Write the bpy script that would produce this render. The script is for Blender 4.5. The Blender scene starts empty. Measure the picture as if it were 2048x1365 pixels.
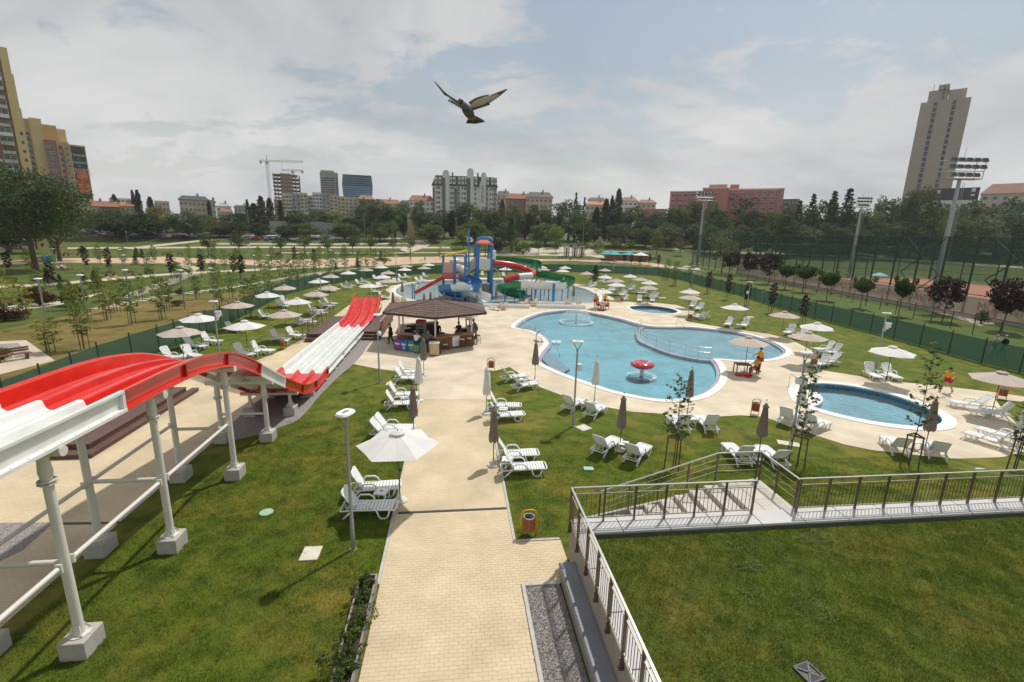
import bpy, bmesh, math, random
import numpy as np
from mathutils import Vector, Matrix, Euler
from mathutils.geometry import tessellate_polygon
R = math.radians
SC = bpy.context.scene
COL = SC.collection
random.seed(7)

# ------------------------------------------------------------------ camera
CAM_H, F_PX, PITCH, ROLL = 9.4, 942.0, 0.2250, -0.0243
cp, sp = math.cos(PITCH), math.sin(PITCH)
FW = Vector((0, cp, -sp)); U0 = Vector((0, sp, cp)); R0 = Vector((1, 0, 0))
RT = R0 * math.cos(ROLL) - U0 * math.sin(ROLL)
UP = U0 * math.cos(ROLL) + R0 * math.sin(ROLL)
cam_d = bpy.data.cameras.new('camera'); cam = bpy.data.objects.new('camera', cam_d); COL.objects.link(cam)
cam.matrix_world = Matrix(((RT.x, UP.x, -FW.x, 0), (RT.y, UP.y, -FW.y, 0), (RT.z, UP.z, -FW.z, CAM_H), (0, 0, 0, 1)))
cam_d.sensor_fit = 'HORIZONTAL'; cam_d.sensor_width = 36; cam_d.lens = 36 * F_PX / 2048
cam_d.clip_start = 0.1; cam_d.clip_end = 6000
SC.camera = cam

# ------------------------------------------------------------------ sky, sun, exposure
SUN_DIR = Vector((0.60, 0.80, 0)).normalized()          # horizontal direction towards the sun
SUN_EL = R(60)
world = bpy.data.worlds.new('World'); SC.world = world; world.use_nodes = True
wn, wl = world.node_tree.nodes, world.node_tree.links
wn.clear()
def wnode(t, **kw):
    n = wn.new(t)
    for k, v in kw.items(): setattr(n, k, v)
    return n
def wmath(op, a, b=None):
    n = wnode('ShaderNodeMath', operation=op)
    for i, v in enumerate((a, b)):
        if v is None: continue
        if isinstance(v, (int, float)): n.inputs[i].default_value = v
        else: wl.new(v, n.inputs[i])
    return n.outputs[0]
sky = wnode('ShaderNodeTexSky', sky_type='NISHITA'); sky.sun_disc = False
sky.sun_elevation = SUN_EL; sky.sun_rotation = math.atan2(SUN_DIR.x, SUN_DIR.y)
sky.air_density = 1.6; sky.dust_density = 1.0; sky.ozone_density = 1.2
bg_sky = wnode('ShaderNodeBackground'); bg_sky.inputs[1].default_value = 0.068
wl.new(sky.outputs[0], bg_sky.inputs[0])
tc = wnode('ShaderNodeTexCoord'); sep = wnode('ShaderNodeSeparateXYZ'); wl.new(tc.outputs['Generated'], sep.inputs[0])
zc = wmath('MAXIMUM', sep.outputs[2], 0.0)
den = wmath('ADD', zc, 0.30)
cx = wmath('DIVIDE', sep.outputs[0], den); cy = wmath('DIVIDE', sep.outputs[1], den)
cmb = wnode('ShaderNodeCombineXYZ'); wl.new(cx, cmb.inputs[0]); wl.new(cy, cmb.inputs[1])
def cloud(scale, detail, rough, off, sx=1.0, dist=0.6):
    m = wnode('ShaderNodeMapping'); m.inputs['Location'].default_value = off; m.inputs['Scale'].default_value = (sx, 1, 1)
    wl.new(cmb.outputs[0], m.inputs[0])
    n = wnode('ShaderNodeTexNoise'); n.inputs['Scale'].default_value = scale; n.inputs['Detail'].default_value = detail
    n.inputs['Roughness'].default_value = rough; n.inputs['Distortion'].default_value = dist
    wl.new(m.outputs[0], n.inputs['Vector']); return n.outputs[0]
big = cloud(0.75, 4, 0.5, (5.15, 1.9, 0), 0.8); fine = cloud(3.6, 10, 0.62, (1.7, 4.2, 0), 0.75, 0.3)
dens = wmath('ADD', wmath('MULTIPLY', big, 1.0), wmath('MULTIPLY', fine, 0.95))
ramp = wnode('ShaderNodeValToRGB'); wl.new(dens, ramp.inputs[0])
ramp.color_ramp.elements[0].position = 0.89; ramp.color_ramp.elements[0].color = (0.26, 0.26, 0.26, 1)
ramp.color_ramp.elements[1].position = 1.08; ramp.color_ramp.elements[1].color = (1, 1, 1, 1)
hz = wmath('POWER', wmath('SUBTRACT', 1.0, zc), 6.0)      # cloud deck closes up towards the horizon
mask = wmath('MINIMUM', wmath('ADD', ramp.outputs[0], wmath('MULTIPLY', hz, 1.0)), 1.0)
tone = cloud(1.3, 7, 0.55, (8.3, 2.2, 0), 0.8, 0.4)
cr = wnode('ShaderNodeValToRGB'); wl.new(wmath('ADD', tone, wmath('MULTIPLY', hz, 0.16)), cr.inputs[0])
cr.color_ramp.elements[0].position = 0.34; cr.color_ramp.elements[0].color = (0.42, 0.445, 0.475, 1)
cr.color_ramp.elements[1].position = 0.68; cr.color_ramp.elements[1].color = (0.72, 0.72, 0.71, 1)
bg_cl = wnode('ShaderNodeBackground'); bg_cl.inputs[1].default_value = 0.90
wl.new(cr.outputs[0], bg_cl.inputs[0])
mixw = wnode('ShaderNodeMixShader'); wl.new(mask, mixw.inputs[0]); wl.new(bg_sky.outputs[0], mixw.inputs[1]); wl.new(bg_cl.outputs[0], mixw.inputs[2])
wo = wnode('ShaderNodeOutputWorld'); wl.new(mixw.outputs[0], wo.inputs[0])
sun_d = bpy.data.lights.new('sun', 'SUN'); sun_d.energy = 3.2; sun_d.angle = R(1.6); sun_d.color = (1.0, 0.955, 0.88)
sun = bpy.data.objects.new('sun', sun_d); COL.objects.link(sun)
sun_vec = SUN_DIR * math.cos(SUN_EL) + Vector((0, 0, math.sin(SUN_EL)))
sun.rotation_euler = sun_vec.to_track_quat('Z', 'Y').to_euler()
SC.view_settings.view_transform = 'Standard'; SC.view_settings.look = 'None'; SC.view_settings.gamma = 1
SC.view_settings.use_curve_mapping = False; SC.view_settings.exposure = 0.18
SC.cycles.use_denoising = True
SC.cycles.max_bounces = 6; SC.cycles.transparent_max_bounces = 24; SC.cycles.diffuse_bounces = 3
SC.cycles.glossy_bounces = 3; SC.cycles.caustics_reflective = False; SC.cycles.caustics_refractive = False

# ------------------------------------------------------------------ survey: photo pixel + height -> point of the place
def G(px, py, z=0.0):
    d = RT * ((px - 1024) / F_PX) - UP * ((py - 682.5) / F_PX) + FW
    t = (z - CAM_H) / d.z
    return Vector((d.x * t, d.y * t, z))
def D(px, py, dist):
    """point seen at (px, py) on the vertical plane that many metres ahead"""
    d = RT * ((px - 1024) / F_PX) - UP * ((py - 682.5) / F_PX) + FW
    t = dist / d.y
    return Vector((d.x * t, dist, CAM_H + d.z * t))
def PX(p):
    v = Vector(p) - Vector((0, 0, CAM_H)); z = v.dot(FW)
    return 1024 + F_PX * v.dot(RT) / z, 682.5 - F_PX * v.dot(UP) / z
def zt(y):
    """height of the ground: level round the pools, a bank up to the street beyond the park"""
    return 0.0 if y < 172 else min(6.5, 6.5 * (y - 172) / 56)
def GT(px, py):
    d = RT * ((px - 1024) / F_PX) - UP * ((py - 682.5) / F_PX) + FW
    t = 0.0
    if d.z < 0: t = -CAM_H / d.z
    if d.z >= 0 or t * d.y > 172:
        k = 6.5 / 56; t = (CAM_H + 172 * k) / (d.y * k - d.z) if (d.y * k - d.z) > 0 else 1e9
        if t * d.y > 228 and d.z < 0: t = (6.5 - CAM_H) / d.z
    return Vector((d.x * t, d.y * t, zt(d.y * t)))
def B(px, dist):
    """ground point under image column px at that distance"""
    p = D(px, 560, dist); q = D(px, 470, dist); p.z = zt(dist)
    k = (p.z - q.z) / (D(px, 560, dist).z - q.z); p.x = q.x + (D(px, 560, dist).x - q.x) * k
    return p
def GL(pts, z=0.0): return [G(x, y, z) for x, y in pts]

# ------------------------------------------------------------------ object helpers
def link(name, me, parent=None):
    o = bpy.data.objects.new(name, me); COL.objects.link(o)
    if parent: o.parent = parent
    return o
def tag(o, label=None, cat=None, group=None, kind=None):
    if label: o['label'] = label
    if cat: o['category'] = cat
    if group: o['group'] = group
    if kind: o['kind'] = kind
    return o
def thing(name, label, cat, loc=(0, 0, 0), rz=0.0, group=None):
    o = link(name, None); o.location = loc; o.rotation_euler = (0, 0, rz); o.empty_display_size = 0.2
    return tag(o, label, cat, group)
def copy_tree(o, parent=None):
    c = o.copy(); COL.objects.link(c); c.parent = parent
    for ch in list(o.children): copy_tree(ch, c)
    return c
ORD = ['first', 'second', 'third', 'fourth', 'fifth', 'sixth', 'seventh', 'eighth', 'ninth', 'tenth', 'eleventh', 'twelfth', 'thirteenth', 'fourteenth', 'fifteenth', 'sixteenth', 'seventeenth', 'eighteenth', 'nineteenth', 'twentieth']
TENS = {20: 'twenty', 30: 'thirty', 40: 'forty', 50: 'fifty', 60: 'sixty', 70: 'seventy'}
def nth(i):
    if i < 20: return ORD[i]
    t = (i + 1) // 10 * 10; u = (i + 1) % 10
    return (TENS[t] + '-' + ORD[u - 1]) if u else TENS[t][:-1] + 'ieth'
def label_row(objs, text, where='from the left', key=None):
    """things alike but for their place: label them by their order in the view"""
    key = key or (lambda o: PX(o.matrix_basis.translation)[0])
    objs = sorted(objs, key=key)
    for i, o in enumerate(objs):
        if len(objs) == 1: o['label'] = text
        else: o['label'] = '%s, %s %s' % (text, nth(i), where)

class MB:
    """collects faces for ONE mesh object"""
    def __init__(s): s.v = []; s.f = []; s.M = None; s.smooth = False
    def add(s, vs, fs):
        b = len(s.v)
        if s.M is not None: vs = [s.M @ Vector(v) for v in vs]
        s.v += [tuple(v) for v in vs]; s.f += [tuple(i + b for i in f) for f in fs]; return s
    def box(s, c, d, rz=0.0, taper=1.0):
        x, y, z = d[0] / 2, d[1] / 2, d[2] / 2; ca, sa = math.cos(rz), math.sin(rz); vs = []
        for k, h in ((1, -z), (taper, z)):
            for ax, ay in ((-x, -y), (x, -y), (x, y), (-x, y)):
                ax *= k; ay *= k
                vs.append((c[0] + ax * ca - ay * sa, c[1] + ax * sa + ay * ca, c[2] + h))
        return s.add(vs, [(3, 2, 1, 0), (4, 5, 6, 7), (0, 1, 5, 4), (1, 2, 6, 5), (2, 3, 7, 6), (3, 0, 4, 7)])
    def bb(s, x0, x1, y0, y1, z0, z1): return s.box(((x0 + x1) / 2, (y0 + y1) / 2, (z0 + z1) / 2), (x1 - x0, y1 - y0, z1 - z0))
    def tube(s, pts, r, n=8, cap=True, up=None):
        """round bar along points; r one radius or one per point"""
        pts = [Vector(p) for p in pts]; rs = r if isinstance(r, (list, tuple)) else [r] * len(pts)
        vs = []; fs = []; prev = None
        for i, p in enumerate(pts):
            a = pts[max(i - 1, 0)]; b = pts[min(i + 1, len(pts) - 1)]; t = (b - a).normalized()
            if prev is None:
                q = Vector((0, 0, 1)) if abs(t.z) < 0.9 else Vector((1, 0, 0))
                u = t.cross(q).normalized()
            else:
                u = (prev - t * prev.dot(t)).normalized()
            prev = u; w = t.cross(u)
            for k in range(n):
                an = 2 * math.pi * (k + 0.5) / n
                vs.append(p + (u * math.cos(an) + w * math.sin(an)) * rs[i])
        for i in range(len(pts) - 1):
            for k in range(n):
                a = i * n + k; b = i * n + (k + 1) % n
                fs.append((a, b, b + n, a + n))
        if cap:
            fs.append(tuple(range(n - 1, -1, -1))); fs.append(tuple(range((len(pts) - 1) * n, len(pts) * n)))
        return s.add(vs, fs)
    def bar(s, a, b, w, h, up=(0, 0, 1)):
        """rectangular bar from a to b"""
        a, b = Vector(a), Vector(b); t = (b - a).normalized(); up = Vector(up)
        if abs(t.dot(up)) > 0.98: up = Vector((1, 0, 0))
        x = t.cross(up).normalized(); z = x.cross(t)
        vs = []
        for p in (a, b):
            for i, j in ((-1, -1), (1, -1), (1, 1), (-1, 1)): vs.append(p + x * (w / 2 * i) + z * (h / 2 * j))
        return s.add(vs, [(3, 2, 1, 0), (4, 5, 6, 7), (0, 1, 5, 4), (1, 2, 6, 5), (2, 3, 7, 6), (3, 0, 4, 7)])
    def lathe(s, prof, n=16, c=(0, 0, 0), a0=0.0):
        """profile (r, z) turned about z"""
        vs = []; fs = []
        for r, z in prof:
            for k in range(n):
                a = 2 * math.pi * k / n + a0; vs.append((c[0] + r * math.cos(a), c[1] + r * math.sin(a), c[2] + z))
        for i in range(len(prof) - 1):
            for k in range(n):
                a = i * n + k; b = i * n + (k + 1) % n; fs.append((a, b, b + n, a + n))
        if prof[0][0] > 1e-5: fs.append(tuple(range(n - 1, -1, -1)))
        if prof[-1][0] > 1e-5: fs.append(tuple(range((len(prof) - 1) * n, len(prof) * n)))
        return s.add(vs, fs)
    def prism(s, poly, z0, z1):
        """polygon (x, y) drawn up from z0 to z1"""
        n = len(poly); tri = tessellate_polygon([[Vector((p[0], p[1], 0)) for p in poly]])
        vs = [(p[0], p[1], z0) for p in poly] + [(p[0], p[1], z1) for p in poly]
        ar = sum(poly[i][0] * poly[(i + 1) % n][1] - poly[(i + 1) % n][0] * poly[i][1] for i in range(n))
        fs = []
        for t in tri:
            a, b, c = [Vector((poly[i][0], poly[i][1], 0)) for i in t]
            if (b - a).cross(c - a).z < 0: t = (t[0], t[2], t[1])
            fs.append((t[0] + n, t[1] + n, t[2] + n)); fs.append((t[0], t[2], t[1]))
        for i in range(n):
            j = (i + 1) % n
            fs.append((i, j, j + n, i + n) if ar > 0 else (j, i, i + n, j + n))
        return s.add(vs, fs)
    def sheet(s, loops, z):
        """flat polygon with holes, facing up"""
        loops = [[Vector((p[0], p[1], 0)) for p in l] for l in loops]
        flat = [p for l in loops for p in l]; fs = []
        for t in tessellate_polygon(loops):
            a, b, c = [flat[i] for i in t]
            if (b - a).cross(c - a).z < 0: t = (t[0], t[2], t[1])
            fs.append(tuple(t))
        return s.add([(p.x, p.y, z) for p in flat], fs)
    def sheet3(s, pts, dz=0.0):
        pts = [Vector(p) for p in pts]; fs = []
        for t in tessellate_polygon([[Vector((p.x, p.y, 0)) for p in pts]]):
            a, b, c = [pts[i] for i in t]
            if (b.xy - a.xy).cross(c.xy - a.xy) < 0: t = (t[0], t[2], t[1])
            fs.append(tuple(t))
        return s.add([(p.x, p.y, p.z + dz) for p in pts], fs)
    def ball(s, c, r, n=10, m=6):
        if not isinstance(r, (tuple, list)): r = (r, r, r)
        vs = [(c[0], c[1], c[2] - r[2])]; fs = []
        for i in range(1, m):
            t = math.pi * i / m
            for k in range(n):
                a = 2 * math.pi * k / n; vs.append((c[0] + r[0] * math.sin(t) * math.cos(a), c[1] + r[1] * math.sin(t) * math.sin(a), c[2] - r[2] * math.cos(t)))
        vs.append((c[0], c[1], c[2] + r[2])); L = len(vs) - 1
        for k in range(n):
            fs.append((0, 1 + (k + 1) % n, 1 + k)); fs.append((L, L - n + k, L - n + (k + 1) % n))
        for i in range(m - 2):
            for k in range(n):
                a = 1 + i * n + k; b = 1 + i * n + (k + 1) % n; fs.append((a, b, b + n, a + n))
        return s.add(vs, fs)
    def strip(s, L, Rr):
        n = len(L)
        return s.add(list(L) + list(Rr), [(i, n + i, n + i + 1, i + 1) for i in range(n - 1)])
    def mesh(s, name, mat, smooth=False):
        me = bpy.data.meshes.new(name); me.from_pydata(s.v, [], s.f)
        if mat is not None: me.materials.append(mat)
        if smooth or s.smooth:
            me.polygons.foreach_set('use_smooth', [True] * len(me.polygons))
        me.update(); return me
    def build(s, name, mat, parent=None, smooth=False, bevel=0.0, auto=None):
        me = s.mesh(name, mat, smooth)
        if auto is not None:
            me.polygons.foreach_set('use_smooth', [True] * len(me.polygons))
            me.set_sharp_from_angle(angle=R(auto))
        if bevel:
            bm = bmesh.new(); bm.from_mesh(me)
            bmesh.ops.bevel(bm, geom=[e for e in bm.edges if e.is_manifold and e.calc_face_angle(0) > 0.5], offset=bevel, segments=1, affect='EDGES', clamp_overlap=True)
            bm.to_mesh(me); bm.free()
        return link(name, me, parent)
def catmull(pts, n=6, closed=True):
    out = []; m = len(pts); P = [Vector(p) for p in pts]
    for i in range(m if closed else m - 1):
        if closed: a, b, c, d = P[i - 1], P[i], P[(i + 1) % m], P[(i + 2) % m]
        else: a, b, c, d = P[max(i - 1, 0)], P[i], P[i + 1], P[min(i + 2, m - 1)]
        for k in range(n):
            t = k / n
            out.append(0.5 * ((2 * b) + (c - a) * t + (2 * a - 5 * b + 4 * c - d) * t * t + (3 * b - a - 3 * c + d) * t ** 3))
    if not closed: out.append(P[-1])
    return out
def offset_loop(loop, d):
    """closed loop pushed outwards by d (inwards when negative)"""
    n = len(loop); ar = sum(loop[i].x * loop[(i + 1) % n].y - loop[(i + 1) % n].x * loop[i].y for i in range(n))
    sg = 1 if ar > 0 else -1; out = []
    for i in range(n):
        t = (loop[(i + 1) % n] - loop[i - 1]); t.z = 0; t.normalize()
        out.append(loop[i] + Vector((t.y, -t.x, 0)) * d * sg)
    return out

# ------------------------------------------------------------------ materials
MATS = {}
def mat(name, col, rough=0.6, metal=0.0, spec=0.5, var=0.0, scale=4.0, bump=0.0, bscale=30.0, trans=0.0, emit=0.0, coat=0.0, detail=5.0, isl=0.0, objr=0.0, col2=None, dirt=0.0):
    """Principled with uneven colour: noise between two tones, optional per-piece and per-thing difference"""
    if name in MATS: return MATS[name]
    m = bpy.data.materials.new(name); m.use_nodes = True; nt = m.node_tree; N, L = nt.nodes, nt.links
    b = N['Principled BSDF']; b.inputs['Roughness'].default_value = rough; b.inputs['Metallic'].default_value = metal
    b.inputs['Specular IOR Level'].default_value = spec; b.inputs['Coat Weight'].default_value = coat
    c = (*col, 1); b.inputs['Base Color'].default_value = c
    out = None
    if var or isl or objr or col2:
        geo = N.new('ShaderNodeNewGeometry'); no = N.new('ShaderNodeTexNoise'); no.inputs['Scale'].default_value = scale; no.inputs['Detail'].default_value = detail
        L.new(geo.outputs['Position'], no.inputs['Vector'])
        mx = N.new('ShaderNodeMix'); mx.data_type = 'RGBA'
        lo = [x * (1 - var) for x in col]; hi = [min(x * (1 + var), 1) for x in (col2 or col)]
        mx.inputs[6].default_value = (*lo, 1); mx.inputs[7].default_value = (*hi, 1)
        mr = N.new('ShaderNodeMapRange'); mr.inputs[1].default_value = 0.32; mr.inputs[2].default_value = 0.68
        L.new(no.outputs[0], mr.inputs[0]); L.new(mr.outputs[0], mx.inputs[0]); out = mx.outputs[2]
        for amt, src in ((isl, ('geo', 'Random Per Island')), (objr, ('obj', 'Random'))):
            if not amt: continue
            s_ = geo if src[0] == 'geo' else N.new('ShaderNodeObjectInfo')
            hs = N.new('ShaderNodeHueSaturation'); r2 = N.new('ShaderNodeMapRange'); r2.inputs[3].default_value = 1 - amt; r2.inputs[4].default_value = 1 + amt
            L.new(s_.outputs[src[1]], r2.inputs[0]); L.new(r2.outputs[0], hs.inputs['Value']); L.new(out, hs.inputs['Color']); out = hs.outputs[0]
        L.new(out, b.inputs['Base Color'])
    if bump:
        n2 = N.new('ShaderNodeTexNoise'); n2.inputs['Scale'].default_value = bscale; n2.inputs['Detail'].default_value = 6
        g2 = N.new('ShaderNodeNewGeometry'); L.new(g2.outputs['Position'], n2.inputs['Vector'])
        bu = N.new('ShaderNodeBump'); bu.inputs['Strength'].default_value = bump; bu.inputs['Distance'].default_value = 0.02
        L.new(n2.outputs[0], bu.inputs['Height']); L.new(bu.outputs[0], b.inputs['Normal'])
    if trans:
        tr = N.new('ShaderNodeBsdfTranslucent'); ms = N.new('ShaderNodeMixShader'); ms.inputs[0].default_value = trans
        if out is not None: L.new(out, tr.inputs[0])
        else: tr.inputs[0].default_value = c
        L.new(b.outputs[0], ms.inputs[1]); L.new(tr.outputs[0], ms.inputs[2]); L.new(ms.outputs[0], N['Material Output'].inputs[0])
    MATS[name] = m; return m
def grass_mat(name, c_green, c_dry, c_dark, dry=0.5, leaf=False, sc=0.35):
    """lawn: green and dry patches that follow the same pattern on sod and on blades"""
    m = bpy.data.materials.new(name); m.use_nodes = True; nt = m.node_tree; N, L = nt.nodes, nt.links
    b = N['Principled BSDF']; b.inputs['Roughness'].default_value = 0.85; b.inputs['Specular IOR Level'].default_value = 0.15
    geo = N.new('ShaderNodeNewGeometry')
    def noise(s, d, ro=0.55, off=0.0):
        n = N.new('ShaderNodeTexNoise'); n.inputs['Scale'].default_value = s; n.inputs['Detail'].default_value = d; n.inputs['Roughness'].default_value = ro
        v = N.new('ShaderNodeVectorMath'); v.operation = 'MULTIPLY_ADD'; v.inputs[1].default_value = (1, 1, 0); v.inputs[2].default_value = (off, off * 1.7, 0)
        L.new(geo.outputs['Position'], v.inputs[0]); L.new(v.outputs[0], n.inputs['Vector']); return n.outputs[0]
    def rng(s, a, c, lo=0.0, hi=1.0):
        r = N.new('ShaderNodeMapRange'); r.inputs[1].default_value = a; r.inputs[2].default_value = c; r.inputs[3].default_value = lo; r.inputs[4].default_value = hi; L.new(s, r.inputs[0]); return r.outputs[0]
    def mix(f, a, c):
        x = N.new('ShaderNodeMix'); x.data_type = 'RGBA'; L.new(f, x.inputs[0])
        for i, q in ((6, a), (7, c)):
            if isinstance(q, tuple): x.inputs[i].default_value = (*q, 1)
            else: L.new(q, x.inputs[i])
        return x.outputs[2]
    k = 0.5 - (dry - 0.5) * 0.3
    c1 = mix(rng(noise(sc, 8, 0.62), k - 0.03, k + 0.19), c_green, c_dry)
    c2 = mix(rng(noise(sc * 3.4, 6, 0.6, 9.0), 0.44, 0.66), c1, c_dark)
    c3 = mix(rng(noise(38, 3, 0.7), 0.35, 0.75, 0.0, 0.38), c2, c_dark)
    if leaf:
        hs = N.new('ShaderNodeHueSaturation'); L.new(rng(geo.outputs['Random Per Island'], 0, 1, 0.65, 1.6), hs.inputs['Value']); L.new(c3, hs.inputs['Color'])
        L.new(hs.outputs[0], b.inputs['Base Color'])
        tr = N.new('ShaderNodeBsdfTranslucent'); L.new(hs.outputs[0], tr.inputs[0]); ms = N.new('ShaderNodeMixShader'); ms.inputs[0].default_value = 0.3
        L.new(b.outputs[0], ms.inputs[1]); L.new(tr.outputs[0], ms.inputs[2]); L.new(ms.outputs[0], N['Material Output'].inputs[0])
    else:
        L.new(c3, b.inputs['Base Color'])
        bu = N.new('ShaderNodeBump'); bu.inputs['Strength'].default_value = 0.9; bu.inputs['Distance'].default_value = 0.05
        L.new(noise(16, 8, 0.7), bu.inputs['Height']); L.new(bu.outputs[0], b.inputs['Normal'])
    MATS[name] = m; return m
def paver_mat(name, c1, c2, joint, w=0.21, h=0.105, ang=0.0):
    m = bpy.data.materials.new(name); m.use_nodes = True; nt = m.node_tree; N, L = nt.nodes, nt.links
    b = N['Principled BSDF']; b.inputs['Roughness'].default_value = 0.8; b.inputs['Specular IOR Level'].default_value = 0.25
    geo = N.new('ShaderNodeNewGeometry'); mp = N.new('ShaderNodeMapping'); mp.inputs['Rotation'].default_value = (0, 0, ang)
    L.new(geo.outputs['Position'], mp.inputs[0])
    br = N.new('ShaderNodeTexBrick'); br.inputs['Scale'].default_value = 1; br.inputs['Brick Width'].default_value = w; br.inputs['Row Height'].default_value = h
    br.inputs['Mortar Size'].default_value = 0.004; br.inputs['Mortar Smooth'].default_value = 0.3
    br.inputs['Color1'].default_value = (*c1, 1); br.inputs['Color2'].default_value = (*c2, 1); br.inputs['Mortar'].default_value = (*joint, 1)
    L.new(mp.outputs[0], br.inputs['Vector'])
    no = N.new('ShaderNodeTexNoise'); no.inputs['Scale'].default_value = 0.5; no.inputs['Detail'].default_value = 6; L.new(geo.outputs['Position'], no.inputs['Vector'])
    r = N.new('ShaderNodeMapRange'); r.inputs[1].default_value = 0.3; r.inputs[2].default_value = 0.7; r.inputs[3].default_value = 0.80; r.inputs[4].default_value = 1.12; L.new(no.outputs[0], r.inputs[0])
    hs = N.new('ShaderNodeHueSaturation'); L.new(br.outputs['Color'], hs.inputs['Color']); L.new(r.outputs[0], hs.inputs['Value'])
    L.new(hs.outputs[0], b.inputs['Base Color']); MATS[name] = m; return m
def clear_mat(name, tint, refl=1.0, rough=0.02, scale=3.0, bump=0.25, dens=0.0, foam=(0.9, 0.95, 0.97)):
    """water film or net: lets what lies behind through, tinted, with a mirror share that grows at grazing angles"""
    m = bpy.data.materials.new(name); m.use_nodes = True; nt = m.node_tree; N, L = nt.nodes, nt.links; N.remove(N['Principled BSDF'])
    tr = N.new('ShaderNodeBsdfTransparent'); tr.inputs[0].default_value = (*tint, 1)
    gl = N.new('ShaderNodeBsdfGlossy'); gl.inputs['Roughness'].default_value = rough
    fr = N.new('ShaderNodeFresnel'); fr.inputs[0].default_value = 1.33
    geo = N.new('ShaderNodeNewGeometry'); no = N.new('ShaderNodeTexNoise'); no.inputs['Scale'].default_value = scale; no.inputs['Detail'].default_value = 4; no.inputs['Distortion'].default_value = 0.8
    L.new(geo.outputs['Position'], no.inputs['Vector']); bu = N.new('ShaderNodeBump'); bu.inputs['Strength'].default_value = bump; bu.inputs['Distance'].default_value = 0.05
    L.new(no.outputs[0], bu.inputs['Height']); L.new(bu.outputs[0], gl.inputs['Normal']); L.new(bu.outputs[0], fr.inputs['Normal'])
    ms = N.new('ShaderNodeMixShader'); L.new(fr.outputs[0], ms.inputs[0]); L.new(tr.outputs[0], ms.inputs[1]); L.new(gl.outputs[0], ms.inputs[2]); o = ms.outputs[0]
    if dens:
        df = N.new('ShaderNodeBsdfDiffuse'); df.inputs[0].default_value = (*foam, 1); m2 = N.new('ShaderNodeMixShader'); m2.inputs[0].default_value = dens
        L.new(o, m2.inputs[1]); L.new(df.outputs[0], m2.inputs[2]); o = m2.outputs[0]
    L.new(o, N['Material Output'].inputs[0]); MATS[name] = m; return m
def net_mat(name, col, dens, weave=0.0):
    m = bpy.data.materials.new(name); m.use_nodes = True; nt = m.node_tree; N, L = nt.nodes, nt.links
    b = N['Principled BSDF']; b.inputs['Base Color'].default_value = (*col, 1); b.inputs['Roughness'].default_value = 0.8
    tr = N.new('ShaderNodeBsdfTransparent'); tl = N.new('ShaderNodeBsdfTranslucent'); tl.inputs[0].default_value = (*col, 1)
    m1 = N.new('ShaderNodeMixShader'); m1.inputs[0].default_value = 0.35; L.new(b.outputs[0], m1.inputs[1]); L.new(tl.outputs[0], m1.inputs[2])
    ms = N.new('ShaderNodeMixShader'); ms.inputs[0].default_value = dens; L.new(tr.outputs[0], ms.inputs[1]); L.new(m1.outputs[0], ms.inputs[2])
    L.new(ms.outputs[0], N['Material Output'].inputs[0]); MATS[name] = m; return m
M_grass = grass_mat('lawn_sod', (0.112, 0.146, 0.015), (0.240, 0.192, 0.036), (0.058, 0.088, 0.010), 0.53)
M_blade = grass_mat('lawn_blades', (0.160, 0.225, 0.024), (0.360, 0.290, 0.060), (0.086, 0.130, 0.016), 0.53, True)
M_terr = grass_mat('terrace_sod', (0.100, 0.128, 0.018), (0.180, 0.158, 0.033), (0.060, 0.088, 0.013), 0.5)
M_tblade = grass_mat('terrace_blades', (0.170, 0.215, 0.028), (0.300, 0.255, 0.052), (0.098, 0.142, 0.019), 0.5, True)
M_park = grass_mat('park_grass', (0.088, 0.125, 0.026), (0.185, 0.150, 0.045), (0.060, 0.085, 0.020), 0.45, sc=0.05)
M_dry = grass_mat('dry_grass', (0.150, 0.140, 0.036), (0.270, 0.175, 0.062), (0.105, 0.092, 0.028), 0.75, sc=0.12)
M_pave = paver_mat('beige_pavers', (0.575, 0.470, 0.310), (0.615, 0.505, 0.340), (0.40, 0.325, 0.215), ang=R(-6.5))
M_deckp = paver_mat('deck_pavers', (0.61, 0.525, 0.390), (0.645, 0.555, 0.415), (0.49, 0.42, 0.31), ang=R(-6.5))
M_deck = mat('pool_deck_beige', (0.60, 0.485, 0.315), 0.8, var=0.06, scale=1.2, spec=0.25)
M_pathm = mat('park_path', (0.50, 0.43, 0.32), 0.9, var=0.08, scale=0.6)
M_plaza = mat('park_plaza', (0.52, 0.36, 0.24), 0.9, var=0.10, scale=0.25)
M_conc = mat('concrete', (0.42, 0.40, 0.36), 0.85, var=0.10, scale=3, bump=0.25, bscale=40)
M_kerb = mat('kerb_concrete', (0.46, 0.44, 0.40), 0.85, var=0.10, scale=6)
M_gravel = mat('gravel', (0.17, 0.155, 0.145), 0.95, col2=(0.33, 0.31, 0.29), var=0.15, scale=28, bump=1.0, bscale=40, detail=2)
M_white = mat('white_plastic', (0.80, 0.81, 0.80), 0.4, var=0.025, scale=2)
M_coping = mat('white_coping', (0.72, 0.70, 0.66), 0.6, var=0.04, scale=3)
M_steel = mat('brushed_steel', (0.55, 0.54, 0.50), 0.35, metal=0.85)
M_bronze = mat('bronze_metal', (0.155, 0.125, 0.09), 0.42, metal=0.5, var=0.08)
M_dark = mat('dark_metal', (0.045, 0.043, 0.042), 0.5)
M_galv = mat('galvanised_steel', (0.36, 0.37, 0.37), 0.45, metal=0.6, var=0.08, scale=8)
M_wood = mat('brown_wood', (0.20, 0.085, 0.032), 0.55, var=0.25, scale=3)
M_plank = mat('brown_decking', (0.115, 0.062, 0.048), 0.6, var=0.18, scale=2)
M_green = mat('fence_green', (0.018, 0.045, 0.030), 0.6)
M_bark = mat('bark', (0.115, 0.085, 0.06), 0.95, var=0.3, scale=6, bump=0.5)
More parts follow.
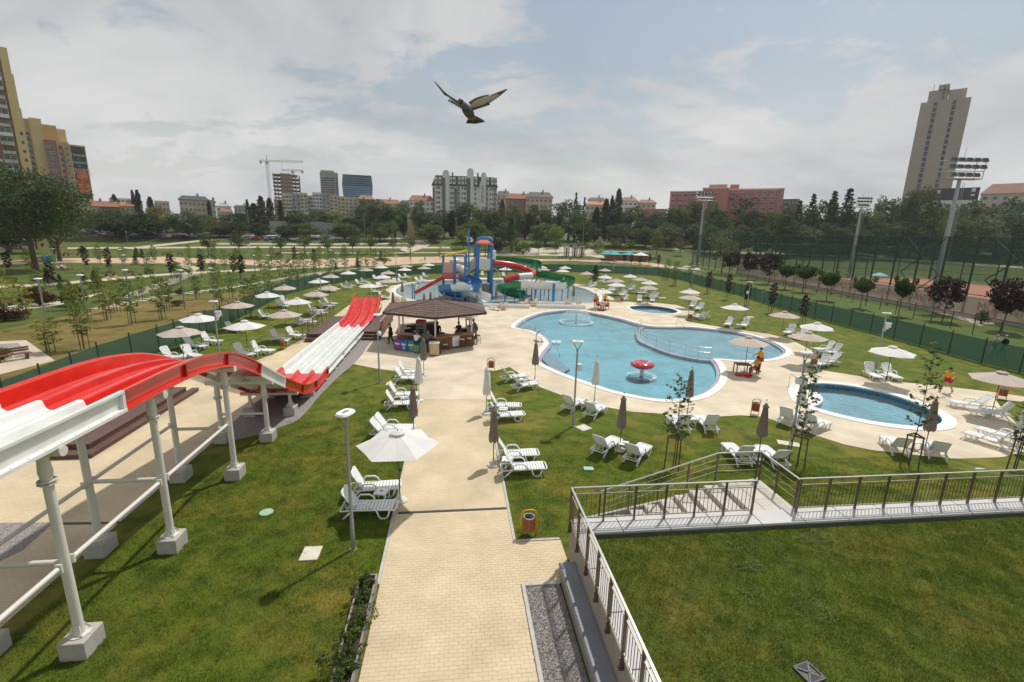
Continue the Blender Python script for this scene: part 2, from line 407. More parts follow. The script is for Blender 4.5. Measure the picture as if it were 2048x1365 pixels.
M_soil = mat('soil', (0.055, 0.035, 0.024), 0.95, var=0.3, scale=12, bump=0.6)
M_glass = mat('dark_glass', (0.045, 0.055, 0.065), 0.12, spec=0.7)
# ================================================================== SETTING: ground, lawns, paving, pools
def struct(name, mb, m, parent=None, **kw):
    o = mb.build(name, m, parent, **kw)
    if parent is None: o['kind'] = 'structure'
    return o
def loop_px(pts, n=5): return catmull(GL(pts), n)
PL_MAIN = [(1029,654),(1046,640),(1077,627.7),(1112,622.5),(1151,620.5),(1184,626),(1214,631.8),(1245,639),(1276,648),(1300,653),(1338,654.5),(1366,654.2),(1401,656.5),(1462,663.5),(1514,674.5),(1550,687),(1571,700),(1571,709),(1552,717),(1524,721),(1483,722),(1445,719.5),(1428,719.5),(1436,729),(1442,747),(1438,765),(1421,782),(1390,796),(1338,801),(1286,796),(1225,782.5),(1184,769),(1143,755),(1112,742.5),(1077,724),(1081,708),(1092,695),(1096,686),(1089,676),(1076,668.5),(1059,662),(1040,658.5)]
WEIR = [(1281,653),(1271,662),(1272,671),(1277,681),(1297,690.5),(1327,702.5),(1368,713.5),(1402,719),(1430,721)]
PL_OVAL = [(1600,775),(1613,769.5),(1640,767.5),(1675,769.5),(1710,774),(1771,786.5),(1833,807),(1874,827.5),(1887,842),(1874,852.5),(1833,854.5),(1771,848.5),(1710,838),(1659,825.5),(1628,816),(1606,805),(1597,788)]
PL_BABY = [(1258,615),(1270,612.5),(1293,611.6),(1320,614),(1345,618.5),(1356,624),(1348,627.7),(1323,628.6),(1295,626.5),(1268,621)]
PL_SPL = [(788,582),(795,574),(815,568),(862,562),(910,560),(960,559),(1020,560),(1080,563.5),(1138,570),(1169,577),(1186,584),(1200,593),(1198,602),(1186,607),(1150,607),(1080,605.5),(1025,607),(985,613.5),(955,619),(900,621),(868,614),(838,603.5),(809,596),(793,589)]
pools = {k: loop_px(v) for k, v in dict(main=PL_MAIN, oval=PL_OVAL, baby=PL_BABY, splash=PL_SPL).items()}
holes = [[(p.x, p.y) for p in offset_loop(l, 0.03)] for l in pools.values()]
FENCE_L = [(0, 763, 1.95)]
FENCE = [G(-320, 905, 1.95), G(0, 763, 1.95)] + [G(x, y) for x, y in [(203,750),(320,705),(382,680.5),(443,656),(505,623),(566,592),(636,573),(733,557.4),(850,548.5),(1000,545),(1138,544),(1267,549),(1317,552),(1370,562),(1410,574),(1440,581.5),(1481,591.5),(1540,611),(1628,637),(1740,665.6),(1839,692),(1962,727),(2038,745.6)]] + [G(2250, 800)]
for p in FENCE: p.z = 0
gm = MB(); gm.sheet([[(-2600, -60), (2600, -60), (2600, 172), (-2600, 172)]] + holes, 0.0)
gm.add([(-2600, 172, 0), (2600, 172, 0), (2600, 228, 6.5), (-2600, 228, 6.5), (2600, 4200, 6.5), (-2600, 4200, 6.5)], [(0, 1, 2, 3), (3, 2, 4, 5)])
struct('ground', gm, M_park)
lm = MB(); lm.sheet([[(-34, -12), (40, -12)] + [(p.x, p.y) for p in FENCE[::-1]]] + holes, 0.006)
struct('pool_lawn', lm, M_grass)
# the strip outside the fence on the left is dry
dr = MB(); dr.sheet([[(p.x, p.y) for p in GL([(-320,905),(0,790),(200,745),(320,703),(443,654),(566,590),(640,571),(560,574),(480,584),(395,594),(330,590),(255,612),(190,618),(100,640),(0,660),(-400,700)])]], 0.010)
struct('dry_slope', dr, M_dry)

# ---- wall frame: u runs along the front retaining wall, v away from the camera
WO = Vector((1.80, 12.10, 0)); EX = Vector((0.9928, 0.1198, 0)); EY = Vector((-0.1198, 0.9928, 0)); WANG = math.atan2(EX.y, EX.x)
def W(u, v, z=0.0): return WO + EX * u + EY * v + Vector((0, 0, z))
MW = Matrix.Translation(WO) @ Matrix.Rotation(WANG, 4, 'Z')
def uv_of(p): d = Vector(p) - WO; return d.dot(EX), d.dot(EY)

# ---- deck round the pools
DECK = [(836,800),(835,765),(815,750),(793,743),(758,739),(707,729),(716,716),(730,700),(745,680),(752,650),(765,612),(758,604),(775,599.6),(780.6,588),(771,581),(779.5,572.7),(816,565.6),(857,560.5),(900,557.5),(960,556),(1020,557),(1080,560.5),(1138,566),(1176,572),(1197,578),(1218,592),(1232,601),(1273,606),(1300,605),(1327,608),(1353,611),(1389,622),(1386,630),(1377,636),(1368,640),(1376,644),(1417,651),(1487,661.8),(1540,669),(1585,681.5),(1624,702),(1636,711),(1630,720),(1604,731),(1616,737),(1667,745),(1729,755),(1780,763.5),(1820,767),(1890,774),(1978,784),(2048,794),(2140,805),(2060,806),(1990,799),(2005,820),(2031,846),(2044,859),(2140,884),(2120,892),(2048,906),(2007,914.7),(1951,919),(1896,917.5),(1813,909),(1743,901),(1688,889.7),(1635,873),(1571,851),(1544,840),(1521,834),(1480,831.5),(1440,834),(1390,833),(1327,828.7),(1266,824.6),(1204,814),(1135,796),(1080,775),(1050,755),(1019,735),(980,745),(982,800)]
dk = MB(); dk.sheet([[(p.x, p.y) for p in GL(DECK)]] + holes, 0.018)
pool_deck = struct('pool_deck', dk, M_deckp)
# ---- main path with its side branch
PU0, PU1 = -5.33, -1.50
vt = uv_of(G(836, 790))[1]
pm = MB(); pm.M = MW
pm.sheet([[(PU0, -9), (PU1, -9), (PU1, -0.86), (0.0, -0.86), (0.0, 1.0), (PU1, 1.0), (PU1, vt), (PU0 - 0.1, vt), (PU0, 2)]], 0.014)
path = struct('paved_path', pm, M_pave)
# bricks of the near path: each its own piece, the farther ones joined
BW, BH = 0.212, 0.106
M_brick = mat('beige_brick', (0.575, 0.470, 0.310), 0.8, var=0.10, scale=0.9, spec=0.25, objr=0.035)
M_brick2 = mat('beige_brick_far', (0.575, 0.470, 0.310), 0.8, var=0.10, scale=0.9, spec=0.25, isl=0.035)
spots = []
row = 0; v = -3.9
while v < 2.72:
    off = (row % 2) * BW / 2 + random.uniform(-0.02, 0.02)
    right = 0.0 if -0.84 < v < 0.9 else PU1
    u = PU0 - BW + off
    while u < right:
        a = max(u, PU0 + 0.004); b = min(u + BW, right - 0.004)
        if b - a > 0.04: spots.append((a, b, v))
        u += BW
    v += BH; row += 1
vis = [s for s in spots if 0 < PX(W((s[0] + s[1]) / 2, s[2]))[0] < 2048 and PX(W((s[0] + s[1]) / 2, s[2]))[1] < 1366]
vis.sort(key=lambda s: (round(s[2], 3), -(s[1] - s[0])))
full = [s for s in vis if s[1] - s[0] > BW - 0.02][:300]
bb = MB(); bb.bb(-(BW - 0.005) / 2, (BW - 0.005) / 2, -(BH - 0.005) / 2, (BH - 0.005) / 2, 0, 0.010)
bm_ = bb.mesh('brick', M_brick)
for a, b, v in full:
    o = link('brick', bm_, path); p = W((a + b) / 2, v + BH / 2, 0.0145 + random.uniform(-0.0012, 0.0012)); o.location = p; o.rotation_euler = (random.uniform(-.006, .006), random.uniform(-.004, .004), WANG)
fs_ = set(full); rest = MB(); rest.M = MW
for s in spots:
    if s in fs_: continue
    a, b, v = s; z = random.uniform(-0.0012, 0.0012)
    rest.bb(a + .0025, b - .0025, v + .0025, v + BH - .0025, 0.0146 + z, 0.0245 + z)
tag(rest.build('bricks', M_brick2, path), kind='stuff')
# drain channel, kerbs
dm = MB(); dm.M = MW; dm.bb(PU0 + .1, PU1 - .02, 2.80, 2.92, 0.015, 0.026)
for i in range(60): dm.bb(PU0 + .12 + i * .062, PU0 + .145 + i * .062, 2.81, 2.91, 0.0262, 0.030)
tag(dm.build('drain_channel', M_dark), 'narrow dark drain grating crossing the near paved path', 'drain')
km = MB(); km.M = MW
km.bb(PU0 - .09, PU0, -0.5, vt, 0.0, 0.045); km.bb(PU1, PU1 + .09, 1.0, 10.9, 0.0, 0.045); km.bb(PU1 + .09, -0.02, 1.0, 1.09, 0.0, 0.045)
struct('path_kerb', km, M_kerb, bevel=0.008)
# gravel bed by the bench
gb = MB(); gb.M = MW; gb.sheet([[(PU1 + .1, -9), (-.44, -9), (-.44, -0.93), (PU1 + .1, -0.93)]], 0.03)
struct('gravel_bed', gb, M_gravel)
st = MB(); st.M = MW
for i in range(5200):
    u = random.uniform(PU1 + .1, -.44); v = random.uniform(-5.2, -0.95); s_ = random.uniform(.010, .024); a = random.uniform(0, 6.3)
    ca, sa = math.cos(a) * s_, math.sin(a) * s_; h = .03 + random.uniform(.004, .018)
    st.add([(u - ca, v - sa, .028), (u + sa, v - ca, .028), (u + ca, v + sa, .028), (u - sa, v + ca, .028), (u + random.uniform(-.4, .4) * s_, v, h + s_ * .5)], [(0, 1, 4), (1, 2, 4), (2, 3, 4), (3, 0, 4)])
M_stone = mat('gravel_stones', (0.26, 0.24, 0.225), 0.9, var=0.2, scale=30, isl=0.45)
tag(st.build('gravel_stones', M_stone), 'grey gravel beside the bench under the terrace wall', 'gravel', kind='stuff')
gk = MB(); gk.M = MW; gk.bb(PU1, PU1 + .1, -9, -0.83, 0, .07); gk.bb(PU1 + .1, -.43, -0.93, -0.83, 0, .07)
struct('gravel_kerb', gk, M_kerb, bevel=0.01)

# ---- left paving, gravel under the slide, gravel by the wall
LD = [(-300,1500),(0,1257),(428,880),(500,815),(540,790),(600,740),(690,655),(735,640),(765,612),(745,600),(698,611),(665,635),(607,676),(566,701),(513,721.5),(400,752),(250,800),(100,860),(-100,930),(-500,1010)]
l2 = MB(); l2.sheet([[(p.x, p.y) for p in GL(LD)]], 0.012); struct('slide_walkway', l2, M_pave)
lk = MB(); a, b = G(-300, 1500), G(428, 880)
d = (b - a).normalized(); n = Vector((d.y, -d.x, 0)); lk.strip([a + Vector((0, 0, .03)), b + Vector((0, 0, .03))], [a + n * .09 + Vector((0, 0, .03)), b + n * .09 + Vector((0, 0, .03))])
lk.strip([a + n * .09 + Vector((0, 0, .03)), b + n * .09 + Vector((0, 0, .03))], [a + n * .09, b + n * .09]); struct('walkway_kerb', lk, M_kerb)
g2 = MB(); g2.sheet([[(p.x, p.y) for p in catmull(GL([(440,882),(500,815),(560,770),(690,655),(735,645),(752,655),(733,697),(709,727),(680,752),(640,792),(600,838),(560,856),(510,872)]), 3)]], 0.026); struct('gravel_strip', g2, M_gravel)
g3 = MB(); g3.sheet([[(p.x, p.y) for p in GL([(-260,1050),(108,1046),(45,1102),(-220,1230)])]], 0.018); struct('gravel_patch', g3, M_gravel)
dl = MB(); p0, p1 = G(108, 1049), G(240, 1047); dl.bar(p0 + Vector((0, 0, .02)), p1 + Vector((0, 0, .02)), .1, .02)
tag(dl.build('drain_channel', M_dark), 'short dark drain grating across the walkway under the slide', 'drain')

# ---- pools
M_poolfloor = paver_mat('pool_floor', (0.245, 0.500, 0.590), (0.280, 0.535, 0.620), (0.20, 0.43, 0.52), .25, .25)
M_kidfloor = paver_mat('shallow_floor', (0.270, 0.460, 0.540), (0.300, 0.490, 0.570), (0.24, 0.42, 0.49), .2, .2)
M_splfloor = mat('splash_floor', (0.335, 0.420, 0.445), 0.6, var=0.07, scale=0.3)
def mosaic(name, c1, c2, joint, w):
    m = paver_mat(name, c1, c2, joint, w, w); return m
M_mos = mosaic('blue_mosaic', (0.05, 0.17, 0.27), (0.10, 0.28, 0.38), (0.22, 0.34, 0.40), 0.06)
M_gutter = mosaic('mauve_mosaic', (0.31, 0.31, 0.38), (0.36, 0.36, 0.43), (0.40, 0.40, 0.46), 0.10)
M_water = clear_mat('pool_water', (0.86, 0.965, 0.985), scale=3.6, bump=0.85)
M_water2 = clear_mat('splash_water', (0.92, 0.975, 0.985), scale=2.5, bump=0.35)
M_foam = clear_mat('foam_water', (0.95, 0.98, 0.99), scale=9, bump=0.9, dens=0.55)
M_spray = net_mat('spray_water', (0.88, 0.92, 0.94), .13)
def ring(mb, a, b, za, zb):
    n = len(a); base = [(p.x, p.y, za) for p in a] + [(p.x, p.y, zb) for p in b]
    mb.add(base, [(i, (i + 1) % n, (i + 1) % n + n, i + n) for i in range(n)])
def pool(name, key, wz, fz, cop, gut, floor_m, water_m, gm_, wallm, zc_=0.05):
    l = pools[key]; ar = sum(l[i].x * l[(i + 1) % len(l)].y - l[(i + 1) % len(l)].x * l[i].y for i in range(len(l)))
    if ar < 0: l = l[::-1]
    root = link(name, None); root.location = l[0]; root['kind'] = 'structure'
    inv = Matrix.Translation(-Vector(l[0]))
    def mk(): m = MB(); m.M = inv; return m
    c = mk(); o = offset_loop(l, cop); i2 = offset_loop(l, -0.06)
    ring(c, i2, o, zc_, zc_); ring(c, o, o, zc_, 0.0); ring(c, offset_loop(l, -0.06), i2, zc_ - 0.09, zc_); c.build('coping', M_coping, root)
    if gut:
        g = mk(); gi = offset_loop(l, -gut); ring(g, gi, l, zc_ - 0.095, zc_ - 0.095); ring(g, offset_loop(l, -gut), gi, zc_ - .20, zc_ - 0.095); g.build('gutter_tiles', gm_, root)
        g = mk(); ring(g, offset_loop(l, -gut - .002), offset_loop(l, -gut - .002), fz, zc_ - .19); g.build('basin_wall', floor_m, root)
        fl = gi
    else:
        g = mk(); ring(g, l, l, wz - .12, 0.04); g.build('wall_tiles', wallm, root); g = mk(); ring(g, l, l, fz, wz - .12); g.build('basin_wall', floor_m, root); fl = l
    f = mk(); f.sheet([[(p.x, p.y) for p in offset_loop(fl, 0.01)]], fz); f.build('floor', floor_m, root)
    w = mk(); w.sheet([[(p.x, p.y) for p in offset_loop(l, -0.01 - (gut or 0) * 0.98)]], wz); w.build('water', water_m, root)
    return root
pool_main = pool('main_pool', 'main', -0.06, -0.30, 0.42, 0.30, M_poolfloor, M_water, M_gutter, M_mos)
pool_oval = pool('oval_pool', 'oval', -0.20, -0.55, 0.55, 0, M_kidfloor, M_water, M_gutter, M_mos)
pool_baby = pool('round_pool', 'baby', -0.20, -0.5, 0.42, 0, M_kidfloor, M_water2, M_gutter, M_mos)
pool_spl = pool('splash_pool', 'splash', -0.06, -0.22, 0.35, 0.25, M_splfloor, M_water2, M_coping, M_mos)
# weir between the main basin and the shallow one, and the shallow floor behind it
wl_ = catmull(GL(WEIR), 5, False); inv = Matrix.Translation(-pool_main.location)
tn = []
for i, p in enumerate(wl_):
    t = (wl_[min(i + 1, len(wl_) - 1)] - wl_[max(i - 1, 0)]).normalized(); tn.append(Vector((-t.y, t.x, 0)))
wo_ = [p + tn[i] * 0.42 for i, p in enumerate(wl_)]
wm = MB(); wm.M = inv
top = lambda q, z: [Vector((p.x, p.y, z)) for p in q]
wm.strip(top(wl_, -.055), top(wo_, -.055)); wm.strip(top(wl_, -.12), top(wl_, -.055)); wm.strip(top(wo_, -.055), top(wo_, -.4)); wm.build('weir', M_gutter, pool_main)
wm = MB(); wm.M = inv; wm.strip(top(wl_, -.30), top(wl_, -.12)); wm.build('weir_wall', M_poolfloor, pool_main)
kid = [p for p in pools['main'] if False]
KID = [(1300,654),(1338,655.5),(1366,655.2),(1401,657.5),(1462,664.5),(1514,675.5),(1550,688),(1569,700),(1569,708.5),(1552,716),(1524,720),(1483,721),(1445,718.5)]
kp = catmull(GL(KID), 4, False) + list(reversed(wo_))
km = MB(); km.M = inv; km.sheet([[(p.x, p.y) for p in kp]], -0.22); km.build('shallow_floor', M_kidfloor, pool_main)
# entry steps of the main pool
for name, poly in (('entry_steps', [(1080,712),(1092,697),(1140,735),(1118,748)]), ('entry_steps', [(1033,655),(1045,645),(1072,652),(1066,663)])):
    e = MB(); e.M = inv; q = GL(poly)
    for k in range(4):
        a0 = k / 4; pa = q[0].lerp(q[3], a0), q[1].lerp(q[2], a0), q[1].lerp(q[2], 1.0), q[0].lerp(q[3], 1.0)
        e.prism([(p.x, p.y) for p in pa], -.30, -0.10 - 0.045 * k)
    e.build(name, mat('step_tiles', (0.27, 0.34, 0.42), .6, var=.1, scale=3), pool_main)
# broad rounded entry step of the oval pool
e = MB(); e.M = Matrix.Translation(-pool_oval.location)
q = catmull(GL([(1598,778),(1618,776),(1638,783),(1647,795),(1636,806),(1612,806),(1600,795)]), 4)
e.prism([(p.x, p.y) for p in q], -.6, -0.14); e.build('entry_step', M_coping, pool_oval)

# ---- terrace: retaining wall, coping slabs, lawn on top
TZ = 1.12
M_taupe = mat('taupe_render', (0.30, 0.27, 0.225), 0.85, var=0.06, scale=2, bump=0.15, bscale=90)
M_slab = mat('coping_slab', (0.50, 0.49, 0.475), 0.6, var=0.05, scale=2)
tw = thing('retaining_wall', 'taupe rendered terrace wall with pale coping slabs under the railing', 'wall', WO, WANG)
w = MB(); w.bb(0.04, 0.42, -9, 0.12, 0, 1.22); w.bb(0.42, 24, -0.42, 0.12, 0, 1.20); w.build('wall_body', M_taupe, tw)
for i in range(17):
    m = MB(); u0 = 0.02 + i * 1.40; m.bb(u0 + .012, u0 + 1.388, -0.52, 0.16, 1.225, 1.30); m.build('coping_slab', M_slab, tw, bevel=0.008)
for i in range(6):
    m = MB(); v1 = -0.535 - i * 1.4; m.bb(0.02, 0.48, v1 - 1.388, v1 - .012, 1.225, 1.30); m.build('coping_slab', M_slab, tw, bevel=0.008)
tl = MB(); tl.M = MW; tl.sheet([[(.44, -9), (24, -9), (24, -.50), (.44, -.50)]], TZ); struct('terrace_lawn', tl, M_terr)
tf = MB(); tf.M = MW; tf.bb(.43, 24, -.56, -.525, 1.0, 1.16); struct('terrace_edging', tf, mat('green_edging', (0.05, 0.10, 0.06), 0.7))
# bench along the wall
bn = thing('stone_bench', 'long bench with blue-grey top along the taupe terrace wall', 'bench', W(-.42, -.62), WANG)
m = MB(); m.bb(0.03, .45, -8.4, 0.0, 0, .39); m.build('bench_base', M_taupe, bn)
m = MB(); m.bb(0, .455, -8.4, 0.03, .393, .45); m.build('bench_top', mat('bench_slate', (0.215, 0.225, 0.245), 0.5, var=0.08, scale=2), bn, bevel=0.006)
# bank of lawn that rises to the terrace
def bank_z(u, v):
    h = 1.14 * min(max((u - 1.0) / 5.9, 0), 1); v0 = 2.05 if u < 7.25 else 0.1
    t = min(max((v - v0) / (5.4 - v0), 0), 1); return h * (1 - t * t * (3 - 2 * t))
bk = MB(); bk.M = MW
NU, NV = 70, 22
us = [0.9 + i * (26 - .9) / NU for i in range(NU + 1)]; vs_ = [.12 + j * (5.5 - .12) / NV for j in range(NV + 1)]
vsn = sorted(vs_ + [2.06]); usn = sorted(us + [7.24, 7.26])
idx = {}
vv = []; ff = []
for i, u in enumerate(usn):
    for j, v in enumerate(vsn):
        idx[i, j] = len(vv); vv.append((u, v, bank_z(u, v) + 0.011 + 0.03 * math.sin(u * 2.1) * math.sin(v * 1.7) * min(bank_z(u, v), .5)))
for i in range(len(usn) - 1):
    for j in range(len(vsn) - 1):
        if usn[i + 1] <= 7.245 and vsn[j] < 2.05: continue
        ff.append((idx[i, j], idx[i + 1, j], idx[i + 1, j + 1], idx[i, j + 1]))
bk.add(vv, ff); o = bk.build('lawn_bank', M_grass, smooth=True); o['kind'] = 'structure'
# stairs
M_tread = mat('pale_stone', (0.52, 0.48, 0.41), 0.8, var=0.06, scale=3)
sr = thing('outdoor_stairs', 'pale stone stairs from the terrace down to the pool lawn', 'stairs', W(0, 0), WANG)
NS = 8
for k in range(NS):
    m = MB(); u1 = 5.7 - k * .52; z = 1.27 - (k + 1) * 1.27 / NS
    if k < NS - 1: m.bb(u1 - .52, u1, .17, 2.0, 0.0, z); m.build('step', M_tread, sr, bevel=0.008)
m = MB(); m.bb(5.7, 7.2, .17, 2.0, 0, 1.26); m.build('landing', M_tread, sr)
for i in range(3):
    for j in range(3):
        m = MB(); m.bb(5.71 + i * .497, 5.70 + i * .497 + .485, .18 + j * .607, .18 + j * .607 + .595, 1.2605, 1.275); m.build('paving_slab', M_tread, sr)
m = MB(); m.add([(1.0, 2.005, 0), (7.22, 2.005, 0), (7.22, 2.005, 1.29), (1.0, 2.005, .03), (1.0, 2.09, 0), (7.22, 2.09, 0), (7.22, 2.09, 1.29), (1.0, 2.09, .03)], [(0, 1, 2, 3), (5, 4, 7, 6), (3, 2, 6, 7), (0, 3, 7, 4), (1, 5, 6, 2)]); m.build('side_kerb', M_conc, sr)
# ---- railings (each post, baluster and rail a piece)
bal_mesh = MB().bb(-.006, .006, -.006, .006, 0, .72).mesh('baluster', M_bronze)
post_mesh = MB().bb(-.02, .02, -.035, .035, 0, 1.10).mesh('post', M_bronze)
def railing(label, u0, v0, u1, v1, z, nb, foot=False):
    r = thing('railing', label, 'railing', W(u0, v0, z), WANG + math.atan2(v1 - v0, u1 - u0)); L = math.hypot(u1 - u0, v1 - v0)
    m = MB(); m.bb(-.02, L + .02, -.03, .03, 1.08, 1.115); m.build('handrail', M_steel, r, bevel=0.006)
    for h in (.12, .88):
        m = MB(); m.bb(0, L, -.013, .013, h, h + .028); m.build('rail', mat('rail_metal', (0.36, 0.32, 0.26), 0.4, metal=0.6), r)
    step = L / nb
    for i in range(nb + 1):
        o = link('post', post_mesh, r); o.location = (min(max(i * step, .02), L - .02), 0, -.02)
        if foot:
            f = MB(); f.bb(-.03, .03, -.05, .05, -.26, -.02); f.bb(-.04, .04, -.065, .065, -.28, -.22); fo = f.build('bracket', M_bronze, o)
        if i < nb:
            k = int(step / .118)
            for j in range(1, k):
                o = link('baluster', bal_mesh, r); o.location = (i * step + j * step / k, 0, .14)
    return r
railing('bronze railing along the left edge of the terrace, nearest the bench', 0.0, -8.0, 0.0, 0.0, 1.30, 9, True)
railing('bronze railing on the front coping, left of the stair landing', 0.06, 0.0, 5.62, 0.0, 1.30, 6)
railing('bronze railing on the front coping, right of the stair landing', 7.05, 0.0, 20.0, 0.0, 1.30, 13)
sg = thing('stair_railing', 'bronze stair railing with three thin bars, sloping down to the lawn', 'railing', W(0, 0), WANG)
def bars(pts, name_top='handrail'):
    m = MB()
    for a, b in zip(pts[:-1], pts[1:]): m.bar(Vector(a) + Vector((0, 0, 1.02)), Vector(b) + Vector((0, 0, 1.02)), .05, .03)
    m.build(name_top, M_steel, sg)
    for h in (.35, .57, .79):
        m = MB()
        for a, b in zip(pts[:-1], pts[1:]): m.tube([Vector(a) + Vector((0, 0, h)), Vector(b) + Vector((0, 0, h))], .008, 6)
        m.build('rail', M_steel, sg)
line = [(1.55, 2.03, 0.0), (5.6, 2.03, 1.27), (7.15, 2.03, 1.27), (7.15, 0.10, 1.27)]
bars(line)
for t in (0, .25, .5, .75, 1):
    p = Vector(line[0]).lerp(Vector(line[1]), t); m = MB(); m.box(p + Vector((0, 0, .5)), (.05, .04, 1.02)); m.build('post', M_bronze, sg)
for p in ((7.08, 2.03), (7.15, 1.95), (7.15, 1.1), (7.15, .2)):
    m = MB(); m.box((p[0], p[1], 1.77), (.05, .04, 1.02)); m.build('post', M_bronze, sg)
# drain grate in the terrace lawn, hatch covers, round covers
M_cover = mat('concrete_cover', (0.60, 0.55, 0.46), 0.85, var=0.10, scale=5)
def cover(px, py, w, d, rz, label, m=M_cover, z=0.0, name='hatch_cover'):
    p = G(px, py, z); b = MB(); b.box((0, 0, .025), (w, d, .05)); o = b.build(name, m, bevel=0.008); o.location = p; o.rotation_euler = (0, 0, rz); tag(o, label, 'cover'); return o
cover(622, 1109, .52, .62, WANG, 'pale concrete hatch cover in the near left lawn beside the lamp post')
cover(1167, 857, .62, .62, R(35), 'pale square hatch cover at the foot of the lamp post by the main pool')
cover(1577, 889, .95, .5, R(-20), 'pale hatch cover at the lamp post base by the oval pool')
cover(782, 769, .6, .6, WANG, 'pale hatch cover beside the lamp post near the slide run-out')
cover(1772, 737, .7, .5, R(5), 'pale hatch cover at the camera lamp post on the right lawn')
cover(1500, 635, .9, .7, R(0), 'pale hatch cover behind the loungers at the lamp post beyond the shallow pool')
cover(1392, 591, 1.0, .8, 0, 'pale hatch cover under the stacked pair of umbrellas, far right lawn')
cover(1325, 596.5, 1.0, .9, 0, 'pale hatch cover beside the far right row of loungers')
cover(608, 671, 1.0, .7, 0, 'pale hatch cover at the end of the slide-side loungers on the left lawn')
M_gcov = mat('green_cover', (0.30, 0.48, 0.36), 0.6, var=0.08)
def rcover(px, py, r, label, z=0.0, sq=False):
    p = G(px, py, z); b = MB()
    if sq: b.box((0, 0, .025), (r * 2, r * 1.4, .05))
    else: b.lathe([(r, 0), (r, .04), (r * .95, .055), (0, .06)], 20)
    o = b.build('access_cover', M_gcov); o.location = p; tag(o, label, 'cover')
rcover(533, 1027, .22, 'round pale green cover in the near left lawn')
rcover(1177, 939, .2, 'small green square cover in the lawn left of the stairs', 0.02, True)
rcover(1970, 945, .32, 'round pale green cover behind the right railing', bank_z(*uv_of(G(1970, 945))) )
gd = thing('drain_grate', 'square metal drain grate in the near terrace lawn', 'drain', G(1618, 1347, TZ + .02), WANG + R(12))
m = MB()
for s_ in (-1, 1):
    m.bb(-.2, .2, s_ * .19 - .012, s_ * .19 + .012, 0, .03); m.bb(s_ * .19 - .012, s_ * .19 + .012, -.18, .18, 0, .03)
m.bar((-.18, -.18, .015), (.18, .18, .015), .03, .03); m.bar((-.18, .18, .015), (.18, -.18, .015), .03, .03); m.build('frame', mat('cast_iron', (0.10, 0.10, 0.105), .6), gd)
m = MB(); m.bb(-.18, .18, -.18, .18, -.015, .002); m.build('pit', M_dark, gd)
for i in range(9):
    x = -.16 + i * .04; k = abs(x) + .01
    if k < .17:
        for s_ in (-1, 1):
            m = MB(); m.bb(x - .008, x + .008, min(s_ * k, s_ * .18), max(s_ * k, s_ * .18), .004, .026); m.build('slat', MATS['cast_iron'], gd)

# ---- short grass of the near lawns
def blades(name, label, samp, n, m, h0=.03, h1=.07, w=.011):
    pts = []
    while len(pts) < n:
        p = samp()
        if p is not None: pts.append(p)
    P = np.array([tuple(p) for p in pts], dtype=np.float32); rg = np.random.default_rng(3)
    a = rg.uniform(0, 2 * np.pi, n); X_, Y_ = P[:, 0], P[:, 1]; tuft = np.sin(X_ * 5.1 + np.sin(Y_ * 3.3) * 2) * np.sin(Y_ * 4.7 + np.sin(X_ * 2.9) * 2) + .6 * np.sin(X_ * 17 + Y_ * 3) * np.sin(Y_ * 15 - X_ * 4); hh = rg.uniform(h0, h1, n) * (1 + .45 * tuft); ln = rg.uniform(-.03, .03, (n, 2))
    dx = np.cos(a) * w / 2; dy = np.sin(a) * w / 2
    V = np.zeros((n, 3, 3), np.float32)
    V[:, 0] = P + np.stack([-dx, -dy, np.zeros(n)], 1); V[:, 1] = P + np.stack([dx, dy, np.zeros(n)], 1); V[:, 2] = P + np.stack([ln[:, 0], ln[:, 1], hh], 1)
    me = bpy.data.meshes.new(name); me.vertices.add(n * 3); me.vertices.foreach_set('co', V.ravel())
    me.loops.add(n * 3); me.loops.foreach_set('vertex_index', np.arange(n * 3, dtype=np.int32))
    me.polygons.add(n); me.polygons.foreach_set('loop_start', np.arange(0, n * 3, 3, dtype=np.int32)); me.polygons.foreach_set('loop_total', np.full(n, 3, np.int32))
    me.update(calc_edges=True); me.materials.append(m); o = link(name, me); tag(o, label, 'grass', kind='stuff'); return o
U = random.uniform
def s_left():
    y = U(7.0, 26); a = G(0, 1257); b = G(428, 880); t = (y - a.y) / (b.y - a.y); x0 = a.x + (b.x - a.x) * t + .12
    x1 = W(PU0 - .06, (y - 12.1)).x + 0.12
    x = U(max(x0, -11.5), x1); u, v = uv_of((x, y, 0))
    if u > PU0 - .06 or (y > 22 and x < -9 ) or (u > PU0 - .62 and v < -.45): return None
    px, py = PX((x, y, 0))
    if py < 745 or py > 1375 or px < -10: return None
    if random.random() > min(1, (13 / y) ** 1.3) * min(1, max(0, (py - 745) / 130)): return None
    return (x, y, .006)
def s_mid():
    u = U(PU1 + .1, 12); v = U(1.1, 9.5)
    if u < 0.9 or v > 5.4: z = .006
    else:
        if u < 7.25 and v < 2.06: return None
        z = bank_z(u, v) + .008
    p = W(u, v, z); px, py = PX(p)
    if px > 2060: return None
    lim = 830 + max(0, (px - 1000)) * .06
    if py < lim or random.random() > (py - lim) / 90: return None
    return p
def s_far():
    u = U(7.3, 17.5); v = U(.15, 5.6); p = W(u, v, bank_z(u, v) + .008); return p if PX(p)[0] < 2060 else None
def s_terr():
    u = U(.5, 15); v = U(-6.0, -.57); p = W(u, v, TZ); px, py = PX(p)
    return p if (px < 2060 and py < 1375) else None
blades('lawn_grass', 'short patchy grass of the near left lawn', s_left, 150000, M_blade)
blades('lawn_grass', 'short grass of the lawn between path and stairs', s_mid, 70000, M_blade)
blades('lawn_grass', 'short grass on the bank behind the right railing', s_far, 40000, M_blade)
blades('lawn_grass', 'short patchy grass of the near terrace lawn', s_terr, 130000, M_tblade)
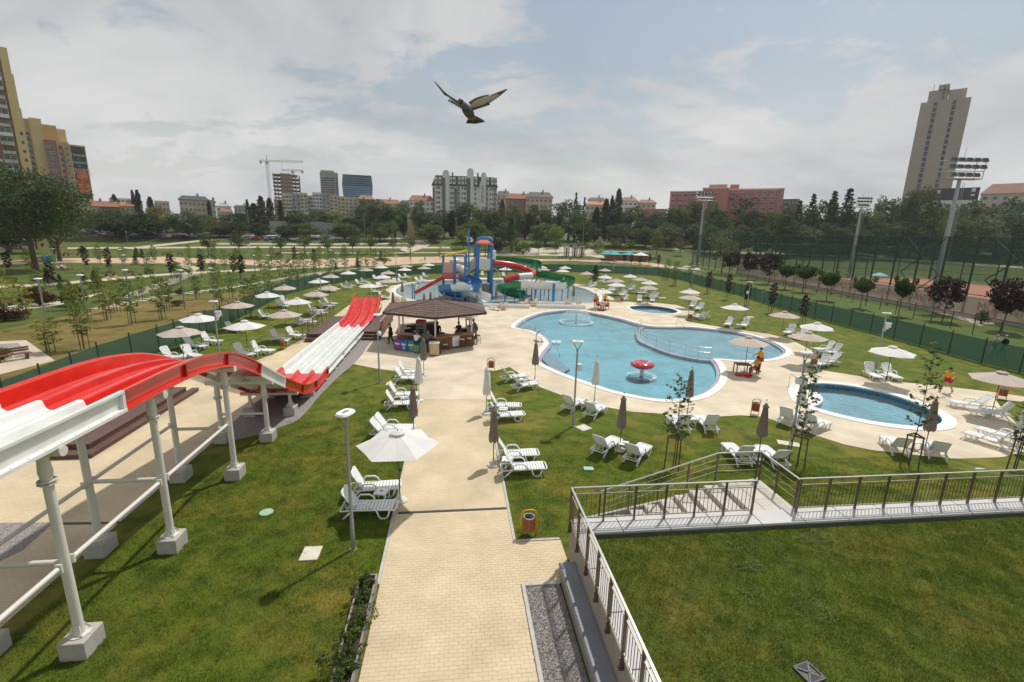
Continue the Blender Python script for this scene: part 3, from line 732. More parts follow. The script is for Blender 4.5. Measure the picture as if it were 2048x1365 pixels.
# clover patches with white flowers on the terrace
M_clover = mat('clover', (0.085, 0.135, 0.030), 0.7, var=0.2, isl=0.35, trans=0.2, spec=0.1); M_flower = mat('clover_flower', (0.5, 0.5, 0.42), 0.9)
for px, py, rx, ry in ((1475, 1095, .7, .28), (1625, 1080, .55, .22), (1500, 1195, .45, .4), (1625, 1225, .5, .42), (1500, 1135, .4, .2)):
    c = G(px, py, TZ); u0, v0 = uv_of(c); t = thing('clover_patch', 'clover patch on the terrace lawn', 'clover', W(u0, v0, TZ), WANG, 'clover patches on the terrace lawn'); m = MB(); fl = MB()
    for i in range(520):
        r_ = math.sqrt(random.random()); a = U(0, 6.3); k = 1 + .25 * math.sin(a * 3 + px); x, y = math.cos(a) * r_ * rx * k, math.sin(a) * r_ * ry * k; s_ = U(.008, .016); h = U(.05, .075); a2 = U(0, 6)
        m.add([(x, y, h), (x + math.cos(a2) * s_ * 2, y + math.sin(a2) * s_ * 2, h + U(-.01, .01)), (x + math.cos(a2 + 1.3) * s_ * 2, y + math.sin(a2 + 1.3) * s_ * 2, h)], [(0, 1, 2)])
        if i % 40 == 0: fl.ball((x, y, .085), .009, 5, 3)
    tag(m.build('leaves', M_clover, t), kind='stuff'); tag(fl.build('flowers', M_flower, t), kind='stuff')
    t['label'] = {1475: 'flowering clover patch by the front coping on the terrace lawn', 1625: 'flowering clover patch in the middle of the terrace lawn' if py > 1100 else 'clover patch by the front coping, right of the other', 1500: 'dense dark clover patch on the left of the terrace lawn' if py > 1150 else 'thin clover patch above the dense dark one'}[px]

# ---- paths of the park beyond the fence
def ribbon(name, pts, z, m, closed=True, label=None):
    b = MB(); b.sheet3([GT(x, y) for x, y in pts], z + .03); return struct(name, b, m)
ribbon('park_plaza', [(-60,524),(150,517),(240,517),(330,514),(420,519),(520,521),(640,519),(760,515),(880,514),(960,515),(1090,519),(1200,521),(1290,525),(1335,531),(1290,531),(1150,523),(1000,523),(850,527),(760,533),(700,532),(560,534),(420,527),(270,528),(140,526),(-60,531)], .014, M_plaza)
ribbon('park_path', [(-80,577),(0,572),(100,567),(240,555),(330,548),(420,543),(520,538),(640,533),(700,531),(700,534),(600,538),(520,542),(420,547),(330,552),(240,560),(100,572),(0,577),(-80,583)], .018, M_pathm)
ribbon('park_path', [(350,530),(372,527),(400,537),(388,545),(372,538)], .022, M_pathm)
ribbon('park_path', [(-60,622),(30,612),(100,606),(150,598),(205,586),(180,596),(160,604),(100,614),(40,622),(-60,632)], .020, M_pathm)
for k, (y0, y1, xa, xb) in enumerate([(495.5,498.5,135,900),(487,489.5,430,860),(478,480,400,840),(505.5,507,560,930),(472,474,470,640)]):
    ribbon('park_path', [(xa,y0),((xa+xb)/2,y0-2 + k % 2 * 3),(xb,y0-1),(xb,y1-1),((xa+xb)/2,y1-2 + k % 2 * 3),(xa,y1)], .016 + .002 * k, M_pathm)
ribbon('park_path', [(250,497),(330,488),(420,479),(480,477),(420,482),(330,492),(262,499)], .028, M_pathm)
ribbon('park_path', [(800,500),(812,488),(830,481),(858,479),(866,484),(858,492),(838,500),(818,506)], .014, M_pathm)
ribbon('park_path', [(900,508),(1040,506),(1120,508),(1180,503),(1205,512),(1290,526),(1250,527),(1180,513),(1100,512),(900,511)], .020, M_pathm)
ribbon('park_path', [(1030,502),(1060,497),(1130,494),(1180,497),(1190,503),(1120,506),(1060,506)], .022, M_pathm)
ribbon('park_path', [(1290,494),(1390,500),(1500,505),(1620,508),(1760,515),(1950,527),(2100,537),(2100,541),(1950,531),(1760,519),(1620,512),(1500,509),(1390,504),(1290,497)], .016, M_pathm)
ribbon('park_path', [(1310,530),(1360,534),(1400,537),(1400,541),(1350,538),(1300,533)], .018, M_pathm)
# stepping-slab path by the dry slope: each slab
slab_me = MB().bb(-.95, .95, -.38, .38, 0, .05).mesh('slab', M_pathm)
sl = link('stepping_path', None); sl['kind'] = 'structure'; sl.location = G(395, 588)
for pts, n in (([(205,618),(300,598),(400,584),(500,570),(600,552),(690,540),(745,535)], 46), ([(235,600),(290,582),(330,568),(372,553),(400,545)], 24)):
    c = catmull(GL(pts), 12, False); L = [0]
    for a, b in zip(c[:-1], c[1:]): L.append(L[-1] + (b - a).length)
    for i in range(n):
        s_ = L[-1] * (i / n) ** 1.0; j = max(k for k in range(len(L)) if L[k] <= s_); j = min(j, len(c) - 2); t = (s_ - L[j]) / max(L[j + 1] - L[j], 1e-6)
        p = c[j].lerp(c[j + 1], t); d = c[j + 1] - c[j]; o = link('slab', slab_me, sl); o.location = p - sl.location + Vector((0, 0, .012)); o.rotation_euler = (0, 0, math.atan2(d.y, d.x) + math.pi / 2 + U(-.05, .05))
        if n == 24: o.scale = (1.3, 1, 1)
# paved corner with a bench at the far left
pc = MB(); pc.sheet([[(p.x, p.y) for p in GL([(-120,690),(52,681),(110,722),(-60,765),(-200,800)])]], .020); struct('park_corner_paving', pc, M_pathm)
pc = MB(); pc.sheet([[(p.x, p.y) for p in GL([(-80,694),(36,687),(56,706),(-80,716)])]], .026); struct('park_corner_grey_paving', pc, mat('grey_pavers', (0.26, 0.25, 0.24), 0.9, var=0.1, scale=2))
# tennis courts and the strip in front of them
tc_ = MB(); tc_.sheet([[(60.6, 56), (110, 58), (112, 128), (60.6, 128)]], .016); struct('clay_court', tc_, mat('red_clay', (0.42, 0.185, 0.115), 0.9, var=0.10, scale=0.4))
gp = MB(); gp.sheet([[(p.x, p.y) for p in GL([(1858,622),(1950,624),(1990,648),(1960,652),(1905,634)])]], .014); struct('court_path', gp, M_pathm)
# car park strip far left
cp_ = MB(); cp_.add([B(80, 203) + Vector((0, 0, .05)), B(720, 203) + Vector((0, 0, .05)), B(720, 226) + Vector((0, 0, .05)), B(80, 226) + Vector((0, 0, .05))], [(0, 1, 2, 3)]); struct('car_park', cp_, mat('asphalt', (0.075, 0.075, 0.078), 0.9, var=0.15, scale=1))
# ================================================================== BUILDINGS OF THE CITY
M_yellow = mat('yellow_panel', (0.60, 0.475, 0.235), 0.85, var=0.07, scale=0.15)
M_ochre = mat('ochre_panel', (0.52, 0.345, 0.15), 0.85, var=0.07, scale=0.15)
M_redbr = mat('red_brown_panel', (0.27, 0.145, 0.105), 0.85, var=0.12, scale=0.3)
M_cream = mat('cream_render', (0.55, 0.48, 0.36), 0.85, var=0.06, scale=0.2)
M_greyb = mat('grey_panel', (0.34, 0.33, 0.31), 0.85, var=0.10, scale=0.2)
M_wallw = mat('white_render', (0.66, 0.65, 0.62), 0.8, var=0.05, scale=0.2)
M_tower = mat('tower_concrete', (0.345, 0.305, 0.255), 0.8, var=0.05, scale=0.1)
M_slate = mat('slate_roof', (0.055, 0.055, 0.058), 0.7, var=0.15, scale=0.5)
M_tile = mat('red_roof_tiles', (0.27, 0.115, 0.075), 0.85, var=0.18, scale=0.6)
M_pinkb = mat('pink_render', (0.52, 0.20, 0.165), 0.85, var=0.05, scale=0.2)
M_pinkd = mat('pink_pilaster', (0.43, 0.155, 0.125), 0.85, var=0.05, scale=0.2)
M_win = mat('window_glass', (0.060, 0.070, 0.080), 0.18, spec=0.6, objr=0.5, var=0.3, scale=0.7)
M_frame = mat('window_frame', (0.68, 0.68, 0.66), 0.6)
M_rail = mat('balcony_panel', (0.46, 0.43, 0.37), 0.8, var=0.15, scale=0.4)
_wm = {}
def win_mesh(w, h, m=None, kind='window'):
    m = m or M_win; k = (round(w, 2), round(h, 2), m.name, kind)
    if k not in _wm:
        b = MB(); b.bb(-w / 2, w / 2, -.06, .12, -h / 2, h / 2); _wm[k] = b.mesh(kind, m)
    return _wm[k]
_fm = {}
def frame_mesh(w, h):
    k = (round(w, 2), round(h, 2))
    if k not in _fm:
        b = MB(); f = .09
        b.bb(-w / 2 - f, w / 2 + f, -.10, .05, h / 2, h / 2 + f); b.bb(-w / 2 - f, w / 2 + f, -.14, .05, -h / 2 - f, -h / 2)
        b.bb(-w / 2 - f, -w / 2, -.10, .05, -h / 2, h / 2); b.bb(w / 2, w / 2 + f, -.10, .05, -h / 2, h / 2); b.bb(-.04, .04, -.09, .05, -h / 2, h / 2); _fm[k] = b.mesh('frame', M_frame)
    return _fm[k]
class Bld:
    """a building standing at image column px, dist metres away; local x to the right, y away, z up from the street"""
    def __init__(s, name, label, px, dist, rz=0.0, cat='building'):
        s.o = B(px, dist); az = math.atan2(-s.o.x, s.o.y); s.k = math.cos(az); rz = rz or az
        s.root = thing(name, label, cat, s.o, rz); s.dist = dist; s.px = px; s.rz = rz
    def z(s, py, px=None): return D(px or s.px, py, s.dist).z - s.o.z
    def x(s, px, py=400): return (D(px, py, s.dist).x - s.o.x) * s.k
    def part(s, name, mb, m, **kw): return mb.build(name, m, s.root, **kw)
    def boxp(s, name, x0, x1, y0, y1, z0, z1, m): b = MB(); b.bb(x0, x1, y0, y1, z0, z1); return b.build(name, m, s.root)
    def win(s, x, y, z, w, h, side=0, m=None, frame=False, kind='window'):
        o = link(kind, win_mesh(w, h, m, kind), s.root); o.location = (x, y, z)
        if side: o.rotation_euler = (0, 0, side)
        if frame: link('frame', frame_mesh(w, h), o)
        return o
    def grid(s, x0, x1, nx, z0, z1, nz, w, h, y=0, skip=None, m=None, frame=False):
        for j in range(nz):
            for i in range(nx):
                if skip and skip(i, j): continue
                s.win(x0 + (x1 - x0) * (i + .5) / nx, y, z0 + (z1 - z0) * (j + .5) / nz, w, h, 0, m, frame)
# -- tall yellow panel tower at the left edge
b = Bld('panel_tower', 'tall yellow and brown panel tower with balconies at the left edge', 30, 163)
x1 = b.x(66, 330) ; x0 = x1 - 46; zt_ = b.z(84)
xs = b.x(44, 330)
for k, (zz, ww) in enumerate(((zt_ * .52, 0.0), (zt_ * .78, -2.2), (zt_, -4.0))):
    pass
b.boxp('end_wall', xs, x1, 0, 16, 0, zt_ * .72, M_yellow); b.boxp('end_wall', xs, x1 - .25, 0.02, 16, zt_ * .72, zt_ * .88, M_yellow); b.boxp('end_wall', xs, x1 - .6, 0.01, 16, zt_ * .88, zt_, M_yellow)
b.boxp('balcony_wall', x0, xs, 0.4, 16, 0, zt_ * .985, M_redbr); b.boxp('roof_mast', xs - 1.5, xs - .9, 4, 4.6, zt_, zt_ + 7, M_greyb)
nf = 22
for j in range(nf):
    z = zt_ * .97 * (j + .5) / nf
    for i in range(5):
        xx = xs - 2.2 - i * 3.4
        if (i + j) % 3 == 2: b.boxp('balcony', xx - 1.5, xx + 1.5, -.9, .4, z - 1.35, z - .35, M_rail); b.win(xx, .4, z + .25, 2.2, 1.3)
        elif i % 2 == 0: b.boxp('balcony', xx - 1.6, xx + 1.6, -1.1, .4, z - 1.4, z - .3, M_wallw if (i + j) % 2 else M_rail); b.win(xx, -.2, z + .4, 3.0, 1.3, m=None, frame=True)
        else: b.win(xx, .4, z, 1.7, 1.4, frame=True)
    b.boxp('panel_joint', xs + .02, x1 - (0 if j < 15 else .25 if j < 19 else .6), -.015, .01, z - 1.55, z - 1.48, M_ochre)
    if j < 14: b.win(xs + 1.2 + 0.02 * j, 0, z, .7, 1.0)
# -- ochre building with a tall advert banner
b = Bld('ochre_tower', 'ochre and brown tower block carrying a tall green poster', 120, 268)
zt_ = b.z(238, 80); X = lambda p: b.x(p, 340)
b.boxp('wall', X(60), X(76), 2, 22, 0, zt_ - .5, M_ochre); b.boxp('wall', X(76), X(100), 0, 22, 0, zt_, M_yellow); b.boxp('wall', X(100), X(128), 4, 22, 0, zt_ - 2.0, M_ochre); b.boxp('wall', X(110), X(146), 6, 22, 0, b.z(252, 130), M_yellow)
zl = b.z(281, 110)
b.boxp('lower_wall', X(98), X(122), -3, 4, 0, zl, M_redbr); b.boxp('lower_wall', X(122), X(147), -3.2, 6, 0, zl - .3, M_ochre); b.boxp('gable_wall', X(147), X(180), -3.4, 14, 0, b.z(287, 160), M_yellow)
for j in range(16):
    z = 3 + j * 3.0
    for p_, y_ in ((88, 0), (104, -3), (112, -3)):
        if p_ == 88 and j % 1 == 0: continue
        if z < zl - 2: b.win(X(p_), y_, z, 1.6, 1.3, frame=True)
    if z < zt_ - 3: b.win(X(66), 2, z, 2.6, 1.5); b.boxp('balcony', X(64) - 1, X(70), .8, 2, z - 1.6, z - .7, M_greyb)
    if z < zl - 3: b.win(X(129), -3.2, z, 1.6, 1.8); b.boxp('balcony', X(130), X(135), -4.2, -3.2, z - 1.6, z - .7, M_redbr); b.win(X(141), -3.2, z, 1.5, 1.2, frame=True)
# poster on the gable: dark green print, white lines of words, round yellow mark, orange fruit
M_post = mat('poster_green', (0.035, 0.055, 0.045), 0.7); M_fruit = mat('poster_orange', (0.42, 0.09, 0.03), 0.7, col2=(0.62, 0.20, 0.05), var=0.3, scale=0.5)
zb, zp = b.z(396, 170), b.z(290, 160)
po = MB(); po.bb(X(149), X(178), -3.55, -3.45, zb, zp); pobj = po.build('poster', M_post, b.root)
fm = MB(); fm.bb(X(150.5), X(176), -3.60, -3.56, zb + 2, zb + (zp - zb) * .46)
rr = random.Random(5); fr = MB()
for i in range(95):
    r = rr.uniform(.6, 1.2); fr.ball((rr.uniform(X(153), X(174)), -3.6, rr.uniform(zb + 3, zb + (zp - zb) * .52)), (r, .1, r), 8, 5)
fr.build('poster_fruit', M_fruit, pobj)
JOBS = []
def text(body, size, loc, m, parent, name='lettering', rx=R(90), rz=0, ex=.01):
    """lettering; turned into mesh with the other deferred shapes at the end"""
    c = bpy.data.curves.new(name, 'FONT'); c.body = body; c.size = size; c.extrude = ex; c.align_x = 'CENTER'; c.align_y = 'CENTER'; c.resolution_u = 2
    t = bpy.data.objects.new('tmp', c); COL.objects.link(t); JOBS.append((t, name, m, parent, None, (loc, (rx, 0, rz))))
M_ink = mat('white_print', (0.75, 0.75, 0.72), 0.7)
xc = (X(149) + X(178)) / 2 - .3
for i, (t_, sz) in enumerate((('Творци', 1.7), ('и', 1.0), ('творения', 1.7), ('на', 1.0), ('СВЕТОВНИ', 1.45), ('ТЪРЖИЩА', 1.6))):
    text(t_, sz, (xc, -3.62, zp - 4.5 - i * 1.9), M_ink, pobj)
yl = MB(); yl.M = Matrix.Translation((xc, -3.6, zp - 19)) @ Matrix.Rotation(R(90), 4, 'X'); yl.lathe([(1.4, -.03), (1.4, .03), (0, .03)], 20); yl.build('poster_mark', mat('mark_yellow', (0.75, 0.55, 0.05), 0.6), pobj)
# -- grey tower at right, two window slots
b = Bld('concrete_tower', 'very tall tan concrete tower with two dark window slots', 1875, 290)
X = lambda p: b.x(p, 300); zt_ = b.z(193, 1890)
xl, xr = b.x(1803, 379), b.x(1903.8, 373.8)
w_ = xr - xl; s1, s2 = xl + w_ * .31, xl + w_ * .685
for a_, c_ in ((xl, s1 - .9), (s1 + .9, s2 - .8), (s2 + .8, xr)): b.boxp('shaft', a_, c_, 0, 24, 0, zt_, M_tower)
b.boxp('slot_back', s1 - .9, s1 + .9, 1.2, 23, 0, zt_ - .5, M_glass); b.boxp('slot_back', s2 - .8, s2 + .8, 1.2, 23, 0, zt_ - .5, M_glass)
for j in range(int(zt_ / 3.05)):
    z = j * 3.05 + 1
    for s_, hw in ((s1, .85), (s2, .75)):
        b.boxp('spandrel', s_ - hw, s_ + hw, .7, 1.1, z, z + .8, M_tower)
    for a_, c_ in ((xl, s1 - .9), (s1 + .9, s2 - .8), (s2 + .8, xr)): b.boxp('joint', a_ + .1, c_ - .1, -.03, .02, z, z + .09, mat('joint_dark', (0.25, 0.225, 0.185), 0.9))  # joint strips between floors, a darker tan than the shaft
b.boxp('crown', xl + w_ * .12, xl + w_ * .50, 3, 20, zt_, zt_ + 6.5, M_tower); b.boxp('crown', xl + w_ * .30, xl + w_ * .52, 2, 18, zt_ + 6.5, zt_ + 9.0, M_tower); b.boxp('crown', xl + w_ * .53, xl + w_ * .88, 4, 20, zt_, zt_ + 6.0, M_tower)
b.boxp('antenna', xl + w_ * .2, xl + w_ * .21, 3, 3.2, zt_ + 6, zt_ + 10, M_dark); b.boxp('roof_truss', xl + w_ * .42, xl + w_ * .44, 1.5, 2, zt_ + 1, zt_ + 8, M_dark)
# -- white gabled apartment block in the middle
b = Bld('gabled_block', 'white apartment block with black mansard roof and rounded gables', 930, 318)
X = lambda p: b.x(p, 400); xl, xr = X(866), X(994); ze = b.z(373, 930)
b.boxp('wall', xl, xr, 0, 18, 0, ze, M_wallw)
rf = MB()
for a_, c_ in ((X(864), X(996)),):
    z2 = b.z(352, 930)
    rf.add([(a_, -.8, ze), (c_, -.8, ze), (c_, 19, ze), (a_, 19, ze), (a_ + 2.5, 2.5, z2), (c_ - 2.5, 2.5, z2), (c_ - 2.5, 16, z2), (a_ + 2.5, 16, z2)], [(0, 1, 5, 4), (1, 2, 6, 5), (2, 3, 7, 6), (3, 0, 4, 7), (4, 5, 6, 7), (3, 2, 1, 0)])
roof = b.part('roof', rf, M_slate)
def arch(x0, x1, z0, z1, y0, y1, n=8):
    m = MB(); r = (x1 - x0) / 2; cx_ = (x0 + x1) / 2; pr = [(x0, z0), (x1, z0)] + [(cx_ + r * math.cos(a), z1 - r + r * math.sin(a)) for a in [math.pi * k / n for k in range(n + 1)]]
    vs = [(p[0], y0, p[1]) for p in pr] + [(p[0], y1, p[1]) for p in pr]; k = len(pr)
    m.add(vs, [tuple(range(k)), tuple(range(2 * k - 1, k - 1, -1))] + [(i, i + k, (i + 1) % k + k, (i + 1) % k) for i in range(k)]); return m
for p0, p1, tp in ((886, 899, 341), (934, 947, 337), (962, 972, 345)):
    b.part('gable', arch(X(p0), X(p1), 0, b.z(tp, p0), -1.0, 3), M_wallw)
b.part('corner_gable', arch(X(959), X(970), 0, b.z(363, 960), -1.2, 2), M_wallw)
for p0 in (870, 878, 899, 906, 916, 923, 930, 949, 973, 982, 989):
    z = b.z(362, p0); b.boxp('dormer', X(p0), X(p0 + 5), -.2, 5, z - 2.2, z + 2.2, M_wallw); b.win(X(p0 + 2.5), -.25, z, .9, 1.6)
for p0, p1 in ((885, 891), (933.5, 940.5), (909, 913.5), (866, 869.5)): b.boxp('dark_bay', X(p0), X(p1), -1.15, -.8, 2, b.z(357 if p0 in (885, 933.5) else 376, p0), M_glass)
for j in range(11):
    z = 3 + j * 3.02
    for p_ in (875, 879, 897, 902, 906, 925, 930, 946, 951, 981, 986):
        if z < ze - 1: b.win(X(p_), 0, z, 1.0, 1.5)
    for p_ in (917, 973, 991):
        if z < ze - 1: b.boxp('balcony', X(p_ - 3), X(p_ + 3), -.9, 0, z - 1.4, z - .4, M_greyb); b.win(X(p_), -.02, z + .2, 1.6, 1.4)
for i, ch in enumerate('КОЛОНЕЛ'): text(ch, 2.0, (X(964.5), -1.35, b.z(374 + i * 5, 964)), M_slate, b.root)
for p_ in (893, 903, 941, 954, 966): b.boxp('chimney', X(p_), X(p_) + 1.2, 6, 7.2, z2 - 1, b.z(343, p_), M_greyb)
# -- pink clinic-like block
b = Bld('pink_block', 'long pink office block with rows of white-framed windows', 1448, 250)
X = lambda p: b.x(p, 410); z0_ = b.z(379, 1400); z1_ = b.z(378, 1540)
b.boxp('wing', X(1333), X(1402), 0, 16, 0, b.z(382, 1370), M_pinkb); b.boxp('wing', X(1455), X(1550), 0, 16, 0, b.z(379, 1500), M_pinkb); b.boxp('end_wall', X(1550), X(1561), 1, 16, 0, b.z(380, 1555), M_pinkb); b.boxp('centre', X(1402), X(1455), -2, 16, 0, b.z(376, 1428), M_pinkb)
b.boxp('roof_house', X(1413), X(1450), 3, 12, b.z(376, 1430), b.z(367, 1430), M_pinkb); b.boxp('roof_house', X(1456), X(1474), 4, 12, b.z(378, 1460), b.z(368, 1465), M_pinkb)
for a_, c_, p_ in ((1332, 1402, 381), (1401, 1455.5, 375.5), (1455, 1551, 378.5)): b.boxp('parapet_cap', X(a_), X(c_), -2.2 if a_ == 1401 else -.2, 16, b.z(p_ + 1, 1400), b.z(p_, 1400) + .3, M_wallw)
fl = [388, 398.5, 409, 420]
for pys, cols in (((0, 1, 2, 3), [1341, 1354, 1366.5, 1380, 1393]), ((0, 1, 2, 3), [1465, 1480, 1494, 1509, 1525, 1540]), ((0, 1), [1411, 1427])):
    for p_ in cols:
        b.boxp('pilaster', X(p_ + 6.4), X(p_ + 7.6), (-2.25 if 1402 < p_ < 1455 else -.25), 0 if not 1402 < p_ < 1455 else -2, 0, b.z(384, p_), M_pinkd)
        for k in pys: b.win(X(p_), -2 if 1402 < p_ < 1455 else 0, b.z(fl[k], p_), 2.0, 1.25 if k or p_ < 1455 else .7, frame=True)
for k in range(4): b.win(X(1556), 1, b.z(385 + 10 * k, 1556), .8, 1.2, frame=True)
# -- construction site with two cranes
b = Bld('unfinished_building', 'unfinished concrete tower with open floors under construction', 575, 420)
X = lambda p: b.x(p, 380); zc1 = b.z(349, 575)
nfl = 15
for j in range(nfl + 1):
    z = zc1 * j / nfl; b.boxp('floor_slab', X(547), X(602 if j < nfl else 598), 0, 22, z - .3, z, M_greyb if j < 11 else mat('formwork', (0.30, 0.15, 0.11), 0.9, var=0.2, scale=.3))
for p_ in (549, 555, 585, 592, 600):
    b.boxp('column', X(p_), X(p_) + .8, 1, 1.8, 0, zc1, M_greyb); b.boxp('column', X(p_), X(p_) + .8, 18, 18.8, 0, zc1, M_greyb)
b.boxp('core', X(562), X(584), 2, 18, 0, zc1 + 1, M_greyb)
def crane(label, px, dist, top, jl, jr, jy, cat='crane', wob=.8):
    o = B(px, dist); t = thing('tower_crane', label, cat, o); z = D(px, top, dist).z - o.z; zj = D(px, jy, dist).z - o.z; x0, x1 = D(jl, jy, dist).x - o.x, D(jr, jy, dist).x - o.x; mm = mat('crane_paint', (0.50, 0.50, 0.47), 0.6)
    def lattice(name, a, b_, w, n):
        m = MB(); a, b_ = Vector(a), Vector(b_); d = (b_ - a).normalized(); u = Vector((0, 1, 0)) if abs(d.y) < .9 else Vector((1, 0, 0)); v = d.cross(u)
        cs = [(-1, -1), (1, -1), (1, 1), (-1, 1)]
        for i, j in cs: m.bar(a + (u * i + v * j) * w, b_ + (u * i + v * j) * w, .16, .16)
        for k in range(n):
            p, q = a.lerp(b_, k / n), a.lerp(b_, (k + 1) / n)
            for e in range(4):
                f = cs[e]; g = cs[(e + 1) % 4]; m.bar(p + (u * f[0] + v * f[1]) * w, q + (u * g[0] + v * g[1]) * w, .1, .1)
        return m.build(name, mm, t)
    lattice('mast', (0, 0, 0), (0, 0, zj), .9, int(zj / 2.4)); lattice('jib', (x0, 0, zj), (x1, 0, zj), .6, 22)
    m = MB(); m.bar((0, 0, zj), (0, 0, z), .5, .5); m.build('apex', mm, t); m = MB(); m.bar((0, 0, z), (x0 * .8, 0, zj + .6), .1, .1); m.bar((0, 0, z), (x1 * .7, 0, zj + .6), .1, .1); m.build('tie_bar', mm, t)
    s_ = x0 if abs(x0) < abs(x1) else x1; m = MB(); m.bb(min(s_, s_ * .85), max(s_, s_ * .85), -1, 1, zj - 2.4, zj); m.build('counterweight', M_greyb, t); m = MB(); m.bb(-1.2, 1.2, -1.2, 1.2, zj - 2.6, zj - .4); m.build('cab', mm, t)
    e_ = x1 if s_ == x0 else x0; m = MB(); m.bar((e_ * .4, 0, zj), (e_ * .4, 0, zj - 6), .12, .12); m.build('hoist_rope', M_dark, t)
crane('tall tower crane with long jib over the unfinished tower', 546, 440, 311, 520, 606, 322.5)
crane('smaller tower crane behind the unfinished tower', 594.5, 470, 338, 606, 563, 341.5)
# -- grey office tower and blue glass building
b = Bld('office_tower', 'grey office tower with horizontal window bands', 659, 400)
X = lambda p: b.x(p, 370); z_ = b.z(345, 659)
b.boxp('shaft', X(641), X(677), 0, 16, 0, z_, M_greyb); b.boxp('crown', X(643), X(670), 1, 15, z_, b.z(341, 659), M_greyb)
for j in range(9): b.boxp('window_band', X(642.5), X(669), -.12, .1, b.z(358 + j * 4.6, 655), b.z(355.8 + j * 4.6, 655), M_win); b.boxp('side_window', X(672), X(676), -.12, .1, b.z(358 + j * 4.6, 674), b.z(356 + j * 4.6, 674), M_win)
b = Bld('glass_building', 'blue glass office building with slanted facets', 714, 390)
X = lambda p: b.x(p, 370); M_blue = mat('blue_glass', (0.10, 0.19, 0.31), 0.12, spec=0.9, metal=0.35, var=0.15, scale=.05)
m = MB(); zt_, zm = b.z(352, 714), b.z(372, 714)
p = [(X(684), 2), (X(745), 2), (X(743), 20), (X(686), 20)]
m.add([(X(691), 0, 0), (X(737), 0, 0), (X(743), 20, 0), (X(690), 20, 0), (X(684), 3, zm), (X(746), 3, zm), (X(745), 20, zm), (X(684), 20, zm), (X(686), 1, zt_), (X(744), 1, zt_), (X(743), 20, zt_), (X(686), 20, zt_)], [(0, 1, 5, 4), (1, 2, 6, 5), (3, 0, 4, 7), (4, 5, 9, 8), (5, 6, 10, 9), (7, 4, 8, 11), (8, 9, 10, 11)])
b.part('glass_skin', m, M_blue); b.boxp('roof_edge', X(686), X(744), 1, 20, zt_ + .02, zt_ + .8, M_dark)
for j in range(9): b.boxp('floor_band', X(688), X(742), .2 + max(0, 4 - j) * .1, .9, b.z(356 + j * 4.5, 714), b.z(355.4 + j * 4.5, 714), mat('band_blue', (0.26, 0.34, 0.43), 0.3))
# -- long panel block below them
b = Bld('panel_block', 'long weathered panel block of flats with stepped roofline', 655, 300)
X = lambda p: b.x(p, 410)
segs = [(552, 568, 401, M_redbr), (568, 586, 389, M_cream), (586, 602, 388, M_greyb), (602, 616, 387, M_cream), (616, 626, 392, M_greyb), (626, 645, 385, M_wallw), (645, 660, 386, M_greyb), (660, 676, 389, M_cream), (676, 690, 392, M_yellow), (690, 716, 393, M_cream)]
for k, (a_, c_, t_, mm) in enumerate(segs):
    yo = (k % 3) * .8; zt_ = b.z(t_, a_); b.boxp('section', X(a_), X(c_), yo, 12, 0, zt_, mm); n = 2 if c_ - a_ < 17 else 3
    for j in range(5):
        for i in range(n):
            b.win(X(a_ + (c_ - a_) * (i + .5) / n), yo, b.z(t_ + 6.5 + j * 7.2, a_), 1.3, 1.1, frame=(i + j) % 2 == 0)
# -- other houses
def house(label, px0, px1, dist, eave, ridge, wall, roofm, hip=.15, rows=3, cols=6, name='apartment_house'):
    b = Bld(name, label, (px0 + px1) / 2, dist); X = lambda p: b.x(p, eave); x0, x1 = X(px0), X(px1); ze, zr = b.z(eave), b.z(ridge); dp = 12
    b.boxp('wall', x0, x1, 0, dp, 0, ze, wall)
    if roofm:
        m = MB(); i = (x1 - x0) * hip; m.add([(x0 - .5, -.6, ze), (x1 + .5, -.6, ze), (x1 + .5, dp + .6, ze), (x0 - .5, dp + .6, ze), (x0 + i, dp / 2, zr), (x1 - i, dp / 2, zr)], [(0, 1, 5, 4), (1, 2, 5), (2, 3, 4, 5), (3, 0, 4), (3, 2, 1, 0)]); ro = b.part('roof', m, roofm)
        m = MB(); cx_ = x0 + (x1 - x0) * .6; m.bb(cx_, cx_ + 1, dp / 2 - 1.5, dp / 2 - .5, ze, zr + 1.2); m.build('chimney', M_greyb, ro)
    for j in range(rows):
        for i in range(cols): b.win(x0 + (x1 - x0) * (i + .5) / cols, 0, ze - 2 - j * 3.0, min(1.4, (x1 - x0) / cols * .5), 1.4, frame=True)
    return b
house('cream and brown gabled apartment block near the poster tower', 358, 418, 250, 400, 391, M_cream, M_slate, .1, 5, 7)
house('tall narrow cream flats beside the brown gabled block', 417, 430, 250, 404, 399, M_cream, M_slate, .1, 4, 2)
house('low house with red tiled roof right of the poster tower', 182, 212, 250, 413, 401, M_cream, M_tile, .1, 2, 3)
house('brown tiled house between the red roofed ones at left', 200, 240, 240, 414, 402, M_redbr, M_tile, .1, 2, 4)
house('orange tiled house in front of the thin poplars', 240, 268, 245, 412, 404, M_cream, mat('orange_tiles', (0.38, 0.16, 0.08), 0.85, var=.15, scale=.5), .1, 1, 3)
house('pale flat-roofed block behind the tiled houses', 218, 280, 330, 397, 394, M_wallw, None, .1, 2, 8)
house('pale pink house left of the cream gabled block', 308, 338, 300, 402, 398, M_cream, None, .1, 3, 4)
house('white sloping-roofed house behind the street trees', 432, 462, 300, 413, 405, M_wallw, M_greyb, .3, 2, 3)
house('small house with red roof beside the white one', 440, 465, 280, 424, 416, M_cream, M_tile, .1, 1, 3)
house('pale low office with dark roof sign, left of the poplars', 468, 500, 320, 415, 410, M_greyb, M_slate, .1, 2, 4)
house('maroon roofed house right of the glass building', 716, 748, 300, 399, 389, M_redbr, M_redbr, .2, 1, 3)
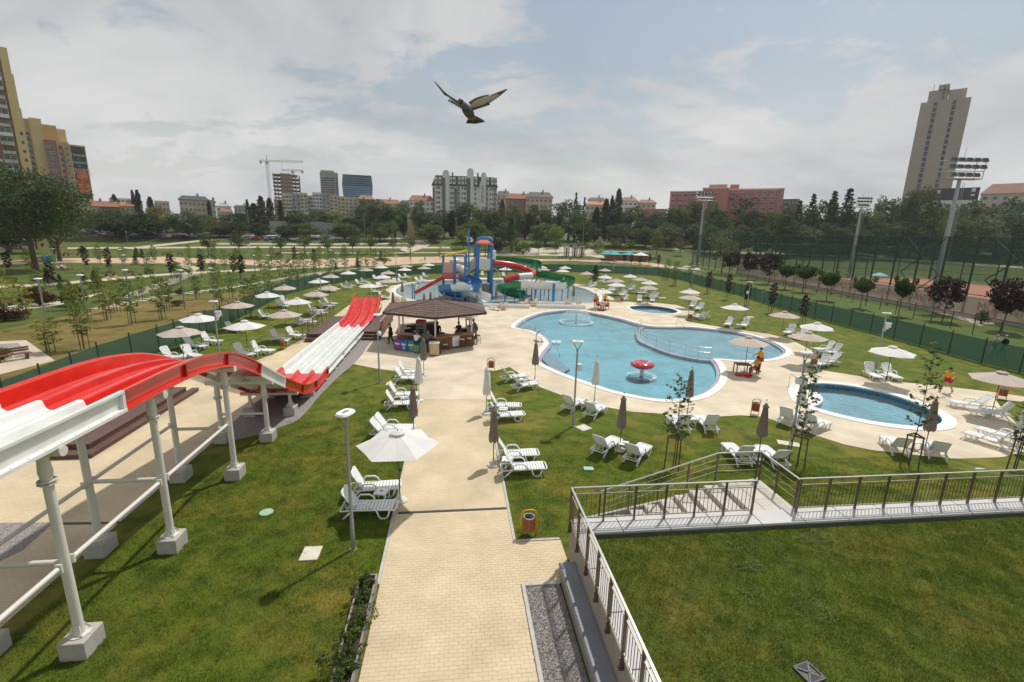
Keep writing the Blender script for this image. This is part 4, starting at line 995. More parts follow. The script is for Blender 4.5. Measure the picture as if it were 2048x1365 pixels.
house('row of red tiled houses behind the trees, left of the gabled block', 748, 800, 330, 408, 398, M_cream, M_tile, .05, 2, 7)
house('grey flats with pale roofs left of the gabled block', 800, 840, 340, 405, 400, M_greyb, M_slate, .1, 2, 5)
house('old house with red mansard roof beside the white gabled block', 818, 868, 320, 402, 390, M_wallw, M_tile, .12, 3, 6)
house('dark roofed house right behind the gabled block', 994, 1020, 330, 392, 381, M_cream, M_slate, .1, 2, 3)
house('red roofed brown house right of the gabled block', 1012, 1068, 310, 398, 386, M_redbr, M_tile, .1, 2, 6)
house('peach apartment house with dark curved roof and balconies', 1052, 1105, 300, 395, 383, mat('peach_render', (0.58, 0.42, 0.32), 0.85, var=.05, scale=.2), M_slate, .12, 4, 6)
house('house with bright orange roof between the conifers', 1172, 1216, 290, 410, 402, M_cream, mat('bright_tiles', (0.46, 0.19, 0.10), 0.85, var=.1, scale=.5), .08, 2, 5)
house('grey roofed house above the orange roof', 1176, 1210, 330, 400, 394, M_wallw, M_slate, .1, 1, 4)
house('pale stepped flats with brown roofs left of the pink block', 1240, 1275, 320, 402, 393, M_wallw, M_redbr, .2, 2, 4)
house('cream flats with low brown roof nearest the pink block', 1274, 1312, 320, 406, 398, M_cream, M_redbr, .2, 1, 4)
house('low pink annex among the trees left of the pink block', 1282, 1332, 255, 418, 416, M_pinkb, None, .1, 1, 5)
house('dark blue building half hidden right of the pink block', 1561, 1600, 330, 398, 394, mat('navy_cladding', (0.05, 0.06, 0.12), .6, var=.2, scale=.3), None, .1, 1, 5)
b = Bld('mansard_house', 'dark grey mansard roofed house below the concrete tower', 1905, 228)
X = lambda p: b.x(p, 400); b.boxp('wall', X(1853), X(1957), 0, 12, 0, b.z(400, 1905), M_wallw); b.boxp('mansard', X(1855), X(1955), .4, 12, b.z(399.5, 1905), b.z(375, 1905), M_slate)
for p_ in (1872, 1943): b.win(X(p_), .4, b.z(381, p_), 1.4, 1.5, m=M_frame, kind='skylight'); b.win(X(p_), .4, b.z(391, p_), 1.4, .9, m=M_frame, kind='skylight')
b.grid(X(1856), X(1954), 6, b.z(420, 1905), b.z(402, 1905), 1, 1.5, 1.6, frame=True)
house('tan apartment house with red awnings at the right edge', 1958, 2110, 226, 385, 362, M_cream, M_redbr, .12, 2, 7)
house('small yellow building with dark flat roof among the trees', 815, 848, 240, 428, 425, M_yellow, None, .1, 1, 4)
# long low grey hall left of centre
b = Bld('market_hall', 'long low grey metal hall with sloping roof beyond the car park', 640, 232)
X = lambda p: b.x(p, 455); m = MB(); za, zb_, zc_ = b.z(443, 545), b.z(444, 640), b.z(453, 708)
m.add([(X(543), 0, 0), (X(708), 0, 0), (X(708), 0, zc_), (X(640), 0, zb_), (X(543), 0, za), (X(543), 12, 0), (X(708), 12, 0), (X(708), 12, zc_), (X(640), 12, zb_), (X(543), 12, za)], [(0, 1, 2, 3, 4), (1, 6, 7, 2), (2, 7, 8, 3), (3, 8, 9, 4), (0, 4, 9, 5), (5, 9, 8, 7, 6)])
b.part('hall', m, mat('grey_cladding', (0.33, 0.34, 0.36), 0.6, var=.05, scale=.2))
for i in range(9): b.win(X(658 + i * 5.2), 0, 1.6, 1.1, 2.0)
# ================================================================== TREES AND PLANTS
def leaf_mat(name, col, var=0.25, isl=0.45, objr=0.22, trans=0.38):
    return mat(name, col, 0.65, spec=0.25, var=var, scale=0.6, isl=isl, objr=objr, trans=trans)
L_dark = leaf_mat('foliage_dark', (0.061, 0.096, 0.027)); L_mid = leaf_mat('foliage_mid', (0.092, 0.135, 0.037)); L_grey = leaf_mat('foliage_grey', (0.126, 0.165, 0.073))
L_yel = leaf_mat('foliage_yellow', (0.169, 0.156, 0.031)); L_bright = leaf_mat('foliage_bright', (0.150, 0.210, 0.040)); L_purp = leaf_mat('foliage_purple', (0.046, 0.025, 0.027), trans=0.1)
L_blue = leaf_mat('foliage_spruce', (0.046, 0.077, 0.034)); L_lime = leaf_mat('foliage_lime', (0.27, 0.29, 0.035)); L_maple = leaf_mat('foliage_maple', (0.078, 0.125, 0.032)); L_rust = leaf_mat('foliage_rust', (0.095, 0.038, 0.018)); L_pop = leaf_mat('foliage_poplar', (0.046, 0.073, 0.031))
def leaves_mesh(name, centres, radii, per, size, m, rng, flat=0.0, elong=1.0, fit=None):
    """leaf-sized faces in clumps"""
    C = np.repeat(np.array(centres, np.float32), per, 0); Rr = np.repeat(np.array(radii, np.float32), per, 0); n = len(C)
    d = rng.normal(size=(n, 3)); d /= np.linalg.norm(d, axis=1)[:, None]; r = rng.uniform(0.35, 1, n) ** 0.6
    P = C + d * Rr * r[:, None]
    a = rng.normal(size=(n, 3)); a[:, 2] *= 1 - flat; a /= np.linalg.norm(a, axis=1)[:, None]; b = np.cross(a, rng.normal(size=(n, 3))); b /= np.linalg.norm(b, axis=1)[:, None]
    s = (size * rng.uniform(.6, 1.3, n))[:, None]
    if fit:
        P[:, 2] += 0; top = np.percentile(P[:, 2], 99.5); P[:, 2] *= fit[0] / top; rq = np.percentile(np.hypot(P[:, 0], P[:, 1]), 96); P[:, :2] *= fit[1] / 2 / rq
    V = np.stack([P - a * s * .5 * elong, P + b * s * .34, P + a * s * .5 * elong, P - b * s * .34], 1).astype(np.float32)
    me = bpy.data.meshes.new(name); me.vertices.add(n * 4); me.vertices.foreach_set('co', V.ravel()); me.loops.add(n * 4); me.loops.foreach_set('vertex_index', np.arange(n * 4, dtype=np.int32))
    me.polygons.add(n); me.polygons.foreach_set('loop_start', np.arange(0, n * 4, 4, dtype=np.int32)); me.polygons.foreach_set('loop_total', np.full(n, 4, np.int32)); me.update(calc_edges=True); me.materials.append(m); return me
def limb(mb, rng, p, d, L, r, depth, ends):
    pts = [Vector(p)]; dd = Vector(d).normalized(); rs = [r]
    for k in range(4):
        dd = (dd + Vector(rng.normal(size=3)) * .16).normalized(); pts.append(pts[-1] + dd * L / 4); rs.append(r * (1 - .17 * (k + 1)))
    mb.tube(pts, rs, 6 if depth < 2 else 4, cap=False)
    if depth <= 0: ends.append(pts[-1]); return
    for k in range(3):
        q = pts[2 + k % 3]; nd = (dd + Vector(rng.normal(size=3)) * .75 + Vector((0, 0, .1))).normalized(); limb(mb, rng, q, nd, L * .62, rs[-1] * .75, depth - 1, ends)
    ends.append(pts[-1])
PROTO = {}
def broad(key, m, seed, h=12., w=9., base=.22, clumps=46, per=46, size=.55, squash=1.0, trunk_r=.28, gap=.75):
    rng = np.random.default_rng(seed); tm = MB(); ends = []
    tm.tube([(0, 0, 0), (.05, .02, h * .12), (.1, -.05, h * base * 1.3)], [trunk_r * 1.25, trunk_r, trunk_r * .8], 8, cap=False)
    for k in range(5):
        a = k * 1.256 + rng.uniform(-.4, .4); limb(tm, rng, (.1, -.05, h * (base + .05 * (k % 3))), (math.cos(a) * .7, math.sin(a) * .7, 1.0), h * .36, trunk_r * .55, 1, ends)
    cs, rs = [], []; cz = h * (1 + base) / 2; rz = h * (1 - base) / 2 * squash; lob = rng.uniform(.75, 1.15, 8)
    for i in range(clumps):
        u = rng.normal(size=3); u /= np.linalg.norm(u); rr_ = rng.uniform(.35, 1) ** .45 * gap
        k = lob[int((math.atan2(u[1], u[0]) + math.pi) / 6.2832 * 7.99)]
        cs.append((u[0] * w / 2 * rr_ * k, u[1] * w / 2 * rr_ * k, cz + u[2] * rz * rr_)); q = w * rng.uniform(.11, .19); rs.append((q, q, q * .8))
    for e in ends[::2]: cs.append(tuple(e)); rs.append((w * .11,) * 3)
    PROTO[key] = ('tree', tm.mesh('trunk', M_bark, True), leaves_mesh('crown', cs, rs, per, size, m, rng, fit=(h, w)), h, w)
def column(key, m, seed, h=16., w=3.2, base=.06, clumps=40, per=40, size=.4, shape='poplar', trunk_r=.2, droop=0):
    rng = np.random.default_rng(seed); tm = MB(); tm.tube([(0, 0, 0), (0, 0, h * .5), (0, 0, h * .96)], [trunk_r, trunk_r * .6, .03], 7, cap=False); cs, rs = [], []
    for i in range(clumps):
        t = (i + rng.uniform(0, 1)) / clumps; z = h * (base + (1 - base) * t * .97)
        if shape == 'poplar': rad = w / 2 * math.sin(math.pi * min(.97, (t * .86 + .1))) ** .6
        else: rad = w / 2 * (1 - t) ** .85 + .03 * w
        a = i * 2.4 + rng.uniform(-.5, .5); k = rng.uniform(.45, .8); q = max(rad * .55, .12 * w * .6)
        cs.append((math.cos(a) * rad * k, math.sin(a) * rad * k, z)); rs.append((q, q, q * (1.3 if shape == 'poplar' else .5)))
        if shape != 'poplar' and i % 2 == 0: tm.tube([(0, 0, z), (math.cos(a) * rad * .9, math.sin(a) * rad * .9, z - rad * .15)], [.03, .01], 4, cap=False)
    PROTO[key] = ('tree', tm.mesh('trunk', M_bark, True), leaves_mesh('crown', cs, rs, per, size, m, rng), h, w)
for i, (m, sd) in enumerate(((L_dark, 1), (L_mid, 2), (L_dark, 3), (L_grey, 4), (L_mid, 5), (L_yel, 6))):
    broad('broad%d' % i, m, sd, base=.10, clumps=74, per=55, size=.5, gap=.92)
broad('round_bright', L_bright, 11, 6., 5., .2, 34, 40, .34, trunk_r=.12)
broad('young', L_grey, 12, 6., 5.2, .3, 34, 34, .30, trunk_r=.09, gap=.85); broad('young2', L_mid, 13, 6., 4.6, .3, 30, 34, .30, trunk_r=.09, gap=.85)
broad('maple_purple', L_purp, 14, 4.6, 3.5, .32, 44, 60, .22, trunk_r=.06, gap=.8); broad('maple_purple2', L_purp, 15, 4.6, 3.7, .30, 44, 60, .22, trunk_r=.06, gap=.85)
broad('catalpa', L_maple, 16, 3.4, 2.7, .50, 40, 80, .20, trunk_r=.05, gap=.8)
broad('acacia', L_dark, 21, 19, 17, .30, 110, 110, .42, .85, .42, .95); broad('acacia2', L_dark, 22, 17, 15, .25, 80, 90, .42, .9, .38, .9)
column('poplar', L_pop, 31, clumps=70, per=70, size=.42); column('poplar2', L_dark, 32, clumps=76, per=70, size=.42)
column('spruce', L_blue, 33, 12, 5, .05, 60, 34, .36, 'cone', .18); column('spruce_small', L_blue, 34, 2.6, 1.7, .04, 34, 40, .14, 'cone', .05)
def sapling(key, m, seed, h, w, lo=.42, n=14, per=14, size=.16, stake=True, stem=.025):
    rng = np.random.default_rng(seed); tm = MB(); tm.tube([(0, 0, 0), (.03, .02, h * .5), (0, .03, h)], [stem, stem * .8, .008], 5, cap=False); cs, rs = [], []
    for i in range(n):
        t = i / (n - 1); z = h * (lo + (1 - lo) * t); rad = w / 2 * (.35 + .65 * math.sin(math.pi * (.15 + .75 * t))); a = i * 2.4
        cs.append((math.cos(a) * rad * .6, math.sin(a) * rad * .6, z)); rs.append((rad * .5, rad * .5, h * .05)); tm.tube([(0, 0, z - .15), (math.cos(a) * rad * .7, math.sin(a) * rad * .7, z)], [.01, .004], 4, cap=False)
    PROTO[key] = ('tree', tm.mesh('trunk', M_bark, True), leaves_mesh('crown', cs, rs, per, size, m, rng), h, w)
sapling('sap_green', L_bright, 41, 4.2, 1.7, .3, 18, 46, .16); sapling('sap_lime', L_lime, 42, 4.0, 1.4, .25, 16, 36, .16); sapling('sap_purple', L_purp, 43, 4.0, 1.0, .35, 16, 46, .18); sapling('sap_dark', L_bright, 44, 4.0, 1.8, .3, 18, 44, .16)
def shrub(key, m, seed, h, w, clumps=18, per=60, size=.12):
    rng = np.random.default_rng(seed); tm = MB(); cs, rs = [], []
    for i in range(clumps):
        u = rng.normal(size=3); u /= np.linalg.norm(u); u[2] = abs(u[2]); cs.append((u[0] * w * .3, u[1] * w * .3, h * .25 + u[2] * h * .45)); rs.append((w * .2, w * .2, h * .22)); tm.tube([(0, 0, 0), cs[-1]], [.02, .008], 4, cap=False)
    PROTO[key] = ('shrub', tm.mesh('stems', M_bark), leaves_mesh('foliage', cs, rs, per, size, m, rng), h, w)
shrub('shrub_rust', L_rust, 51, 2.2, 2.4, 20, 80, .16); shrub('shrub_green', L_mid, 52, 1.4, 1.8); shrub('shrub_dark', L_dark, 53, 1.2, 1.8); shrub('shrub_purple', L_purp, 54, 3.5, 3.2, 24, 80, .22)
M_stake = mat('stake_wood', (0.14, 0.085, 0.05), 0.9, var=0.2, scale=8)
def mk_stakes(h, r):
    m = MB()
    for k in range(3):
        a = k * 2.094 + .5; m.tube([(math.cos(a) * r, math.sin(a) * r, 0), (math.cos(a) * r, math.sin(a) * r, h)], .028, 6)
    t = MB()
    for k in range(3):
        a, b = k * 2.094 + .5, (k + 1) * 2.094 + .5; t.bar((math.cos(a) * r * 1.1, math.sin(a) * r * 1.1, h - .03), (math.cos(b) * r * 1.1, math.sin(b) * r * 1.1, h - .03), .03, .06)
    return m.mesh('stakes', M_stake), t.mesh('cross_bar', M_stake)
STAKE_POST = MB().tube([(0, 0, 0), (0, 0, 1.5)], .028, 6).mesh('stake', M_stake)
_, STAKE_BAR = mk_stakes(1.5, .3)
TREES = {}
def plant(key, loc, h, w=None, name='tree', row=None, cat='tree', stakes=False, label=None, lean=0):
    kind, tm, cm, h0, w0 = PROTO[key]; t = link(name, None); t.location = loc; t.rotation_euler = (lean, 0, random.uniform(0, 6.28)); sz = h / h0; sx = (w / w0) if w else sz
    t['category'] = cat
    for nm, me in (('trunk' if kind == 'tree' else 'stems', tm), ('crown' if kind == 'tree' else 'foliage', cm)):
        o = link(nm, me, t); o.scale = (sx, sx, sz)
    if stakes:
        for k in range(3):
            a = k * 2.094 + .5; o = link('stake', STAKE_POST, t); o.location = (math.cos(a) * .3, math.sin(a) * .3, 0)
        link('stake_rail', STAKE_BAR, t)
    if label: t['label'] = label
    if row: TREES.setdefault(row, []).append(t); t['group'] = row[1]
    return t
def bg(px, dist, top, wpx, key, row, name='broadleaf_tree'):
    p = B(px, dist); h = D(px, top, dist).z - p.z; return plant(key, p, h, wpx * dist / F_PX, name, row)
R_L = ('broadleaf tree at the far left side of the park', 'trees at the left of the park'); R_C = ('broadleaf tree in the dark belt behind the park', 'trees of the belt behind the park'); R_R = ('broadleaf tree of the wooded edge behind the tennis courts', 'trees behind the tennis courts')
R_P = ('slim dark poplar standing above the belt', 'poplars above the tree belt'); R_S = ('dark conifer rising over the tree line', 'conifers over the tree line'); R_B = ('small bright green round tree before the dark belt', 'bright young trees')
k_ = ['broad0', 'broad1', 'broad2', 'broad3', 'broad4']
# left
plant('acacia', B(72, 92), D(60, 338, 92).z, 19, 'acacia_tree', None, label='big open-crowned acacia with forked trunk at the left edge')
plant('acacia2', B(-10, 100), D(0, 352, 100).z, 19, 'acacia_tree', None, label='dense acacia cut by the left edge of the picture')
plant('acacia2', B(120, 118), D(120, 400, 118).z, 15, 'acacia_tree', None, label='lower acacia just right of the big open-crowned one')
plant('broad0', B(20, 140), D(20, 400, 140).z, 20, 'broadleaf_tree', None, label='dark tree behind the acacias at the left edge')
for px, dist, top, w, key in ((232, 205, 420, 110, 'broad0'), (285, 200, 428, 85, 'broad2'), (200, 215, 425, 60, 'broad1'), (318, 212, 413, 62, 'broad5'), (379, 205, 424, 72, 'broad0'), (352, 225, 432, 40, 'broad1'), (430, 222, 437, 42, 'broad5'), (415, 236, 430, 40, 'broad4'), (160, 230, 430, 50, 'broad3')): bg(px, dist, top, w, key, R_L)
for px, top, w, dist in ((275, 379, 8, 250), (285, 379, 13, 245), (308, 393, 15, 250), (238, 388, 14, 255), (500, 398, 9, 240), (527, 391, 17, 238), (544, 395, 17, 238), (565, 400, 11, 236), (512, 406, 22, 242), (1231, 376, 17, 240), (1219, 390, 12, 238), (1208, 396, 18, 236), (1190, 413, 18, 232), (905, 420, 20, 228), (1003, 398, 13, 250), (424, 400, 8, 246)): bg(px, dist, top, w, 'poplar' if px % 2 else 'poplar2', R_P, 'poplar_tree')
for px, top, w, dist in ((1148, 382, 20, 250), (1165, 392, 19, 246), (1610, 384, 42, 205), (1650, 378, 50, 206), (1679, 373, 54, 207), (1585, 398, 36, 205)): bg(px, dist, top, w, 'spruce', R_S, 'conifer_tree')
CEN = [(597,423,52),(478,427,72),(640,419,42),(673,427,82),(732,400,56),(759,402,62),(720,431,36),(790,415,74),(808,409,44),(841,404,36),(888,421,46),(933,407,66),(968,416,36),(990,421,56),(1026,411,46),(1073,413,68),(1112,433,46),(1136,402,66),(1148,425,54),(1190,424,40),(1262,415,64),(1307,427,56),(1344,413,66),(1385,404,48),(1415,404,46),(1477,397,96),(1426,420,66),(1538,423,66),(1579,411,86),(1050,428,50),(865,428,44),(700,436,50),(545,436,40),(830,430,40),(1230,432,50),(1290,436,46),(1370,426,56),(1500,424,60)]
for i, (px, top, w) in enumerate(CEN): bg(px, 224 + (i * 37 % 30), top, w, k_[(i * 7) % 5] if w < 90 else 'broad1', R_C)
for px, top, w in ((470,445,60),(520,447,50),(610,448,70),(690,447,60),(760,446,50),(860,449,60),(940,446,60),(1010,447,50),(1090,449,60),(1170,444,60),(1240,449,60),(1330,447,60),(1400,444,60),(440,450,40),(570,452,40),(1290,455,50)): bg(px, 212, top, w, k_[(px // 10) % 5], R_C)
for px, top, w in ((1640,402,46),(1759,398,56),(1817,376,66),(1710,420,66),(1679,418,66),(1772,412,62),(1864,412,76),(1936,416,66),(1987,416,76),(2036,416,66),(1605,430,60),(1560,428,50),(1835,424,60),(1900,428,60),(2075,410,80),(1735,440,60),(1655,440,60)): bg(px, 200 + (px * 13 % 24), top, w * 1.15, k_[(px // 7) % 5] if px not in (1640, 1772) else 'broad1', R_R)
for px, top, w in ((1600,452,60),(1650,448,60),(1700,450,60),(1750,446,60),(1800,444,64),(1850,440,60),(1900,438,64),(1950,432,64),(2000,430,70),(2050,426,70),(1560,452,60),(1520,455,50),(1470,452,60),(1420,455,50),(1995,400,60),(2050,398,70),(1925,402,50)): bg(px, 198 if top > 425 else 214, top, w * 1.15, k_[(px // 7) % 5], R_R)
for px, top, w, dist in ((765,452,22,208),(783,443,27,214),(927,458,28,196),(976,460,20,196),(966,448,22,204),(950,436,24,216),(1312,458,30,186),(1112,450,34,204)): bg(px, dist, top, w, 'round_bright', R_B, 'round_tree')
# park trees
R_Y = ('young fluffy grey-green tree on the park lawn', 'young trees of the park')
for px, by, top, w in ((418,512,468,36),(480,512,464,40),(562,508,474,30),(610,508,470,34),(656,512,470,34),(706,508,471,34),(742,507,470,34),(787,506,474,20),(820,508,473,36),(1076,508,480,26),(1112,507,482,26),(1165,509,483,28),(1195,508,482,22),(1230,505,478,24),(990,505,484,30),(1360,512,483,24),(1260,508,480,22)):
    p = GT(px, by); bg(px, p.y, top, w, 'young' if px % 2 else 'young2', R_Y, 'park_tree')
p = GT(1022, 506); plant('spruce', p, D(1022, 436, p.y).z - p.z, 42 * p.y / F_PX, 'spruce_tree', label='tall dark spruce standing behind the green slide tower')
p = GT(996, 506); plant('shrub_purple', p, 6, 5.5, 'plum_shrub', cat='shrub', label='purple plum shrub left of the tall spruce')
p = GT(1046, 508); plant('shrub_green', p, 5, 7, 'round_shrub', cat='shrub', label='round green shrub at the right foot of the tall spruce')
# saplings with stakes
R_SG = ('staked thin sapling with light leaves in the park', 'staked saplings of the park'); R_SP = ('staked purple-leaved sapling in the park', 'staked purple saplings of the park'); R_SL = ('sapling with lime yellow leaves on the dry slope', 'lime saplings')
for px, by, top in ((60,545,500),(170,700,590),(265,650,560),(325,640,555),(395,600,552),(405,540,498),(440,620,540),(480,560,500),(500,640,560),(540,592,520),(580,585,520),(610,560,505),(660,560,505),(690,545,498),(520,545,495),(450,545,500),(360,570,525),(300,560,515),(345,545,505),(1334,560,518),(1350,572,525),(1380,560,525),(80,600,540),(140,620,560),(200,585,535),(235,625,565),(285,600,550),(340,620,560),(380,560,515),(430,575,525),(465,600,545),(515,610,550),(560,555,505),(595,570,515),(630,555,505),(670,552,505),(720,545,502),(750,542,500),(430,530,492),(380,525,490),(310,530,492),(250,535,495),(200,530,492),(545,530,494),(640,525,492),(690,522,490)):
    p = G(px, by); plant('sap_green' if px % 3 else 'sap_dark', p, max(2.5, top and D(px, top, p.y).z), None, 'sapling', R_SG, stakes=True)
for px, by, top in ((20,550,505),(105,575,525),(110,520,480),(175,545,495),(220,545,497),(345,560,510),(405,555,510),(470,558,512),(485,562,512),(630,538,500),(590,530,495),(1280,532,512),(1298,530,508),(1262,531,510),(1248,527,508),(1316,535,510)):
    p = G(px, by); plant('sap_purple', p, max(2.2, D(px, top, p.y).z), 1.4, 'purple_sapling', R_SP, stakes=True)
for px, by, top in ((50,640,560),(155,640,572),(100,705,640),(8,640,520),(215,640,558),(640,540,505),(735,540,500),(820,520,490),(880,520,490),(770,535,500)):
    p = G(px, by); plant('sap_lime', p, max(2.5, D(px, top, p.y).z), 1.9, 'lime_sapling', R_SL, stakes=True)
# inside the fence on the right: staked dark columns
R_IF = ('staked dark-leaved sapling on the lawn along the right fence', 'staked saplings along the right fence')
for px, by, top in ((1328,557,532),(1348,570,525),(1382,578,548),(1415,588,545),(1454,600,550),(1492,613,567),(1541,627,568),(1604,648,592)):
    p = G(px, by); plant('sap_purple' if px > 1400 else 'sap_green', p, max(2.6, D(px, top, p.y).z), 1.1, 'purple_sapling' if px > 1400 else 'sapling', R_IF, stakes=True)
p = G(1190, 562); plant('spruce_small', p, 3.4, 2.6, 'spruce_tree', label='small spruce on the far lawn beyond the splash pool')
# row by the tennis fence
R_T = ('purple-leaved maple on the strip before the tennis windscreen', 'maples before the tennis courts'); R_K = ('small round-headed green tree on the strip before the tennis windscreen', 'round-headed trees before the tennis courts')
for px, by, top in ((1463,553,500),(1495,560,502),(1536,569,503),(1884,643,550),(2003,664,552),(1365,515,485),(1390,520,490)):
    p = G(px, by); plant('maple_purple' if px % 2 else 'maple_purple2', p, D(px, top, p.y).z * .94, D(px, top, p.y).z * .66, 'purple_maple', R_T)
p = G(1443, 548); plant('young', p, D(1443, 463, p.y).z, 70 * p.y / F_PX, 'light_tree', label='tall light green tree at the corner of the tennis courts')
for px, by, top in ((1570,579,529),(1605,585,531),(1653,601.5,543),(1719,617,554),(1797,632,556)):
    p = G(px, by); plant('catalpa', p, D(px, top, p.y).z, (41 if px < 1800 else 52) * p.y / F_PX, 'round_head_tree', R_K)
p = G(1962, 648); plant('shrub_green', p, 1.9, 1.9, 'shrub', cat='shrub', label='green shrub at the end of the path below the tennis courts')
# shrubs and small conifers of the park on the left
for px, by, h, w, key, lab in ((80,612,2.6,3.2,'shrub_rust','rust-red shrub beside the curved path, left one'), (150,612,2.8,2.8,'shrub_rust','rust-red shrub beside the curved path, right one'), (100,603,.9,2,'shrub_dark','low dark bush behind the left rust-red shrub'), (58,594,1.3,1.2,'shrub_dark','tiny dark bush by the bench'), (360,590,.9,1.6,'shrub_dark','low dark bush on the dry slope near the stepping slabs'), (355,612,.8,1.8,'shrub_dark','low dark bush in the middle of the dry slope'), (110,565,.8,.8,'shrub_dark','small dark bush beside the second park bench'), (165,508,2.6,3,'shrub_green','bush at the car park edge'), (10,640,1.6,4,'shrub_rust','low rusty shrub cut by the left edge'), (4,720,1.0,1.6,'shrub_green','green bush by the paved corner bench')):
    plant(key, G(px, by), h, w, 'shrub', cat='shrub', label=lab)
R_SS = ('small dark spruce on the park lawn', 'small spruces of the park')
for px, by, top in ((97,572,540),(123,580,548),(140,582,562),(170,570,545),(193,578,540),(218,535,517),(272,530,508),(285,517,498),(274,517,495),(672,540,524),(716,537,522),(715,535,515),(762,521,500)):
    p = G(px, by); plant('spruce_small', p, max(1.4, D(px, top, p.y).z), None, 'small_spruce', R_SS)
p = G(765, 523); plant('shrub_dark', p, 1.2, 6, 'planting_bed', cat='shrub', label='round planting bed in the middle of the park plaza')
# four near maples with stakes
def near_maple(px, by, top, label, seed, w=1.5, lo=.42):
    rng = np.random.default_rng(seed); b0 = G(px, by); u, v = uv_of(b0); z0 = bank_z(u, v); p = G(px, by, z0); h = D(px, top, p.y).z - z0; t = thing('maple_sapling', label, 'tree', p)
    tm = MB(); tm.tube([(0, 0, 0), (.03, .02, h * .4), (-.02, .01, h)], [.024, .018, .006], 6); lv = MB(); star = []
    for k in range(10):
        a = math.pi / 2 + k * math.pi / 5; r = (1.0 if k % 2 == 0 else .5); star.append((math.cos(a) * r, math.sin(a) * r))
    for i in range(28):
        tt = i / 27; z = h * (lo + (1 - lo) * tt); rad = w / 2 * (.3 + .7 * math.sin(math.pi * (.2 + .72 * tt))); a = i * 2.4 + rng.uniform(-.3, .3); e = Vector((math.cos(a) * rad, math.sin(a) * rad, z + .12)); tm.tube([(0, 0, z - .1), e], [.012, .005], 4, cap=False)
        for q in range(9):
            f = rng.uniform(.25, 1.05); c = Vector((0, 0, z - .1)).lerp(e, f) + Vector(rng.normal(size=3)) * .055; s = rng.uniform(.06, .105); M_ = Matrix.Translation(c) @ Euler((rng.uniform(-.8, .8), rng.uniform(-.8, .8), rng.uniform(0, 6.3))).to_matrix().to_4x4()
            lv.M = M_; lv.add([(0, 0, 0)] + [(x * s, y * s, -.15 * s * (x * x + y * y)) for x, y in star], [(0, k + 1, (k + 1) % 10 + 1) for k in range(10)])
    tm.build('trunk', M_bark, t); lv.build('crown', L_maple, t)
    for k in range(3):
        a = k * 2.094 + .9; m = MB(); m.tube([(math.cos(a) * .34, math.sin(a) * .34, -.02), (math.cos(a) * .30, math.sin(a) * .30, 1.45)], .028, 7); m.build('stake', M_stake, t)
        b_ = (k + 1) * 2.094 + .9; m = MB(); m.bar((math.cos(a) * .32, math.sin(a) * .32, 1.46), (math.cos(b_) * .32, math.sin(b_) * .32, 1.46), .05, .06); m.build('stake_rail', M_stake, t)
    m = MB(); a = .9; m.bar((math.cos(a) * .3, math.sin(a) * .3, 1.28), (0, 0, 1.2), .004, .03); m.bar((math.cos(a + 2.094) * .3, math.sin(a + 2.094) * .3, 1.28), (0, 0, 1.2), .004, .03); m.build('tie', mat('yellow_tie', (0.65, 0.45, 0.03), 0.6), t)
near_maple(1345, 940, 757, 'staked young maple before the main pool, left of the stairs', 61, 1.15, .38); near_maple(1592, 937, 737, 'staked young maple before the oval pool, by the lamp post', 62, .85, .36); near_maple(1817, 935, 690, 'tall staked young maple in front of the oval pool', 63, 1.05, .36); near_maple(2030, 945, 800, 'staked young maple at the right edge by the loungers', 64, 1.0, .4)
# planter box with shrubs at the path edge
PBW = .45
pb = thing('planter_box', 'long grey planter box with green shrubs along the path edge', 'planter', W(-5.84, -5.4), WANG)
m = MB(); L_ = 4.95
m.bb(0, .05, 0, L_, 0, .34); m.bb(.41, .46, 0, L_, 0, .34); m.bb(.05, .41, 0, .05, 0, .34); m.bb(.05, .41, L_ - .05, L_, 0, .34); m.build('box', mat('planter_wood', (0.26, 0.23, 0.20), 0.85, var=.15, scale=5), pb, bevel=.006)
m = MB(); m.bb(.05, .41, .05, L_ - .05, .02, .26); m.build('soil', M_soil, pb)
rng = np.random.default_rng(77)
for i, (y, s, mm) in enumerate(((4.65, .28, L_mid), (4.15, .42, L_maple), (3.35, .45, L_mid), (2.95, .26, L_bright), (2.45, .50, L_mid), (2.05, .42, L_maple), (1.55, .4, L_mid), (1.0, .45, L_maple), (.4, .4, L_mid))):
    cs = [(.23 + rng.normal() * s * .36, y + rng.normal() * s * .35, .30 + abs(rng.normal()) * s * .40) for _ in range(14)]; me = leaves_mesh('shrub', cs, [(s * .26,) * 3] * 14, 60, .055, mm, rng); link('shrub', me, pb)
    st_ = MB()
    for c in cs: st_.tube([(.23, y, .2), c], [.01, .004], 4, cap=False)
    st_.build('stems', M_bark, pb)
for row, objs in TREES.items():
    label_row(objs, row[0])
